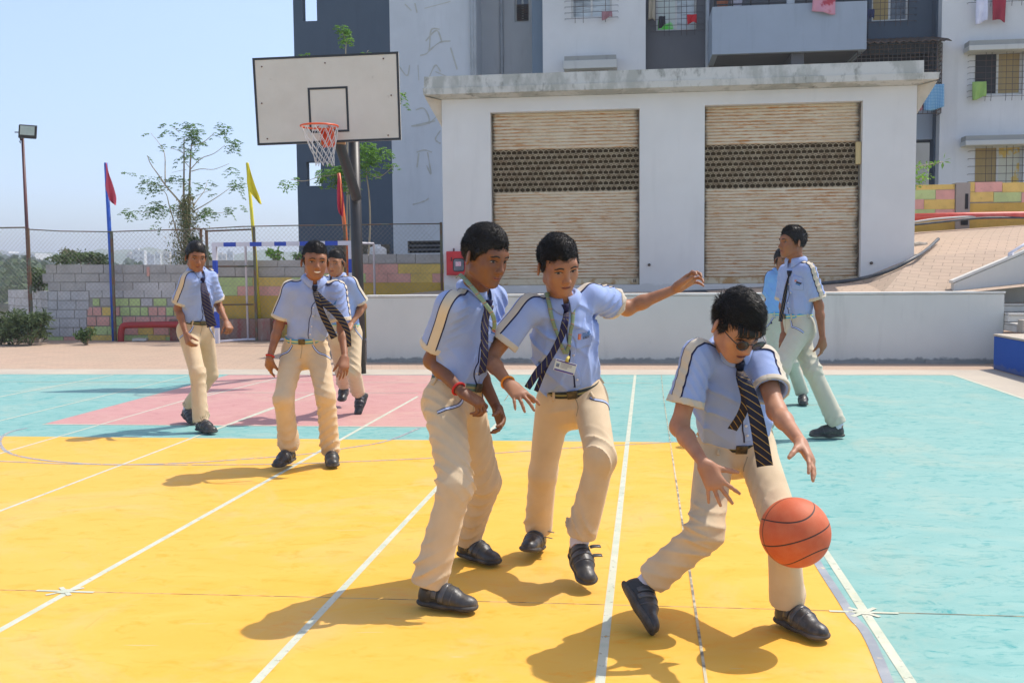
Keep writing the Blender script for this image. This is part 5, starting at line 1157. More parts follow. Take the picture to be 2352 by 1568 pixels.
def surf(prims, h, NB=14):
    """surface nets over sparse blocks"""
    lo = np.min([p.c - p.R for p in prims if not p.sub], axis=0) - .02; hi = np.max([p.c + p.R for p in prims if not p.sub], axis=0) + .02
    B = NB * h; nb = np.ceil((hi - lo) / B).astype(int); keys, pos, quads = [], [], []
    g = np.arange(-1, NB + 1) ; n = NB + 2
    gi = np.stack(np.meshgrid(g, g, g, indexing='ij'), -1).reshape(-1, 3)
    gx, gy, gz = np.meshgrid(np.arange(nb[0]), np.arange(nb[1]), np.arange(nb[2]), indexing='ij')
    bl_ = np.stack([gx, gy, gz], -1).reshape(-1, 3); C = lo + (bl_ + .5) * B; half = B * .5 * 1.7321 + h * 2
    dist = np.full(len(C), 9.0)
    for p in prims:
        if p.sub: continue
        rr = np.linalg.norm(C - p.c, axis=1) - p.R; m_ = rr < half + .03
        if m_.any():
            x = p.d(C[m_]); dist[m_] = np.minimum(dist[m_], x)
    act = np.where(np.abs(dist) < half * 1.45 + .02)[0]
    act = [i for i in act if dist[i] < half * 1.2 + .01]
    S = (np.array([1 << 40, 1 << 20, 1], dtype=np.int64)); OFF = 1 << 12
    for i in act:
        c = C[i]; near = [p for p in prims if np.linalg.norm(c - p.c) - p.R < half + .03]
        base = bl_[i] * NB; P = lo + (base + gi) * h; D = field(near, P).reshape(n, n, n)
        if D.min() > 0 or D.max() < 0: continue
        ins = D < 0; cells = n - 1; acc = np.zeros((cells, cells, cells, 3)); cnt = np.zeros((cells, cells, cells))
        for ax in range(3):
            s0 = [slice(None)] * 3; s1 = [slice(None)] * 3; s0[ax] = slice(0, n - 1); s1[ax] = slice(1, n)
            a, b = D[tuple(s0)], D[tuple(s1)]; cr = ins[tuple(s0)] != ins[tuple(s1)]
            t = np.where(cr, a / np.where(cr, a - b, 1), 0)
            o1, o2 = [k for k in range(3) if k != ax]
            for u in (0, 1):
                for v in (0, 1):
                    sl_ = [slice(None)] * 3; sl_[o1] = slice(u, u + cells); sl_[o2] = slice(v, v + cells)
                    c_ = cr[tuple(sl_)]; tt = t[tuple(sl_)]
                    cnt += c_; acc[..., ax] += np.where(c_, tt, 0); acc[..., o1] += c_ * u; acc[..., o2] += c_ * v
        m_ = cnt > 0; idx = np.argwhere(m_); loc = acc[m_] / cnt[m_][:, None]
        gk = base + idx - 1; keys.append((gk + OFF) @ S); pos.append(lo + (gk + loc) * h)
        for ax in range(3):
            o1, o2 = [(1, 2), (2, 0), (0, 1)][ax]
            sl0 = [slice(1, n - 1)] * 3; sl1 = [slice(1, n - 1)] * 3; sl1[ax] = slice(2, n)
            a, b = ins[tuple(sl0)], ins[tuple(sl1)]; e = np.argwhere(a != b)
            if not len(e): continue
            fl_ = a[tuple(e.T)]; e0 = base + e; d1 = np.zeros(3, int); d2 = np.zeros(3, int); d1[o1] = 1; d2[o2] = 1
            q = np.stack([(e0 - d1 - d2 + OFF) @ S, (e0 - d2 + OFF) @ S, (e0 + OFF) @ S, (e0 - d1 + OFF) @ S], 1)
            q[~fl_] = q[~fl_][:, ::-1]; quads.append(q)
    K = np.concatenate(keys); Pp = np.concatenate(pos); Q = np.concatenate(quads)
    uk, first = np.unique(K, return_index=True); vs = Pp[first]; qi = np.searchsorted(uk, Q)
    ok = (uk[np.clip(qi, 0, len(uk) - 1)] == Q).all(1); qi = qi[ok]; us_, inv_ = np.unique(qi, return_inverse=True); vs = vs[us_]; qi = inv_.reshape(-1, 4)
    # relax a little along the surface, then pull back on to it
    for _ in range(2):
        nb_ = np.zeros_like(vs); ct = np.zeros(len(vs))
        for a, b in ((0, 1), (1, 2), (2, 3), (3, 0)):
            for x, y in ((a, b), (b, a)):
                np.add.at(nb_, qi[:, x], vs[qi[:, y]]); np.add.at(ct, qi[:, x], 1)
        vs = vs * .5 + .5 * nb_ / np.maximum(ct, 1)[:, None]
    return vs, qi
def mesh_np(name, vs, qs, mats, parent, smooth=True, mi=None):
    me = bpy.data.meshes.new(name); n, m_ = len(vs), len(qs)
    me.vertices.add(n); me.vertices.foreach_set('co', np.asarray(vs, dtype=np.float32).ravel()); k = qs.shape[1]
    me.loops.add(m_ * k); me.loops.foreach_set('vertex_index', qs.astype(np.int32).ravel()); me.polygons.add(m_)
    me.polygons.foreach_set('loop_start', np.arange(0, m_ * k, k, dtype=np.int32)); me.polygons.foreach_set('loop_total', np.full(m_, k, dtype=np.int32))
    if mi is not None: me.polygons.foreach_set('material_index', mi.astype(np.int32))
    me.update(calc_edges=True); me.validate(); return link(name, me, mats, parent, None, smooth)
def grad(prims, P, e=.002):
    g = np.stack([field(prims, P + np.eye(3)[i] * e) - field(prims, P - np.eye(3)[i] * e) for i in range(3)], 1)
    return g / (np.linalg.norm(g, axis=1)[:, None] + 1e-9)
def onto(prims, P, off, it=6):
    P = np.array(P, dtype=np.float64)
    for _ in range(it):
        D = field(prims, P); P = P - grad(prims, P) * np.clip(D - off, -.03, .03)[:, None]
    return P
def cast(prims, O, Dd, tmax=.5):
    """march from O (outside) along Dd until the surface"""
    O = np.array(O, float); t = np.zeros(len(O))
    for _ in range(60): t = t + np.clip(field(prims, O + Dd * t[:, None]) * .7, -.01, .03)
    return O + Dd * t[:, None]
class Near:
    """prims limited to those close to a set of points, to keep draping cheap"""
    @staticmethod
    def sel(prims, P): 
        c = P.mean(0); r = np.max(np.linalg.norm(P - c, axis=1)); return [p for p in prims if np.linalg.norm(p.c - c) - p.R < r + .08]
def resample(P, n):
    P = np.array(P, float); d = np.r_[0, np.cumsum(np.linalg.norm(np.diff(P, axis=0), axis=1))]; t = np.linspace(0, d[-1], n)
    return np.stack([np.interp(t, d, P[:, i]) for i in range(3)], 1)
def spl(P, n):
    return resample(np.array([tuple(v) for v in catmull([Vector(p) for p in P], 8)]), n)
def strip(name, prims, path, width, mats, parent, off=.003, n=40, m=5, wdir=None, mi_f=None, taper=None, relax=True, thick=.004):
    """a ribbon laid on a garment: every point of it is pulled on to the surface, with its own small thickness"""
    C = spl(path, n) if len(path) > 2 else resample(path, n); sel = Near.sel(prims, C); C = onto(sel, C, off)
    for _ in range(8): C[1:-1] = (C[:-2] + 2 * C[1:-1] + C[2:]) / 4
    T = np.gradient(C, axis=0); T /= np.linalg.norm(T, axis=1)[:, None] + 1e-9; G = grad(sel, C); W = np.cross(T, G); W /= np.linalg.norm(W, axis=1)[:, None] + 1e-9
    wd = np.full(n, width) if taper is None else width * np.array([taper(i / (n - 1)) for i in range(n)])
    us = np.linspace(-.5, .5, m); P = C[:, None, :] + W[:, None, :] * (us[None, :, None] * wd[:, None, None]); P = P.reshape(-1, 3); Ga = G.copy()
    for _ in range(8): Ga[1:-1] = (Ga[:-2] + Ga[1:-1] * 2 + Ga[2:]) / 4
    Ga /= np.linalg.norm(Ga, axis=1)[:, None] + 1e-9; Gr = np.repeat(Ga, m, axis=0)
    for _ in range(7): P = P - Gr * np.clip(field(sel, P) - off, -.02, .02)[:, None]
    P = P.reshape(n, m, 3)
    Gd = Gr.reshape(n, m, 3); lowr = P - Gd * (thick + off * .5)
    V_ = np.concatenate([P.reshape(-1, 3), lowr.reshape(-1, 3)]); k = n * m; q = []; uv = []; mi = []
    for i in range(n - 1):
        for j in range(m - 1):
            a = i * m + j; q.append((a, a + 1, a + m + 1, a + m)); mi.append(0 if mi_f is None else mi_f((j + .5) / (m - 1), (i + .5) / (n - 1)))
    for i in range(n - 1):
        for j, rv in ((0, 0), (m - 1, 1)):
            a, b = i * m + j, (i + 1) * m + j; q.append((a, b, b + k, a + k) if not rv else (b, a, a + k, b + k)); mi.append(0 if mi_f is None else mi_f(0.0 if j == 0 else 1.0, i / n))
    for j in range(m - 1):
        for i, rv in ((0, 0), (n - 1, 1)):
            a, b = i * m + j, i * m + j + 1; q.append((b, a, a + k, b + k) if not rv else (a, b, b + k, a + k)); mi.append(mi[0])
    q = np.array(q); a, b, c = V_[q[0][0]], V_[q[0][1]], V_[q[0][2]]
    if np.dot(np.cross(b - a, c - a), Gd[0, 0]) < 0: q = q[:, ::-1]
    o = mesh_np(name, V_, q, mats, parent, True, np.array(mi)); uvl = o.data.uv_layers.new(name='UVMap')
    L = np.r_[0, np.cumsum(np.linalg.norm(np.diff(C, axis=0), axis=1))]; vi = np.empty(len(o.data.loops), dtype=np.int32); o.data.loops.foreach_get('vertex_index', vi); vi = vi % k
    uvl.data.foreach_set('uv', np.stack([us[vi % m] * width, L[vi // m]], 1).astype(np.float32).ravel()); return o
def ribbon(name, path, wdirs, widths, mats, parent, thick=.004, n=36, m=4, curl=.0):
    """free hanging band (tie, lanyard): path points with the direction of its width at each"""
    C = spl(path, n); Wd = resample(np.array([unit(w) for w in wdirs]), n); wd = np.interp(np.linspace(0, 1, n), np.linspace(0, 1, len(widths)), widths)
    T = np.gradient(C, axis=0); T /= np.linalg.norm(T, axis=1)[:, None] + 1e-9; Wd = Wd - (Wd * T).sum(1)[:, None] * T; Wd /= np.linalg.norm(Wd, axis=1)[:, None]; G = np.cross(T, Wd)
    us = np.linspace(-.5, .5, m); P = C[:, None] + Wd[:, None] * (us[None, :, None] * wd[:, None, None]) + G[:, None] * ((1 - (2 * us[None, :, None]) ** 2) * curl * wd[:, None, None])
    V_ = np.concatenate([(P + G[:, None] * thick / 2).reshape(-1, 3), (P - G[:, None] * thick / 2).reshape(-1, 3)]); k = n * m; q = []
    for i in range(n - 1):
        for j in range(m - 1): a = i * m + j; q += [(a, a + 1, a + m + 1, a + m), (a + k, a + m + k, a + m + 1 + k, a + 1 + k)]
        a, b = i * m, (i + 1) * m; q.append((a, b, b + k, a + k)); a, b = i * m + m - 1, (i + 1) * m + m - 1; q.append((b, a, a + k, b + k))
    for j in range(m - 1): a = j; q.append((a + 1, a, a + k, a + 1 + k)); a = (n - 1) * m + j; q.append((a, a + 1, a + 1 + k, a + k))
    q = np.array(q)[:, ::-1]; o = mesh_np(name, V_, q, mats, parent, True); uvl = o.data.uv_layers.new(name='UVMap'); L = np.r_[0, np.cumsum(np.linalg.norm(np.diff(C, axis=0), axis=1))]
    vi = np.empty(len(o.data.loops), dtype=np.int32); o.data.loops.foreach_get('vertex_index', vi); vi = vi % k
    uvl.data.foreach_set('uv', np.stack([us[vi % m] * wd[vi // m], L[vi // m]], 1).astype(np.float32).ravel()); return o

# ------------------------------------------------------------ materials of the figures
def skin_mat(name, c):
    m, nt, b = newmat(name, .52, 0, .4); vec = coords(nt, (1, 1, 1)); c2 = (c[0] * .82, c[1] * .74, c[2] * .72)
    col = mixc(nt, ramp(nt, noise(nt, vec, 16, 4), [(.35, 0.0), (.7, 1.0)]), c, c2)
    lk(nt, col, b.inputs['Base Color']); b.inputs['Subsurface Weight'].default_value = .12; b.inputs['Subsurface Radius'].default_value = (.02, .008, .004); b.inputs['Subsurface Scale'].default_value = .4
    bump(nt, b, noise(nt, vec, 180, 2), .08, .002); return m
def cloth_mat(name, c, c2=None, wv=900, rough=.85, sheen=.15):
    m, nt, b = newmat(name, rough, 0, .2); vec = coords(nt, (1, 1, 1)); c2 = c2 or tuple(x * .9 for x in c)
    col = mixc(nt, ramp(nt, noise(nt, vec, 12, 4), [(.35, 0.0), (.7, 1.0)]), c, c2); lk(nt, col, b.inputs['Base Color']); b.inputs['Sheen Weight'].default_value = sheen
    def rg(vec, sc, det, dist):
        n = N(nt, 'ShaderNodeTexNoise', noise_type='RIDGED_MULTIFRACTAL'); n.inputs['Scale'].default_value = sc; n.inputs['Detail'].default_value = det; n.inputs['Distortion'].default_value = dist; n.inputs['Roughness'].default_value = .45; lk(nt, vec, n.inputs['Vector']); return n.outputs[0]
    a = rg(coords(nt, (1.5, 1.5, .7), 0), 4.2, 2.5, .5); n2 = noise(nt, vec, 300, 2)
    mk = ramp(nt, noise(nt, vec, 7, 2), [(.36, 0.0), (.60, 1.0)]); ml = N(nt, 'ShaderNodeMath', operation='MULTIPLY'); lk(nt, a, ml.inputs[0]); lk(nt, mk, ml.inputs[1])
    mx = N(nt, 'ShaderNodeMath', operation='MULTIPLY_ADD'); lk(nt, n2, mx.inputs[0]); mx.inputs[1].default_value = .04; lk(nt, ml.outputs[0], mx.inputs[2])
    bump(nt, b, mx.outputs[0], .9, .022); return m
M_shirt = cloth_mat('shirt_blue', (.31, .40, .66), (.28, .365, .62)); M_shirt2 = cloth_mat('shirt_sky_blue', (.22, .42, .76), (.20, .38, .72))
M_beige = cloth_mat('trim_beige', (.60, .52, .40)); M_navy = cloth_mat('piping_navy', (.015, .02, .07)); M_trous = cloth_mat('trousers_beige', (.63, .485, .31), (.58, .44, .275)); M_trg = cloth_mat('trousers_pale_green', (.55, .52, .40), (.52, .495, .385))
M_pock = cloth_mat('pocket_trim_blue', (.50, .58, .80)); M_sock = cloth_mat('sock_white', (.66, .64, .72)); M_sockd = cloth_mat('sock_dark', (.03, .03, .035)); M_lips = skin_mat('lips', (.30, .10, .075)); M_teeth = mat('teeth', (.75, .72, .64), .35)
M_shoe = mat('shoe_black_leather', (.020, .020, .020), .42, c2=(.05, .048, .045), scale=9, c3=(.15, .13, .105), s3=14, lo3=.54, hi3=.76, bs=60, bstr=.2, geo=False); M_sole = mat('shoe_sole_rubber', (.022, .021, .020), .7, c2=(.09, .08, .07), scale=12, geo=False); M_strap = mat('shoe_strap', (.085, .085, .088), .28, c2=(.05, .05, .05), geo=False)
M_hair = mat('hair_black', (.009, .008, .008), .46, c2=(.013, .011, .010), scale=30, spec=.35, geo=False); M_brow = mat('eyebrow_hair', (.018, .012, .010), .7)
M_eyew = mat('eye_white', (.44, .39, .36), .3); M_mouth = mat('mouth_line', (.06, .018, .014), .6); M_iris = mat('eye_iris', (.02, .011, .008), .12); M_lash = mat('eyelash', (.012, .008, .007), .6)
M_buck = mat('belt_buckle', (.05, .045, .035), .35, .6, c2=(.16, .12, .06), scale=60, geo=False); M_btn = mat('button', (.70, .70, .74), .35)
def stripe_mat(name, stops, vscale, diag=0.0, base=.8):
    m, nt, b = newmat(name, base, 0, .25); uv = N(nt, 'ShaderNodeUVMap'); sp = N(nt, 'ShaderNodeSeparateXYZ'); lk(nt, uv.outputs[0], sp.inputs[0])
    a = N(nt, 'ShaderNodeMath', operation='MULTIPLY_ADD'); lk(nt, sp.outputs[0], a.inputs[0]); a.inputs[1].default_value = diag; lk(nt, sp.outputs[1], a.inputs[2])
    s_ = N(nt, 'ShaderNodeMath', operation='MULTIPLY'); lk(nt, a.outputs[0], s_.inputs[0]); s_.inputs[1].default_value = vscale; fr_ = N(nt, 'ShaderNodeMath', operation='FRACT'); lk(nt, s_.outputs[0], fr_.inputs[0])
    r = ramp(nt, fr_.outputs[0], stops); nt.nodes[-1]
    for n_ in nt.nodes:
        if n_.type == 'VALTORGB': n_.color_ramp.interpolation = 'CONSTANT'
    lk(nt, r, b.inputs['Base Color']); return m
M_tie = stripe_mat('striped_tie', [(0, (.016, .018, .035)), (.80, (.42, .27, .06)), (.90, (.016, .018, .035))], 30, 1.1)
M_tiep = stripe_mat('striped_purple_tie', [(0, (.018, .016, .052)), (.80, (.32, .26, .09)), (.88, (.018, .016, .052))], 30, 1.1)
M_lany = stripe_mat('printed_lanyard', [(0, (.22, .29, .17)), (.55, (.24, .30, .20)), (.72, (.45, .20, .10)), (.80, (.17, .25, .17)), (.9, (.27, .32, .21))], 22, .2)
def across(name, cols, w):
    m, nt, b = newmat(name, .8, 0, .25); uv = N(nt, 'ShaderNodeUVMap'); sp = N(nt, 'ShaderNodeSeparateXYZ'); lk(nt, uv.outputs[0], sp.inputs[0])
    a = N(nt, 'ShaderNodeMath', operation='MULTIPLY_ADD'); lk(nt, sp.outputs[0], a.inputs[0]); a.inputs[1].default_value = 1 / w; a.inputs[2].default_value = .5
    r = ramp(nt, a.outputs[0], cols)
    for n_ in nt.nodes:
        if n_.type == 'VALTORGB': n_.color_ramp.interpolation = 'CONSTANT'
    lk(nt, r, b.inputs['Base Color']); return m
BW_ = .030
M_belt = across('striped_belt', [(0, (.10, .32, .42)), (.34, (.62, .58, .14)), (.64, (.10, .32, .42))], BW_); M_belt2 = across('bright_striped_belt', [(0, (.06, .36, .62)), (.36, (.72, .70, .14)), (.62, (.06, .36, .62))], BW_); M_beltd = across('dark_belt', [(0, (.03, .035, .03)), (.36, (.28, .24, .08)), (.62, (.03, .035, .03))], BW_); M_beltg = across('green_belt', [(0, (.09, .15, .13)), (.36, (.28, .25, .10)), (.64, (.09, .15, .13))], BW_)

# ------------------------------------------------------------ posing
def px3(x, y, Y): return nv(atY(x, y, Y))
def reach(p0, x, y, L, sign):
    """the point seen at (x, y) that lies L away from p0, on the near (-1) or far (+1) side"""
    d = nv(ray(x, y)); d /= np.linalg.norm(d); o = np.array([0, 0, CH]) - p0; b = o @ d; c = o @ o - L * L; disc = b * b - c
    t = -b if disc < 0 else -b + sign * math.sqrt(disc); return np.array([0, 0, CH]) + d * t
def frame(fwd, up):
    f = unit(fwd); u = nv(up) - f * (nv(up) @ f); u = unit(u); s = np.cross(f, u); return s, f, u     # s: the person's right
HAND_L = [.084, .088, .083, .075]; FIN = [(.036, .022, .018), (.040, .025, .019), (.037, .023, .018), (.029, .018, .016)]; FR = [.0082, .0084, .0078, .0070]; OFS = [.027, .009, -.010, -.027]
def hand(prims, wr, kn, pn, right, curls, spread=(10, 3, -4, -12), thumb=(35, 20, 25), S=.95, sm=.009, elbow=None):
    d = unit(kn - wr); n = unit(nv(pn) - d * (nv(pn) @ d)); t = np.cross(d, n) * (1 if right else -1)
    tips = []
    heel = wr + d * .012 * S
    for i in range(4):
        kp = wr + (d * HAND_L[i] + t * OFS[i]) * S
        prims.append(Cone(wr + d * .014 * S + t * OFS[i] * .55 * S, kp, .0150 * S, .0112 * S, n, .95, sm=.016))
        a = R(spread[i]); fd = d * math.cos(a) + t * math.sin(a); p = kp
        cu = curls[i] if isinstance(curls[i], (tuple, list)) else (curls[i], curls[i] * 1.05, curls[i] * .7); ang = 0
        for s_ in range(3):
            ang += R(cu[s_]); dd = fd * math.cos(ang) + n * math.sin(ang); q = p + dd * FIN[i][s_] * S
            prims.append(Cone(p, q, FR[i] * S * (1.05 - .09 * s_), FR[i] * S * (.97 - .10 * s_), sm=.0045)); p = q
        tips.append((p, dd, kp))
    tb = wr + (d * .022 + t * .018 + n * .006) * S; a, b, c = thumb
    v = unit(d * math.cos(R(a)) + t * math.sin(R(a)) + n * .35); p1 = tb + v * .044 * S; prims.append(Cone(tb, p1, .0155 * S, .0115 * S, sm=.016))
    v2 = unit(v + (n * math.sin(R(b)) - t * math.sin(R(b)) * .35)); p2 = p1 + v2 * .031 * S; prims.append(Cone(p1, p2, .0105 * S, .0095 * S, sm=.005))
    v3 = unit(v2 + (n * math.sin(R(c)) - t * math.sin(R(c)) * .5)); p3 = p2 + v3 * .024 * S; prims.append(Cone(p2, p3, .0095 * S, .0078 * S, sm=.004))
    prims.append(Cone(wr + (d * .03 - n * 0) * S, wr + (d * .07) * S, .020 * S, .024 * S, n, .55, sm=.014))
    return tips, n, t
def arm(prims, sh, el, wr, S, thin=1.0):
    prims.append(Cone(sh, el, .043 * S * thin, .034 * S * thin, sm=.03)); prims.append(Cone(el, el + (wr - el) * .32, .0315 * S * thin, .0325 * S * thin, sm=.03)); prims.append(Cone(el + (wr - el) * .30, wr, .0325 * S * thin, .0215 * S * thin, sm=.02))
def ridges(A, wl, seed, env, ax, warp=1.3):
    """cloth folds: broken bands across a limb, warped and masked so none repeats or runs right round"""
    e1 = unit(np.cross(ax, [math.cos(seed), math.sin(seed), .3])); o = np.array([seed * 3.1, -seed * 1.7, seed])
    def f(P, h, q):
        t = P @ (ax * .86 + e1 * .5); ph = t * 6.2832 / wl + warp * np.clip((q @ e1) / .06, -1.3, 1.3) + 1.5 * wob(P + o, 7)
        r = (1 - np.abs(np.sin(ph))) ** 1.6; m_ = np.clip(.42 + .8 * wob(P + o * 2, 10), 0, 1.1); e = env(h) if h is not None else 1
        return -A * r * m_ * e - .12 * A * wob(P + o, 15)
    return f

HEADS = []
def head_prims(C, F, S, wide=1.0):
    """skull, face and ears round C in the frame F=(right, forward, up)"""
    s, f, u = F; L = lambda x, y, z: C + (s * x + f * y + u * z) * S; M = np.stack([s, f, u], 1); q = []
    E = lambda c, r, sm=.02, **k: q.append(Ell(L(*c), np.array(r) * S, M, sm * S, **k)); K = lambda a, b, ra, rb, sm=.012, **k: q.append(Cone(L(*a), L(*b), ra * S, rb * S, sm=sm * S, **k))
    E((0, -.018, .030), (.0715 * wide, .090, .076)); E((0, .022, .002), (.0575 * wide, .064, .080), .03); E((0, .012, -.045), (.0480 * wide, .060, .046), .03)
    E((0, .048, -.070), (.027 * wide, .032, .030), .03); E((0, .066, -.090), (.017, .014, .012), .022)
    for k in (-1, 1):
        E((k * .039, .050, -.022), (.021, .020, .022), .025); E((k * .031, .048, -.052), (.016, .02, .024), .025)
        K((k * .053, -.002, -.058), (k * .018, .058, -.087), .011, .011, .025)
    K((-.036, .066, .026), (.036, .066, .026), .013, .013, .02)
    K((0, .078, .016), (0, .097, -.028), .0070, .0098, .012); E((0, .098, -.030), (.0105, .0105, .0095), .010)
    for k in (-1, 1): E((k * .0115, .090, -.034), (.0075, .0095, .0070), .008)
    K((0, .079, -.044), (0, .077, -.050), .010, .010, .014)
    K((-.018, .073, -.0585), (.018, .073, -.0585), .0065, .0065, .010); K((-.008, .0795, -.0555), (.008, .0795, -.0555), .0055, .0055, .006); K((-.011, .0765, -.0650), (.011, .0765, -.0650), .0062, .0062, .006)
    for k in (-1, 1): q.append(Ell(L(k * .0315, .088, .004), np.array([.0150, .016, .0100]) * S, M, .014 * S, sub=True)); 
    for k in (-1, 1): E((k * .0305, .0655, .003), (.0128, .0125, .0115), .005)
    q.append(Cone(L(-.018, .0905, -.0603), L(.018, .0905, -.0603), .0040 * S, .0040 * S, sm=.004 * S, sub=True))
    for k in (-1, 1):
        c = L(k * .0745 * wide, -.010, -.010); e_s = unit(s * k * .80 - f * .42); e_f = unit(f * .5 + s * k * .45); Me = np.stack([unit(np.cross(u + f * -.15, e_s)), e_s, unit(u - f * .12)], 1)
        Me[:, 0] = np.cross(Me[:, 1], Me[:, 2]); q.append(Ell(c + e_s * .007 * S, np.array([.0165, .0068, .0300]) * S, Me, .008 * S)); q.append(Ell(c + e_s * .0145 * S + Me[:, 0] * .001, np.array([.0090, .0062, .0190]) * S, Me, .004 * S, sub=True))
    return q
def facepatch(name, prims, F, C, S, pts, mt, parent, off=.0012, dirv=None, dome=0):
    """a small patch (brow, lid line, lip) projected on the face from the front; pts = outline in head units (x, z)"""
    s, f, u = F; pts = np.array(pts, float); c = pts.mean(0); n = len(pts); rings = [1.0, .66, .33, 0.0]; V2 = []
    for r in rings[:-1]: V2 += [c + (p - c) * r for p in pts]
    V2.append(c); V2 = np.array(V2); O = C + (V2[:, :1] * s + V2[:, 1:] * u) * S + f * .14 * S; sel = [p for p in prims if np.linalg.norm(p.c - C) < .2]; P = cast(sel, O, np.tile(-f, (len(O), 1))) + f * off
    if dome: 
        for ri, r in enumerate(rings[:-1]): P[ri * n:(ri + 1) * n] += f * dome * (1 - r)
        P[-1] += f * dome
    q = []
    for ri in range(len(rings) - 2):
        for i in range(n): a, b = ri * n + i, ri * n + (i + 1) % n; q.append((a, b, b + n, a + n))
    k = len(V2) - 1; base = (len(rings) - 2) * n
    for i in range(0, n): q.append((base + i, base + (i + 1) % n, k, k))
    me = bpy.data.meshes.new(name); me.from_pydata([tuple(p) for p in P] , [], [tuple(x[:3]) if x[2] == x[3] else x for x in q]); me.update()
    if n and me.polygons[0].normal.dot(Vector(f)) < 0: me.flip_normals()
    o = link(name, me, mt, parent, None, True); md = o.modifiers.new('thickness', 'SOLIDIFY'); md.thickness = .0012; md.offset = -1; return o
def arcshape(x0, x1, z0, bow, t0, t1, n=9, tilt=0):
    top, bot = [], []
    for i in range(n):
        u_ = i / (n - 1); x = x0 + (x1 - x0) * u_; z = z0 + bow * math.sin(math.pi * u_) + tilt * (u_ - .5); w = (t0 + (t1 - t0) * u_) * (.35 + .65 * math.sin(math.pi * min(1, max(0, u_ * .9 + .05))))
        top.append((x, z + w / 2)); bot.append((x, z - w / 2))
    return top + bot[::-1]

def solve_mid(p0, p1, x, y, La, Lb, near):
    """joint seen at (x, y) best fitting both bone lengths; near/far of the straight line between the ends"""
    d = nv(ray(x, y)); d /= np.linalg.norm(d); o = np.array([0, 0, CH]); tm = ((p0 + p1) / 2 - o) @ d; best = None
    for dt in np.linspace(0, .35, 90):
        k = o + d * (tm + dt * near); e = (np.linalg.norm(k - p0) - La) ** 2 + (np.linalg.norm(k - p1) - Lb) ** 2
        if best is None or e < best[0]: best = (e, k)
    return best[1]
def shoe(par, H, T, up, S, res, vel=True, flaps=False, name='shoe'):
    fd = unit(T - H); uf = unit(nv(up) - fd * (nv(up) @ fd)); sd_ = np.cross(fd, uf); L = lambda x, y, z: H + (fd * x + sd_ * y + uf * z) * S
    pr = [Cone(L(.042, 0, .032), L(.050, 0, .080), .034 * S, .031 * S, sm=.02), Cone(L(.05, 0, .042), L(.13, 0, .038), .036 * S, .038 * S, sm=.025), Cone(L(.13, 0, .036), L(.195, .003, .026), .041 * S, .038 * S, uf, .82, sm=.025),
          Cone(L(.215, .004, .024), L(.222, .0, .024), .030 * S, .030 * S, uf, .85, sm=.02), Cone(L(.072, 0, .075), L(.15, 0, .048), .026 * S, .030 * S, sm=.03)]
    for p in pr: p.clip.append((L(0, 0, .010), -uf)); p.clip.append((L(.05, 0, .098), unit(uf * .95 - fd * .1)))
    pr.append(Cone(L(.055, 0, .070), L(.045, 0, .14), .026 * S, .034 * S, sm=.006, sub=True))
    vs, qs = surf(pr, res); o = mesh_np(name, vs, qs, M_shoe, par)
    so = [Cone(L(.040, 0, .014), L(.11, 0, .014), .043 * S, .041 * S, uf, .40, sm=.02), Cone(L(.11, 0, .014), L(.207, .002, .014), .041 * S, .048 * S, uf, .38, sm=.02)]
    for p in so: p.clip.append((L(0, 0, .001), -uf)); p.clip.append((L(0, 0, .024), uf))
    vs, qs = surf(so, res); mesh_np('sole', vs, qs, M_sole, o)
    if vel:
        for x in (.090, .122):
            h = .100 - (x - .08) * .8
            pth = [L(x - .006, -.046, h * .45), L(x, -.030, h * .92), L(x + .004, 0, h + .01), L(x, .030, h * .92), L(x - .006, .046, h * .45)]
            strip('strap', [p for p in pr if not p.sub], pth, .021 * S, M_strap, o, .0035, 16, 4)
            if flaps:
                e = L(x + .002, -.036, h * .95); ribbon('strap_end', [e, e + (sd_ * -.02 + uf * .004) * S, e + (sd_ * -.046 + uf * .002) * S], [fd] * 3, [.021 * S] * 2, M_strap, o, .003, 6, 3)
    strip('toe_seam', [p for p in pr if not p.sub], [L(.150, -.045, .022), L(.158, -.030, .060), L(.162, 0, .075), L(.158, .030, .060), L(.150, .045, .022)], .004 * S, M_strap, o, .0016, 16, 3)
    return o
def ring_path(c, s, f, rs, rf, n=26, a0=0):
    return [c + s * math.sin(a) * rs + f * math.cos(a) * rf for a in [a0 + 2 * math.pi * k / n for k in range(n + 1)]]

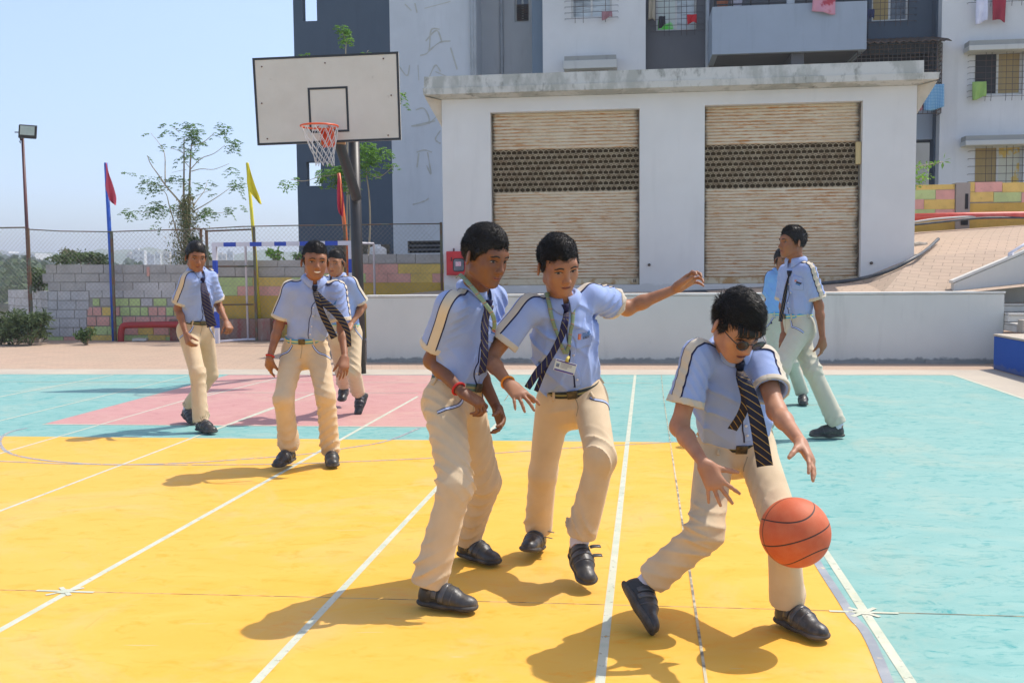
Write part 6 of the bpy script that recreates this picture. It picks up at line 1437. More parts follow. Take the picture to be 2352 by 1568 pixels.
def person(D):
    S = D.get('S', 1.0); res = D.get('res', .005); rn_ = random.Random(D['seed']); A = D
    hipR, hipL = px3(*A['hipR']), px3(*A['hipL']); shR, shL = px3(*A['shR']), px3(*A['shL']); Nk = px3(*A['neck'])
    HM = (hipR + hipL) / 2; up = unit(Nk - HM); sP = unit(hipR - hipL); sC = unit(shR - shL)
    hipR, hipL = HM + sP * .078 * S, HM - sP * .078 * S
    sC = unit(sC - up * (sC @ up) * .6); fC = unit(np.cross(up, sC)); fP = unit(np.cross(up, sP)); uP = unit(np.cross(sP, fP))
    base = (HM[0], HM[1], 0)
    feet = {}
    for k in 'RL':
        F_ = A['foot' + k]
        if F_[0] == 'g':
            H, T = nv(gp(*F_[1], .018)), nv(gp(*F_[2], .018)); fd = unit(T - H); H = (H + T) / 2 - fd * .127 * S; T = H + fd * .255 * S; u_f = nv((0, 0, 1)); lift = F_[3] if len(F_) > 3 else 0
            if lift: H = H + nv((0, 0, 1)) * math.sin(lift) * .25 * S; fd = unit(T - H); u_f = nv((0, 0, 1)); H = T - fd * .255 * S
        else:
            _, an, to, sg, hint = F_[:5]; Aj = px3(*an); v = unit(reach(Aj, to[0], to[1], .205 * S, sg) - Aj); hint = nv(hint); hint = unit(hint - v * (hint @ v)); fd = unit(v * math.cos(.36) + hint * math.sin(.36)); u_f = unit(hint - fd * (hint @ fd)); H = Aj - (fd * .05 + u_f * .085) * S; T = H + fd * .255 * S
        uf = unit(u_f - fd * (u_f @ fd)); feet[k] = (H, T, uf, H + (fd * .05 + uf * .085) * S)
    base = (HM[0], HM[1], 0)
    knee, ank, elb, wri = {}, {}, {}, {}
    for k, hip, sh in (('R', hipR, shR), ('L', hipL, shL)):
        ank[k] = feet[k][3]; kn_ = A['knee' + k]
        knee[k] = solve_mid(hip, ank[k], kn_[0], kn_[1], .385 * S, .365 * S, kn_[2]) if len(kn_) < 4 else px3(*kn_[:3])
        e = A['elbow' + k]; elb[k] = reach(sh, e[0], e[1], .265 * S, e[2]) if e[2] in (-1, 1) else px3(*e); w = A['wrist' + k]; wri[k] = reach(elb[k], w[0], w[1], .235 * S, w[2]) if w[2] in (-1, 1) else px3(*w)
    if DEBUG:
        print(A['key'], 'thigh', [round(float(np.linalg.norm(knee[k] - h)), 2) for k, h in (('R', hipR), ('L', hipL))], 'shin', [round(float(np.linalg.norm(knee[k] - ank[k])), 2) for k in 'RL'], 'uarm', [round(float(np.linalg.norm(elb[k] - s_)), 2) for k, s_ in (('R', shR), ('L', shL))],
              'farm', [round(float(np.linalg.norm(elb[k] - wri[k])), 2) for k in 'RL'], 'torso', round(float(np.linalg.norm(Nk - HM)), 2), 'sh', round(float(np.linalg.norm(shR - shL)), 2), 'feet z', [round(float(min(feet[k][0][2], feet[k][1][2])), 2) for k in 'RL'], 'hipz', round(float(HM[2]), 2))
    ro = root('person', base, A['label'], 'person', 'schoolboys in uniform on the court')
    # head
    hy, hp, hr_ = R(A['head_dir'][0]), R(A['head_dir'][1]), R(A['head_dir'][2]); hf = nv((math.sin(hy) * math.cos(hp), -math.cos(hy) * math.cos(hp), -math.sin(hp)))
    hu0 = unit(nv((0, 0, 1)) - hf * hf[2]); hs0 = np.cross(hf, hu0); hu = hu0 * math.cos(hr_) - hs0 * math.sin(hr_); hs = np.cross(hf, hu); HC = px3(*A['head']); HS = A.get('HS', 1.0) * S
    hpz = head_prims(HC, (hs, hf, hu), HS, A.get('wide', 1.0))
    skb = HC + (hf * -.028 - hu * .055) * HS
    body = list(hpz); body.append(Cone(skb, Nk - up * .03 * S, .046 * S, .053 * S, sm=.03)); body.append(Cone(skb + (hf * .03) * HS, Nk + fC * .015 * S, .034 * S, .040 * S, sm=.03))
    body.append(Cone(Nk - up * .10 * S, HM, .085 * S, .085 * S, sm=.03)); 
    for sh in (shR, shL): body.append(Cone(Nk - up * .06 * S, sh, .048 * S, .042 * S, sm=.03))
    hands = {}
    for k, sh in (('R', shR), ('L', shL)):
        arm(body, sh, elb[k], wri[k], S, A.get('armthin', .93)); h = A['hand' + k]; d = reach(wri[k], h['kn'][0], h['kn'][1], .086 * S, h['kn'][2]); hands[k] = hand(body, wri[k], d, h['pn'], k == 'R', h.get('curl', (15, 18, 22, 26)), h.get('spread', (6, 2, -3, -8)), h.get('thumb', (30, 15, 15)), .97 * S)
        body.append(Cone(hipR if k == 'R' else hipL, knee[k], .055 * S, .042 * S, sm=.03)); body.append(Cone(knee[k], ank[k], .042 * S, .032 * S, sm=.03)); fd = unit(feet[k][1] - feet[k][0]); body.append(Cone(ank[k], ank[k] + (fd * .10 - feet[k][2] * .045) * S, .030 * S, .022 * S, sm=.03))
    vs, qs = surf(body, A.get('bres', res * .72))
    mesh_np('body', vs, qs, A['skin'], ro)
    # face
    P_ = lambda nm, pts, mt, off=.0012, dome=0: facepatch(nm, hpz, (hs, hf, hu), HC, HS, [(x, z) for x, z in pts], mt, ro, off, dome=dome)
    op = A.get('eye_open', 1.0); gz = A.get('gaze', (0, 0))
    for k in (-1, 1):
        cx = k * .0315; up_ = [(cx + .0150 * math.cos(t), .0025 + .0058 * op * math.sin(t) * (1 if math.sin(t) > 0 else .7)) for t in np.linspace(0, 2 * math.pi, 14, endpoint=False)]
        e = P_('eye', up_, M_eyew, .0006)
        ir = [(cx + gz[0] + .0058 * math.cos(t), .0028 + gz[1] + .0056 * min(1, op) * math.sin(t)) for t in np.linspace(0, 2 * math.pi, 12, endpoint=False)]; P_('iris', ir, M_iris, .0014)
        P_('upper_lid_line', arcshape(cx - .0165, cx + .0165, .0035, .0058 * op, .0030, .0030), M_lash, .0016)
        x0, x1 = (k * .014, k * .050); P_('eyebrow', arcshape(min(x0, x1), max(x0, x1), .0205, .0050, .0078 if k > 0 else .0050, .0050 if k > 0 else .0078, tilt=.003 * -k), M_brow, .0012)
    sm_ = A.get('smile', 0)
    if sm_:
        P_('lips', [(x, -.0575 - .012 * (1 - (x / .026) ** 2) - .001 + (abs(x) / .026) ** 2 * .004) for x in np.linspace(-.026, .026, 9)] + [(x, -.0565 - .0015 * (1 - (x / .026) ** 2) + (abs(x) / .026) ** 2 * .003 + .003) for x in np.linspace(.026, -.026, 9)], M_lips, .0016)
        P_('teeth', [(x, -.0575 - .0085 * (1 - (x / .021) ** 2)) for x in np.linspace(-.020, .020, 7)] + [(x, -.0570 + .001) for x in np.linspace(.020, -.020, 7)], M_teeth, .0030)
    else:
        P_('lips', [(x, -.0588 - .0088 * (1 - (x / .0215) ** 2)) for x in np.linspace(-.0215, .0215, 11)] + [(x, -.0584 + .0045 * (1 - (abs(x) / .0215) ** 1.6) - .0012 * math.exp(-(x / .004) ** 2)) for x in np.linspace(.0215, -.0215, 11)], M_lips, .0008, dome=.0006); P_('mouth_line', arcshape(-.0195, .0195, -.0592, -.0014, .0018, .0018), M_mouth, .0020)
    # hair
    if True:
        L = lambda x, y, z: HC + (hs * x + hf * y + hu * z) * HS; Mh = np.stack([hs, hf, hu], 1); hl = A.get('hairline', .056); th = A.get('hairthick', 1.0)
        nrm = unit(hf * .66 - hu * .75); flv = hs * A.get('flow', (.25, .55, .1))[0] + hf * A.get('flow', (.25, .55, .1))[1]; fw = lambda P, h, q: wob(P - np.outer(P @ unit(flv), unit(flv)) * .75, 75) * .0022 + wob(P, 40) * .0012
        hp_ = [Ell(L(0, -.020, .034), np.array([.0740, .0945, .082 + .006 * th]) * HS, Mh, .012, clip=[(L(0, .076, hl), nrm), (L(0, 0, -.052), -hu)], fold=fw), Ell(L(0, -.006, .058 + .006 * th), np.array([.064, .080, .062]) * HS, Mh, .02, clip=[(L(0, .084, hl + .004), nrm)], fold=fw)]
        for k in (-1, 1): hp_.append(Cone(L(k * .0695, .018, .020), L(k * .0700, .012, -.008), .009 * HS, .004 * HS, sm=.01))
        vs, qs = surf(hp_, A.get('hres', res * .7)); mats = [M_hair]; V2 = [vs]; Q2 = [qs]; n0 = len(vs)
        c = Near.sel(hp_, vs); rs_ = np.random.RandomState(A['seed'] + 5); ns = int(A.get('strands', 1500) * 3.2); sel = rs_.choice(len(vs), ns, replace=True); Pn = vs[sel]; G = grad(hp_, Pn)
        loc = (Pn - HC) @ Mh / HS; ok = (loc[:, 2] > -.06); Pn, G, loc = Pn[ok], G[ok], loc[ok]; ns = len(Pn)
        flow = A.get('flow', (.25, .55, .1)); fl = (hs * flow[0] + hf * flow[1] + hu * flow[2]); lift_ = A.get('hairlift', .5) * .7
        side_ = np.clip(1 - (loc[:, 2] - .0) / .07, 0, 1)[:, None]; flt = fl[None] - G * (G @ fl)[:, None]; flt /= np.linalg.norm(flt, axis=1)[:, None] + 1e-6; dirs = (flt * .85 * (1 - side_) + (-hu * .8 - hf * .3)[None] * side_) + G * (lift_ * (1 - side_) + .16 * side_) + rs_.randn(ns, 3) * .16
        dirs /= np.linalg.norm(dirs, axis=1)[:, None]; ln = (A.get('slen', .018) * (1 - .45 * side_[:, 0]) * rs_.uniform(.6, 1.25, ns))[:, None] * HS; rad = A.get('srad', .0009) * HS * (1 - .3 * side_)
        x = np.cross(dirs, G); x /= np.linalg.norm(x, axis=1)[:, None] + 1e-9; y = np.cross(dirs, x); p0 = Pn - G * (.002 * (1 - side_) + .0005 * side_)
        mid = p0 + dirs * ln * .55; tip = p0 + dirs * ln - G * ln * .30 * (1 - side_)
        vv = np.stack([p0 + x * rad, p0 - x * rad * .6 + y * rad, p0 - x * rad * .6 - y * rad, mid + x * rad * .8, mid - x * rad * .5 + y * rad * .8, mid - x * rad * .5 - y * rad * .8, tip], 1).reshape(-1, 3)
        b7 = (np.arange(ns) * 7 + n0)[:, None]; qd = np.concatenate([b7 + np.array([[0, 1, 4, 3]]), b7 + np.array([[1, 2, 5, 4]]), b7 + np.array([[2, 0, 3, 5]])]); tr = np.concatenate([b7 + np.array([[3, 4, 6]]), b7 + np.array([[4, 5, 6]]), b7 + np.array([[5, 3, 6]])])
        me = bpy.data.meshes.new('hair'); allv = np.concatenate([vs, vv]); me.from_pydata(allv.tolist(), [], qs.tolist() + qd.tolist() + tr.tolist()); ho = link('hair', me, M_hair, ro, None, True)
        fr_ = A.get('fringe')
        if fr_:
            mb = MB()
            for x_, z_, dx, dz in fr_:
                for _ in range(9):
                    xx = x_ + rn_.gauss(0, .006); a = L(xx, .070 - abs(xx) * .25, z_ + .018); b = L(xx + dx * .5, .098 - abs(xx) * .35, z_ + dz * .45); c_ = L(xx + dx + rn_.gauss(0, .003), .094 - abs(xx) * .35, z_ + dz * rn_.uniform(.75, 1.1)); mb.tube([a, b, c_], [.0018, .0014, .0003], 4)
            mb.build('fringe', M_hair, ho, True)
    # shirt
    Cc = HM + (Nk - HM) * .68; W1 = HM + (Nk - HM) * .34; hem = HM + uP * A.get('hemz', .072) * S; ax = up; bulk = A.get('bulk', 1.0) * .95
    o3 = nv([D['seed'] * 1.3, D['seed'] * .7, 0])
    def fold_t(P, h, q):
        a = (1 - np.abs(np.sin(P @ (sC * 30 + up * 9) + 2.0 * wob(P + o3, 6)))) ** 2.2 * np.clip(.5 + .9 * wob(P + o3 * 2, 11), 0, 1.2)
        b = (1 - np.abs(np.sin(P @ (up * 30 - sC * 24 + fC * 10) + 1.8 * wob(P - o3, 7)))) ** 2.2 * np.clip(.45 + .9 * wob(P - o3, 10), 0, 1.2)
        return -S * (.016 * a + .015 * b)
    fold_w = lambda P, h, q: -.0125 * S * (1 - np.abs(np.sin(P @ (sP * 36 + fP * 20) + 1.8 * wob(P + o3, 7)))) ** 1.5 * np.clip(.5 + wob(P, 6), .1, 1.1) - .004 * S * wob(P, 14)
    sp_ = [Cone(W1, Cc, .134 * S * bulk, .143 * S * bulk, fC, .70, sm=.03, fold=fold_t), Cone(Cc, Nk - up * .055 * S, .142 * S * bulk, .098 * S, fC, .66, sm=.03, fold=fold_t),
           Cone(hem + up * .035 * S - fP * .0, W1, .130 * S * bulk, .136 * S * bulk, fP, .74, sm=.03, clip=[(hem - up * .004, -uP)], fold=fold_w), Cone(Nk - up * .055 * S, Nk - up * .022 * S, .078 * S, .056 * S, sm=.04)]
    sp_[2].fold = fold_w
    slend = {}
    for k, sh in (('R', shR), ('L', shL)):
        a_ = unit(elb[k] - sh); sl_l = A.get('sleeve' + k, .80) * .265 * S; e = sh + a_ * sl_l; slend[k] = (e, a_)
        sp_.append(Cone(Nk - up * .064 * S, sh - up * .004 * S, .057 * S, .048 * S, sm=.045))
        fo = ridges(.013 * S, .075 * S, rn_.uniform(0, 6), lambda h: 1.0 - .55 * h, a_)
        sp_.append(Cone(sh, e + a_ * .03, .053 * S, .069 * S, sm=.040, clip=[(e, a_)], hollow=Cone(e - a_ * .03, e + a_ * .06, .050 * S, .060 * S), fold=fo))
    vs, qs = surf(sp_, res); so = mesh_np('shirt', vs, qs, A.get('shirt', M_shirt), ro)
    for k, sh in (('R', shR), ('L', shL)):
        e, a_ = slend[k]; c0 = Cone(sh, e + a_ * .03, .053 * S + .0035, .069 * S + .0035, sm=.003, clip=[(e + a_ * .002, a_), (e - a_ * .026 * S, -a_)], hollow=Cone(e - a_ * .06, e + a_ * .06, .0575 * S, .0655 * S), fold=sp_[-1].fold if k == 'L' else sp_[-3].fold)
        c0.c = e; c0.R = .11; vs, qs = surf([c0], max(.0035, res * .8)); mesh_np('cuff', vs, qs, M_beige, so)
        kd = 1 if k == 'R' else -1; o_ = unit((sC * kd * .75 + up * .66) - a_ * ((sC * kd * .75 + up * .66) @ a_)); tweak = A.get('stripe' + k, 0); o_ = unit(o_ + np.cross(a_, o_) * tweak)
        pth = [Nk + sC * kd * .066 * S + up * .01 * S, (Nk * .45 + sh * .55) + up * .055 * S + fC * .0, sh + o_ * .07 * S, sh + a_ * .09 * S + o_ * .075 * S, e - a_ * .018 * S + o_ * .075 * S]
        strip('sleeve_stripe', sp_, pth, .046 * S, [M_beige, M_navy], so, .0028, 44, 11, mi_f=lambda u, v: 1 if (u < .12 or u > .88) else 0)
    # placket, buttons, pocket
    fF, sF = fC, sC
    if 'knot_px' in A:
        d0 = nv(ray(*A['knot_px'])); t0_ = (Nk[1] - .33) / d0[1]; O0 = nv((0, 0, CH)) + d0 * t0_; kp = cast(sp_, O0[None], unit(d0)[None])[0]; fF = kp - Nk; fF = unit(fF - up * (fF @ up)); fF = unit(fF + fC * .3); sF = unit(np.cross(fF, up))
    front = lambda a, b, o=.0: HM + (Nk - HM) * b + fF * .16 * S - sF * a * S
    pl = [front(-.0, .95), front(0, .75), front(0, .5), front(.0, .22)]
    strip('placket', sp_, pl, .030 * S, [A.get('shirt', M_shirt), M_navy], so, .0030, 40, 7, mi_f=lambda u, v: 1 if u > .86 else 0) if A.get('placket', 1) else None
    pk = so if A.get('nopocket') else strip('pocket', sp_, [front(.078, .80), front(.078, .60)], .088 * S, [A.get('shirt', M_shirt), M_navy], so, .0030, 18, 10, mi_f=lambda u, v: 0)
    if A.get('logo', 1) and not A.get('nopocket'):
        strip('pocket_logo', sp_, [front(.058, .715), front(.058, .69)], .016 * S, mat('logo_orange', (.72, .22, .12), .7) if 'logo_orange' not in bpy.data.materials else bpy.data.materials['logo_orange'], pk, .0055, 4, 3)
        tx = bpy.data.materials.get('logo_text_blue') or mat('logo_text_blue', (.05, .20, .48), .7); tb_ = bpy.data.materials.get('logo_text_dark') or mat('logo_text_dark', (.03, .03, .06), .7)
        if A.get('text'):
            for tt, zz, mm, sz in (('ACAR', .712, tx, .017), ('HEIGHTS', .692, tx, .011), ('PUBLIC', .673, tb_, .012)):
                cu = bpy.data.curves.new('pocket_text', 'FONT'); cu.body = tt; cu.size = sz * S; cu.extrude = .0004; to = bpy.data.objects.new('tmp', cu); COL.objects.link(to); dg = bpy.context.evaluated_depsgraph_get(); me = bpy.data.meshes.new_from_object(to.evaluated_get(dg)); bpy.data.objects.remove(to)
                co = np.array([v.co[:] for v in me.vertices]); O = front(.070, zz)[None] - sF * co[:, :1] + up * co[:, 1:2]; Pq = onto(Near.sel(sp_, O - fC * .08), cast(Near.sel(sp_, O - fC * .08), O, np.tile(-fC, (len(O), 1))), .0062, 3) + fC * co[:, 2:3]
                me.vertices.foreach_set('co', Pq.astype(np.float32).ravel()); link('pocket_text', me, mm, pk)
        else:
            strip('pocket_text', sp_, [front(.088, .708), front(.088, .700)], .034 * S, tx, pk, .0055, 3, 5); strip('pocket_text', sp_, [front(.086, .690), front(.086, .684)], .040 * S, tb_, pk, .0055, 3, 5)
    for b_ in (.42, .56, .70, .30):
        p = onto(sp_, [front(.0, b_)], .0075, 30)[0]; g = grad(sp_, p[None])[0]; mb = MB(); mb.tube([p - g * .002, p + g * .001], .0055 * S, 8); mb.build('button', M_btn, so, True)
    # collar
    cn = Nk + up * A.get('collar_up', .016) * S; cu_ = unit(up + fC * .10); v_, q_ = [], []; na_ = 36; rowsC = 5
    for i in range(na_):
        al = math.radians(9 + (342) * i / (na_ - 1)); ca, sa = math.cos(al), math.sin(al); rad_ = fF * ca * 1.0 + sF * sa * 1.04; fr_k = max(0, math.cos(al)) ** 1.5
        near_ = min(i, na_ - 1 - i) / (na_ * .16); pt = max(0, 1 - near_) ** 1.3
        inner = cn + rad_ * .054 * S + cu_ * .006 * S - fC * .0; top_ = cn + rad_ * .059 * S + cu_ * (.034 - .010 * fr_k) * S; o1_ = cn + rad_ * .070 * S + cu_ * (.026 - .008 * fr_k) * S
        low = cn + rad_ * (.083 + .020 * pt) * S - cu_ * (.004 + .046 * pt * .95) * S; mid_ = (o1_ + low) / 2 + rad_ * .004
        for p in (inner, top_, o1_, mid_, low): v_.append(p)
    v_ = np.array(v_).reshape(na_, rowsC, 3); lowp = onto(sp_, v_[:, 4], .004, 3); d_ = field(sp_, v_[:, 4]); v_[:, 4] = np.where((d_ < .004)[:, None] | (d_ < .03)[:, None], lowp, v_[:, 4]); d_ = field(sp_, v_[:, 3]); v_[:, 3] = np.where((d_ < .006)[:, None], onto(sp_, v_[:, 3], .006, 3), v_[:, 3]); v_ = v_.reshape(-1, 3)
    for i in range(na_ - 1):
        for j in range(rowsC - 1): a = i * rowsC + j; q_.append((a, a + 1, a + rowsC + 1, a + rowsC))
    co_ = mesh_np('collar', v_, np.array(q_), A.get('shirt', M_shirt), so); md = co_.modifiers.new('thickness', 'SOLIDIFY'); md.thickness = .003; md.offset = 0; md = co_.modifiers.new('smooth', 'SUBSURF'); md.levels = md.render_levels = 1
    # trousers
    wz = A.get('waist', .098) * S; wst = HM + uP * wz; tp_ = []; crease = lambda P, h, q: -.007 * S * (1 - np.abs(np.sin(P @ (uP * 34 + sP * 10) + wob(P, 7) * 2))) ** 1.5 * np.clip((wst - P) @ uP / (.05 * S) - .9, 0, 1)
    tp_.append(Cone(HM + uP * (wz + .02), HM - uP * .0, .123 * S, .128 * S, fP, .78, sm=.03, clip=[(wst, uP)], fold=crease)); tp_.append(Ell(HM - fP * .035 * S - uP * .025 * S, np.array([.115, .085, .09]) * S, np.stack([sP, fP, uP], 1), .04))
    tcut = {}
    for k, hip in (('R', hipR), ('L', hipL)):
        a1, a2 = unit(knee[k] - hip), unit(ank[k] - knee[k]); hm = ank[k] + a2 * A.get('hem' + k, -.005) * S; tw = A.get('legw', 1.0) * .91
        bend = math.acos(max(-1, min(1, a1 @ a2))); amp = .0085 + .0045 * min(1, bend)
        f1 = ridges(amp * 1.35 * S, .105 * S, rn_.uniform(0, 6), lambda h: .42 + .85 * np.maximum(1 - np.abs(h - 1) * 3, 0) + .6 * np.maximum(1 - np.abs(h) * 3, 0), a1)
        f2 = ridges(amp * 1.3 * S, .115 * S, rn_.uniform(0, 6), lambda h: (.50 + .65 * np.maximum(1 - h * 3, 0) + 1.0 * np.maximum(1 - np.abs(h - .82) * 4.5, 0)) * np.clip((1 - h) * 7 - .3, .12, 1), a2)
        tp_.append(Cone(hip + uP * .01, knee[k], .088 * S * tw, .067 * S * tw, sm=.035, fold=f1)); e2 = hm + a2 * .03
        tp_.append(Cone(knee[k], e2, .066 * S * tw, .071 * S * tw, sm=.03, fold=f2, clip=[(hm, a2)], hollow=Cone(hm - a2 * .03, hm + a2 * .08, .052 * S, .060 * S)))
        tcut[k] = (hm, a2)
    tm_ = A.get('trousers', M_trous); vs, qs = surf(tp_, res); to = mesh_np('trousers', vs, qs, tm_, ro)
    bp = HM + uP * (wz - .016 * S); tpb = [p for p in tp_[:2]]; bo = strip('belt', tpb, ring_path(bp, sP, fP, .17 * S, .15 * S, 28, math.pi), .030 * S, A.get('belt', M_belt), ro, .005, 70, 4)
    for al in (-38, 38, -100, 100, 165):
        c = bp + (sP * math.sin(R(al)) + fP * math.cos(R(al))) * .15 * S; strip('belt_loop', tp_, [c + uP * .020 * S, c - uP * .020 * S], .011 * S, tm_, to, .0085, 6, 3)
    p = cast(tpb, [bp + fP * .2 * S], -fP)[0] + fP * .012; mb = MB(); hw, hh = .023 * S, .019 * S; q = [Vector(p + sP * x + uP * z) for x, z in ((hw, -hh), (-hw, -hh), (-hw, hh), (hw, hh))]; mb.quadbox(q, Vector(-fP * .006)); mb.build('buckle', M_buck, bo, bevel=.003)
    for kd, k in ((1, 'R'), (-1, 'L')):
        if k in A.get('notrim', ''): continue
        c = HM + sP * kd * .09 * S + fP * .12 * S; pth = [c + uP * .072 * S - sP * kd * .012 * S, c + uP * .035 * S + sP * kd * .010 * S, c - uP * .0 * S + sP * kd * .035 * S - fP * .03 * S, c - uP * .045 * S + sP * kd * .055 * S - fP * .07 * S]
        strip('pocket_trim', tp_, pth, .014 * S, [M_pock, M_navy], to, .0025, 22, 6, mi_f=lambda u, v: 1 if (u < .18 or u > .82) else 0)
    strip('fly_seam', tp_, [HM + uP * .07 * S + fP * .14 * S, HM - uP * .01 * S + fP * .14 * S], .004 * S, mat('seam', (.36, .28, .18), .9) if 'seam' not in bpy.data.materials else bpy.data.materials['seam'], to, .0012, 12, 3)
    for k in 'RL':
        H, T, uf, an_ = feet[k]; s_o = shoe(ro, H, T, uf, S, max(.004, res * .75), A.get('velcro', True), A.get('flaps', False)); mb = MB(); fd = unit(T - H); a2 = tcut[k][1]; pts = [H + (fd * .058 + uf * .055) * S, an_, an_ - a2 * .10 * S]; mb.tube(pts, [.038 * S, .041 * S, .046 * S], 14); mb.build('sock', A.get('sock', M_sock), ro, True)
    ctx = dict(ro=ro, shirt=so, sp=sp_, tp=tp_, Nk=Nk, HM=HM, up=up, sC=sC, fC=fC, S=S, wri=wri, elb=elb, HC=HC, hf=hf, hs=hs, hu=hu, HS=HS, front=front, hands=hands, sh={'R': shR, 'L': shL}, trous=to, sP=sP, fP=fP, uP=uP)
    # knot of the tie
    k0 = onto(sp_, [front(*A.get('knot', (0, .93)))], .012, 30)[0] if 'knot_px' not in A else kp + unit(kp - Nk) * .008; kd_ = unit(-up * .95 + fF * .15); mb = MB(); mb.tube([k0 - kd_ * .018 * S, k0, k0 + kd_ * .020 * S], [.019 * S, .016 * S, .011 * S], 10); kn = mb.build('tie_knot', A.get('tie', M_tie), ro, True); ctx['knot'] = k0 + kd_ * .018 * S
    return ctx
def wristband(c, k, m, name='wristband', r=.0265, w=.0045, t=.10):
    p = c['wri'][k] + (c['elb'][k] - c['wri'][k]) * t; a = unit(c['elb'][k] - c['wri'][k]); x = unit(np.cross(a, [0.1, .3, 1])); y = np.cross(a, x); r *= c['S']; mb = MB(); mb.tube([p + (x * math.cos(q) + y * math.sin(q)) * r for q in np.linspace(0, 2 * math.pi, 25)], w, 6, cap=False); return mb.build(name, m, c['ro'], True)
DEBUG = False

SK1 = skin_mat('skin_dark_brown', (.21, .088, .040)); SK2 = skin_mat('skin_warm_brown', (.37, .172, .086)); SK3 = skin_mat('skin_light_brown', (.46, .225, .125)); SK4 = skin_mat('skin_brown', (.30, .132, .063))
def want(k): return True
def P3(c, x, y, dy): return nv(atY(x, y, dy))
def hang_tie(c, name, pts, ws, m, wd=None, curl=.06, th=.004):
    path = [c['knot']] + [px3(*p) for p in pts]; wd = c['sC'] if wd is None else wd
    return ribbon(name, path, [wd] * len(path), ws, m, c['ro'], th, curl=curl)
M_red_th = mat('red_thread', (.55, .02, .015), .8, scale=60); M_or_th = mat('orange_thread', (.75, .24, .02), .8, scale=60)
# the boy in sunglasses, dribbling
if want('p6'):
    c = person(dict(key='p6', seed=6, S=.98, HS=1.06, res=.0055, label='boy in sunglasses bending forward to dribble the basketball, at right front', skin=SK3, belt=M_beltd,
        hipR=(1637, 1030, 3.86), hipL=(1737, 1030, 3.86), neck=(1677, 812, 3.68), shR=(1602, 814, 3.61), shL=(1750, 828, 3.67), head=(1693, 750, 3.56), head_dir=(24, 39, 3), kneeR=(1622, 1222, -1), kneeL=(1800, 1222, -1),
        footR=('a', (1483, 1342, 3.66), (1497, 1448), -1, (1, -.25, .15)), footL=('g', (1795, 1428), (1888, 1468)), elbowR=(1560, 980, -1), wristR=(1617, 1064, -1), elbowL=(1784, 944, -1), wristL=(1838, 1014, -1),
        handR=dict(kn=(1648, 1120, -1), pn=(.15, .95, -.2), curl=(7, 7, 8, 10), spread=(26, 8, -8, -25), thumb=(50, -4, 0)), handL=dict(kn=(1862, 1057, -1), pn=(-.8, .25, -.5), curl=(10, 10, 12, 12), spread=(8, 2, -3, -8), thumb=(42, 10, 10)),
        sleeveR=.72, sleeveL=.62, hemz=.05, collar_up=.034, knot_px=(1697, 838), stripeR=-.35, waist=.085, hairline=.066, slen=.036, srad=.0010, strands=4200, flow=(-.35, .75, .15), hairlift=.10, notrim='RL', nopocket=1, flaps=False, bulk=1.07, hemR=-.035, hemL=-.0,
        fringe=[(-.040, .048, -.004, -.022), (-.026, .050, -.006, -.024), (-.010, .052, .004, -.028), (.006, .052, .006, -.032), (.020, .050, .004, -.026), (.034, .048, .006, -.028), (.046, .044, .004, -.03)], eye_open=.5))
    hang_tie(c, 'tie', [(1707, 868, 3.485), (1724, 908, 3.45), (1741, 978, 3.43), (1757, 1070, 3.45)], [.026, .034, .042, .050, .054, .056], M_tie, nv((-1, .15, .12)))
    hang_tie(c, 'tie_tail', [(1700, 868, 3.50), (1712, 915, 3.50), (1704, 950, 3.53), (1682, 986, 3.60)], [.026, .028, .032, .034], M_tie, nv((-1, .3, 0)))
    L = lambda x, y, z: c['HC'] + (c['hs'] * x + c['hf'] * y + c['hu'] * z) * c['HS']; Ms = mat('sunglass_frame', (.012, .012, .014), .25); Ml = mat('sunglass_lens', (.030, .014, .008), .16, c2=(.055, .03, .015), spec=.45)
    mb = MB()
    for k in (-1, 1):
        pts = [L(k * .0335 + .0238 * math.cos(t), .0985 - .004 * abs(math.cos(t)) * (1 if math.cos(t) * k > 0 else 0), .000 + .0180 * math.sin(t) + .003 * math.cos(t) * k) for t in np.linspace(0, 2 * math.pi, 25)]
        mb.tube(pts, .0023, 6, cap=False); mb.tube([L(k * .059, .095, .006), L(k * .067, .088, .008), L(k * .0745, .050, .008), L(k * .078, .0, .006), L(k * .077, -.018, -.004)], .0021, 6)
    mb.tube([L(-.009, .099, .006), L(0, .101, .009), L(.009, .099, .006)], .0022, 6); sg = mb.build('sunglasses', Ms, c['ro'], True)
    for k in (-1, 1):
        mb = MB(); pts = [L(k * .0335 + .0229 * math.cos(t), .0988 - .004 * abs(math.cos(t)) * (1 if math.cos(t) * k > 0 else 0), .0172 * math.sin(t) + .003 * math.cos(t) * k) for t in np.linspace(0, 2 * math.pi, 24, endpoint=False)]
        cc = L(k * .0335, .1005, 0); n0 = len(mb.v); mb.v += [tuple(p) for p in pts] + [tuple(cc)]
        for i in range(24): mb.f.append((i, (i + 1) % 24, 24)); mb.mi.append(0)
        mb.build('lens', Ml, sg, True)
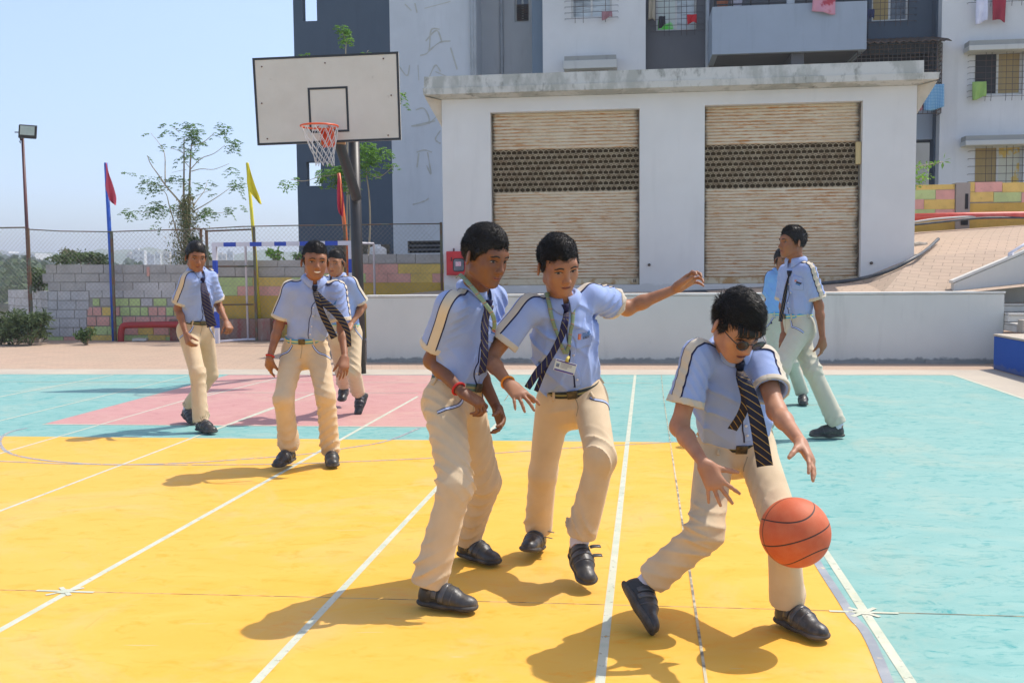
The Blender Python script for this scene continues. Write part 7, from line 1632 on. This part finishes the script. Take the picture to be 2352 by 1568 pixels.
# the boy reaching out, with lanyard and card
if want('p2'):
    c = person(dict(key='p2', seed=2, notrim='R', knot_px=(1298, 706), S=1.0, HS=1.04, res=.0055, label='boy with lanyard and identity card stretching one arm out sideways, in the middle', skin=SK2, belt=M_beltd, tie=M_tiep,
        hipR=(1264, 926, 4.40), hipL=(1362, 914, 4.40), neck=(1290, 694, 4.27), shR=(1216, 706, 4.20), shL=(1356, 681, 4.34), head=(1283, 610, 4.18), head_dir=(22, 23, -7), kneeR=(1247, 1086, -1), kneeL=(1381, 1050, -1),
        footR=('a', (1237, 1218, 4.60), (1213, 1262), -1, (0, -.3, 1)), footL=('a', (1330, 1246, 4.15), (1353, 1338), -1, (.15, -.8, .5)), elbowR=(1124, 824, -1), wristR=(1169, 882, -1), elbowL=(1440, 708, 1), wristL=(1553, 663, -1),
        handR=dict(kn=(1196, 908, -1), pn=(.05, .40, -.9), curl=(12, 14, 15, 14), spread=(20, 6, -9, -24), thumb=(30, 10, 10)), handL=dict(kn=(1588, 639, -1), pn=(.30, -.75, -.50), curl=[(5, 45, 30), (0, 55, 30), (15, 45, 25), (30, 20, 15)], spread=(12, 4, -8, -22), thumb=(12, -5, -5)),
        sleeveR=.70, sleeveL=.62, stripeR=-.25, stripeL=-.5, waist=.09, slen=.020, strands=3200, flow=(.2, .5, .2), hairlift=.6, flaps=True, hemR=-.01, hemL=-.035, text=True, eye_open=.55, gaze=(0, -.002)))
    hang_tie(c, 'tie', [(1299, 735, 4.10), (1290, 770, 4.09), (1262, 822, 4.08), (1236, 853, 4.07), (1211, 891, 4.07)], [.024, .028, .028, .026, .032, .028], M_tiep, nv((-.8, -.1, -.4)))
    hang_tie(c, 'tie_tail', [(1296, 735, 4.105), (1285, 778, 4.11), (1262, 826, 4.10), (1247, 858, 4.10), (1231, 898, 4.11)], [.018, .02, .018, .018, .02], M_tiep, nv((-.8, .1, -.4)))
    ly = [[(1256, 662), (1262, 700), (1268, 728), (1284, 772), (1302, 818)], [(1324, 668), (1322, 712), (1319, 750), (1312, 800), (1306, 820)]]
    pr_ = [p for p in c['sp']]
    for q in ly:
        pts = [px3(x, y, 4.05) for x, y in q]; D0 = nv((0, 1, 0)); sel = Near.sel(pr_, nv(pts) + D0 * .1); P_ = cast(sel, nv(pts), np.tile(D0, (len(pts), 1))); P_[0] = px3(q[0][0], q[0][1], 4.20); strip('lanyard', pr_, list(P_), .015, M_lany, c['ro'], .009, 40, 4)
    q = [px3(*p) for p in ((1270.6, 849, 4.07), (1317.8, 862, 4.05), (1325.4, 837.5, 4.06), (1277.3, 823.5, 4.08))]; qv = [Vector(p) for p in q]; nrm = Vector((0, 1, 0))
    mb = MB(); mb.quadbox(qv, nrm * .003); card = mb.build('id_card', mat('card_cream', (.70, .66, .50), .35), c['ro'], bevel=.002)
    bq = lambda u0, v0, u1, v1, o=.001: [(qv[0] * (1 - u) * (1 - v) + qv[1] * u * (1 - v) + qv[2] * u * v + qv[3] * (1 - u) * v) - nrm * o for u, v in ((u0, v0), (u1, v0), (u1, v1), (u0, v1))]
    Mp_ = mat('card_purple', (.07, .03, .20), .5); Mt_ = mat('card_print', (.35, .25, .22), .6)
    for r in ((.04, .86, .96, .97), (.04, .03, .96, .17)): mb = MB(); mb.quadbox(bq(*r), nrm * .0008); mb.build('card_band', Mp_, card)
    mb = MB(); mb.quadbox(bq(.07, .36, .22, .66), nrm * .0008); mb.build('card_photo', mat('card_photo', (.16, .10, .08), .5, c2=(.20, .35, .45), scale=80), card)
    mb = MB()
    for v in (.76, .66, .56, .46, .36): mb.quadbox(bq(.28, v, .80 if v > .5 else .62, v + .035), nrm * .0006)
    mb.build('card_print', Mt_, card)
    mb = MB(); a = (qv[2] + qv[3]) / 2; mb.tube([a - nrm * .004, a + Vector((.004, 0, .012)), Vector(px3(1306, 820, 4.10))], [.008, .007, .006], 6); mb.build('card_clip', mat('clip_yellow', (.62, .48, .08), .5), card, True)
    wristband(c, 'R', M_or_th, r=.0262, w=.0052, t=.06); p = c['wri']['R']; mb = MB(); mb.tube(catmull([px3(1171, 893, p[1] - .03), px3(1168, 905, p[1] - .035), px3(1162, 915, p[1] - .03), px3(1158, 920, p[1] - .03)], 4), .0011, 4); mb.build('loose_thread', M_or_th, c['ro'])
# the boy at left front, looking down to the right
if want('p1'):
    c = person(dict(key='p1', seed=1, wide=.97, knot_px=(1119, 697), S=1.01, HS=1.04, res=.0055, label='tall boy with red wrist thread and lanyard, half side on, left of the reaching boy', skin=SK1, belt=M_beltg, tie=M_tiep,
        hipR=(1014, 922, 4.08), hipL=(1068, 922, 4.24), neck=(1088, 674, 4.14), shR=(1033, 701, 4.00), shL=(1134, 684, 4.27), head=(1115, 590, 4.03), head_dir=(47, 18, 2), kneeR=(1046, 1117, -1), kneeL=(1112, 1104, -1),
        footR=('g', (958, 1385), (1100, 1403)), footL=('g', (1052, 1272), (1151, 1299)), elbowR=(992, 828, 1), wristR=(1060, 900, -1), elbowL=(1092, 838, 1), wristL=(1142, 938, -1),
        handR=dict(kn=(1104, 926, -1), pn=(-.35, .35, -.85), curl=[(25, 60, 25), (38, 62, 30), (45, 62, 30), (50, 60, 30)], spread=(6, 1, -4, -9), thumb=(18, 15, 10)), handL=dict(kn=(1153, 972, -1), pn=(-.8, -.4, 0), curl=(22, 26, 28, 30)),
        sleeveR=.74, stripeR=-.75, waist=.10, slen=.017, strands=3200, flow=(-.1, .75, .1), hairlift=.55, hemR=.01, hemL=.0, eye_open=.6, gaze=(-.002, -.002), sock=M_sockd, legw=1.04, placket=1))
    hang_tie(c, 'tie', [(1122, 705, 3.99), (1114, 740, 3.97), (1113, 785, 3.96), (1113, 812, 3.97), (1107, 858, 4.0)], [.028, .04, .05, .052, .05, .048], M_tiep, nv((-.5, -.85, 0)))
    ribbon('lanyard', [px3(1050, 636, 4.13), px3(1058, 632, 4.06), px3(1080, 655, 3.985), px3(1110, 692, 3.965), px3(1131, 722, 3.97), px3(1136, 745, 4.0), px3(1133, 758, 4.02)], [nv((-.7, -.2, -.7))] * 4 + [nv((-.8, -.3, -.2))] * 3, [.017, .017], M_lany, c['ro'], .003, 40, 4)
    wristband(c, 'R', M_red_th, t=.10, w=.005)
# smiling boy facing the camera
if want('p3'):
    c = person(dict(key='p3', hairline=.062, hairthick=1.5, seed=3, wide=1.04, knot_px=(723, 661), S=1.01, HS=1.04, res=.0075, label='smiling boy facing the camera with a blue and yellow striped belt and wind-blown tie', skin=SK4, smile=1, tie=M_tie,
        hipR=(670, 806, 6.80), hipL=(733, 806, 6.80), neck=(720, 648, 6.72), shR=(668, 663, 6.70), shL=(774, 665, 6.74), head=(724, 601, 6.64), head_dir=(20, 4, 2), kneeR=(650, 916, -1), kneeL=(748, 908, -1),
        footR=('a', (665, 1030, 6.72), (635, 1070), -1, (0, -.2, 1)), footL=('g', (757, 1054), (769, 1079)), elbowR=(641, 747, 1), wristR=(619, 822, -1), elbowL=(786, 757, 1), wristL=(792, 819, -1),
        handR=dict(kn=(617, 846, 1), pn=(.5, .8, 0), curl=(14, 20, 22, 24), thumb=(30, 10, 10)), handL=dict(kn=(790, 845, -1), pn=(-.4, .85, 0), curl=(14, 18, 22, 26), thumb=(28, 10, 10)), slen=.018, strands=2200, flow=(.1, .5, .3), hairlift=.5, hemR=-.0, hemL=.02, waist=.105, stripeR=-.2, stripeL=-.1))
    wd = nv((-.75, .1, -.6)); hang_tie(c, 'tie', [(740, 690, 6.52), (768, 715, 6.48), (788, 740, 6.47), (799, 765, 6.48), (802, 796, 6.5)], [.030, .045, .052, .050, .036, .030], M_tie, nv((-.6, -.2, -.75)))
    hang_tie(c, 'tie_tail', [(728, 685, 6.54), (741, 722, 6.52), (756, 752, 6.52), (768, 776, 6.52)], [.028, .036, .042, .046], M_tie, nv((-.9, 0, -.4))); wristband(c, 'R', M_red_th, t=.06, w=.005)
# walking boy at the left
if want('p4'):
    c = person(dict(key='p4', hairline=.063, hairthick=1.6, seed=4, wide=.94, knot_px=(465, 642), S=1.06, HS=.99, res=.0085, label='slim boy with purple striped tie walking at far left, in front of the block wall', skin=SK4, tie=M_tiep, belt=M_beltd, smile=0,
        hipR=(431, 760, 8.46), hipL=(466, 760, 8.56), neck=(452, 628, 8.42), shR=(431, 641, 8.30), shL=(482, 637, 8.52), head=(450, 591, 8.35), head_dir=(32, 12, 3), kneeR=(454, 856, -1), kneeL=(484, 860, -1),
        footR=('g', (450, 987), (499, 996)), footL=('a', (432, 936, 8.75), (445, 972), -1, (.4, -.2, 1)), elbowR=(409, 708, 1), wristR=(427, 766, -1), elbowL=(500, 698, 1), wristL=(521, 740, -1),
        handR=dict(kn=(433, 788, -1), pn=(.6, .7, .1), curl=(35, 40, 42, 45)), handL=dict(kn=(528, 755, -1), pn=(-.6, .5, -.5), curl=(60, 62, 65, 66)), slen=.017, strands=1500, flow=(.1, .7, .1), hairlift=.3, waist=.105, hemR=.02, stripeR=-.4, legw=.95, armthin=.9, bulk=.95))
    hang_tie(c, 'tie', [(469, 668, 8.20), (476, 705, 8.16), (487, 750, 8.14)], [.035, .055, .072, .078], M_tiep, nv((-1, -.2, 0)))
# boy behind the smiling one
if want('p5'):
    c = person(dict(key='p5', hairline=.062, hairthick=1.5, seed=5, knot_px=(763, 647), S=1.02, HS=1.0, res=.0085, label='boy stepping off behind the smiling boy, next to the black hoop post', skin=SK2, tie=M_tiep, belt=M_belt, shirt=M_shirt,
        hipR=(779, 768, 9.08), hipL=(806, 768, 9.12), neck=(776, 639, 9.08), shR=(753, 648, 9.2), shL=(806, 650, 9.0), head=(771, 606, 9.0), head_dir=(-14, 2, 0), kneeR=(786, 850, -1), kneeL=(812, 851, -1),
        footR=('a', (790, 882, 9.75), (785, 920), -1, (0, -1, .3)), footL=('a', (824, 905, 9.25), (822, 955), -1, (-.7, -.7, .1)), elbowR=(744, 704, 1), wristR=(742, 750, -1), elbowL=(834, 704, 1), wristL=(806, 745, -1),
        handR=dict(kn=(741, 768, -1), pn=(.8, .3, 0)), handL=dict(kn=(797, 757, -1), pn=(0, .8, -.5), curl=(25, 28, 30, 30)), slen=.018, strands=1200, hemL=-.03, hemR=-.02, logo=0, waist=.1))
# tall boy in profile, right
if want('p7'):
    c = person(dict(key='p7', seed=7, wide=.95, knot_px=(1814, 626), S=1.07, HS=1.0, res=.008, label='tall boy in profile looking left, walking with pale green trousers, behind the dribbling boy', skin=SK4, trousers=M_trg, shirt=M_shirt, belt=M_belt2, tie=M_tie,
        hipR=(1824, 752, 7.90), hipL=(1844, 752, 7.74), neck=(1829, 604, 7.80), shR=(1807, 624, 7.92), shL=(1856, 622, 7.67), head=(1819, 557, 7.78), head_dir=(-76, 0, 0), kneeR=(1866, 850, -1), kneeL=(1793, 842, -1),
        footR=('g', (1940, 1003), (1858, 1003)), footL=('g', (1768, 1007), (1690, 1005)), elbowR=(1800, 704, 1), wristR=(1801, 765, -1), elbowL=(1881, 702, 1), wristL=(1889, 776, -1),
        handR=dict(kn=(1800, 788, -1), pn=(.3, .8, 0)), handL=dict(kn=(1892, 800, 1), pn=(-.5, .75, 0), curl=(18, 22, 26, 28)), slen=.022, strands=1500, flow=(0, .6, .2), hairline=.055, waist=.105, stripeL=.2, legw=1.02, velcro=False))
    hang_tie(c, 'tie', [(1806, 660, 7.74), (1800, 695, 7.72), (1792, 738, 7.72)], [.028, .040, .050, .040], M_tie, nv((-.75, -.6, 0)))
if want('p8'):
    c = person(dict(key='p8', seed=8, S=1.0, HS=1.0, res=.009, label='boy in a brighter blue shirt mostly hidden behind the tall boy in profile', skin=SK4, trousers=M_trg, shirt=M_shirt2, belt=M_belt2, tie=M_tiep,
        hipR=(1777, 740, 9.5), hipL=(1806, 740, 9.5), neck=(1794, 626, 9.5), shR=(1773, 636, 9.5), shL=(1813, 636, 9.5), head=(1799, 600, 9.42), head_dir=(8, 0, 0), kneeR=(1784, 832, -1), kneeL=(1818, 832, -1),
        footR=('g', (1790, 922), (1784, 934)), footL=('g', (1841, 921), (1848, 933)), elbowR=(1765, 688, 1), wristR=(1765, 742, -1), elbowL=(1814, 690, 1), wristL=(1805, 742, -1),
        handR=dict(kn=(1768, 763, -1), pn=(.9, .3, 0)), handL=dict(kn=(1803, 764, -1), pn=(-.8, .3, 0)), slen=.018, strands=900, logo=0, waist=.1))

# ------------------------------------------------------------ basketball
bc_ = atY(1826, 1222, 3.41); RB = .1205
m, nt, b = newmat('basketball_rubber', .62, 0, .4); tc = N(nt, 'ShaderNodeTexCoord'); sp = N(nt, 'ShaderNodeSeparateXYZ'); lk(nt, tc.outputs['Object'], sp.inputs[0])
def M1(op, a, b_=None):
    n = N(nt, 'ShaderNodeMath', operation=op)
    for i, v in enumerate((a, b_)):
        if v is None: continue
        if isinstance(v, (int, float)): n.inputs[i].default_value = v
        else: lk(nt, v, n.inputs[i])
    return n.outputs[0]
ax_, ay_, az_ = M1('ABSOLUTE', sp.outputs[0]), M1('ABSOLUTE', sp.outputs[1]), M1('ABSOLUTE', sp.outputs[2])
curve = M1('ADD', M1('MULTIPLY', M1('MULTIPLY', ax_, ax_), 3.0), .058)
seam = M1('MINIMUM', M1('MINIMUM', az_, ay_), M1('ABSOLUTE', M1('SUBTRACT', az_, curve))); sm_ = ramp(nt, M1('MULTIPLY', seam, 100), [(.20, 1.0), (.30, 0.0)])
vec = coords(nt, (1, 1, 1)); c0 = mixc(nt, ramp(nt, noise(nt, vec, 14, 5, .65), [(.38, 0.0), (.68, 1.0)]), (.56, .105, .035), (.60, .15, .06)); c0 = mixc(nt, ramp(nt, noise(nt, vec, 9, 5, .7), [(.66, 0.0), (.74, .6)]), c0, (.62, .42, .22))
lk(nt, mixc(nt, sm_, c0, (.07, .03, .02)), b.inputs['Base Color'])
vo = N(nt, 'ShaderNodeTexVoronoi'); vo.inputs['Scale'].default_value = 320; lk(nt, vec, vo.inputs['Vector']); h = M1('SUBTRACT', M1('MULTIPLY', vo.outputs[0], .25), M1('MULTIPLY', sm_, 1.0)); bump(nt, b, h, .4, .002)
bm = bmesh.new(); bmesh.ops.create_icosphere(bm, subdivisions=6, radius=RB); me = bpy.data.meshes.new('basketball'); bm.to_mesh(me); bm.free()
o = link('basketball', me, m, None, None, True); o.location = bc_; o.rotation_euler = (R(-8), R(-18), R(14)); tag(o, 'orange basketball with black seams bouncing beside the boy in sunglasses', 'basketball')

# ------------------------------------------------------------ the air: far things fade to pale blue
mb = MB(); T = lambda a, b_, z: Vector((a, b_, z)); mb.box(-1900, 1900, -1900, 1900, -34, 44, T=T)
m = bpy.data.materials.new('haze_air'); m.use_nodes = True; nt = m.node_tree; nt.nodes.clear(); o_ = nt.nodes.new('ShaderNodeOutputMaterial'); v_ = nt.nodes.new('ShaderNodeVolumePrincipled')
v_.inputs['Color'].default_value = (.86, .92, 1.0, 1); v_.inputs['Density'].default_value = .0012; v_.inputs['Anisotropy'].default_value = .3; nt.links.new(v_.outputs[0], o_.inputs['Volume'])
hz = mb.build('haze', m); tag(hz, 'pale blue haze over the distant town and hills', 'haze', None, 'stuff')
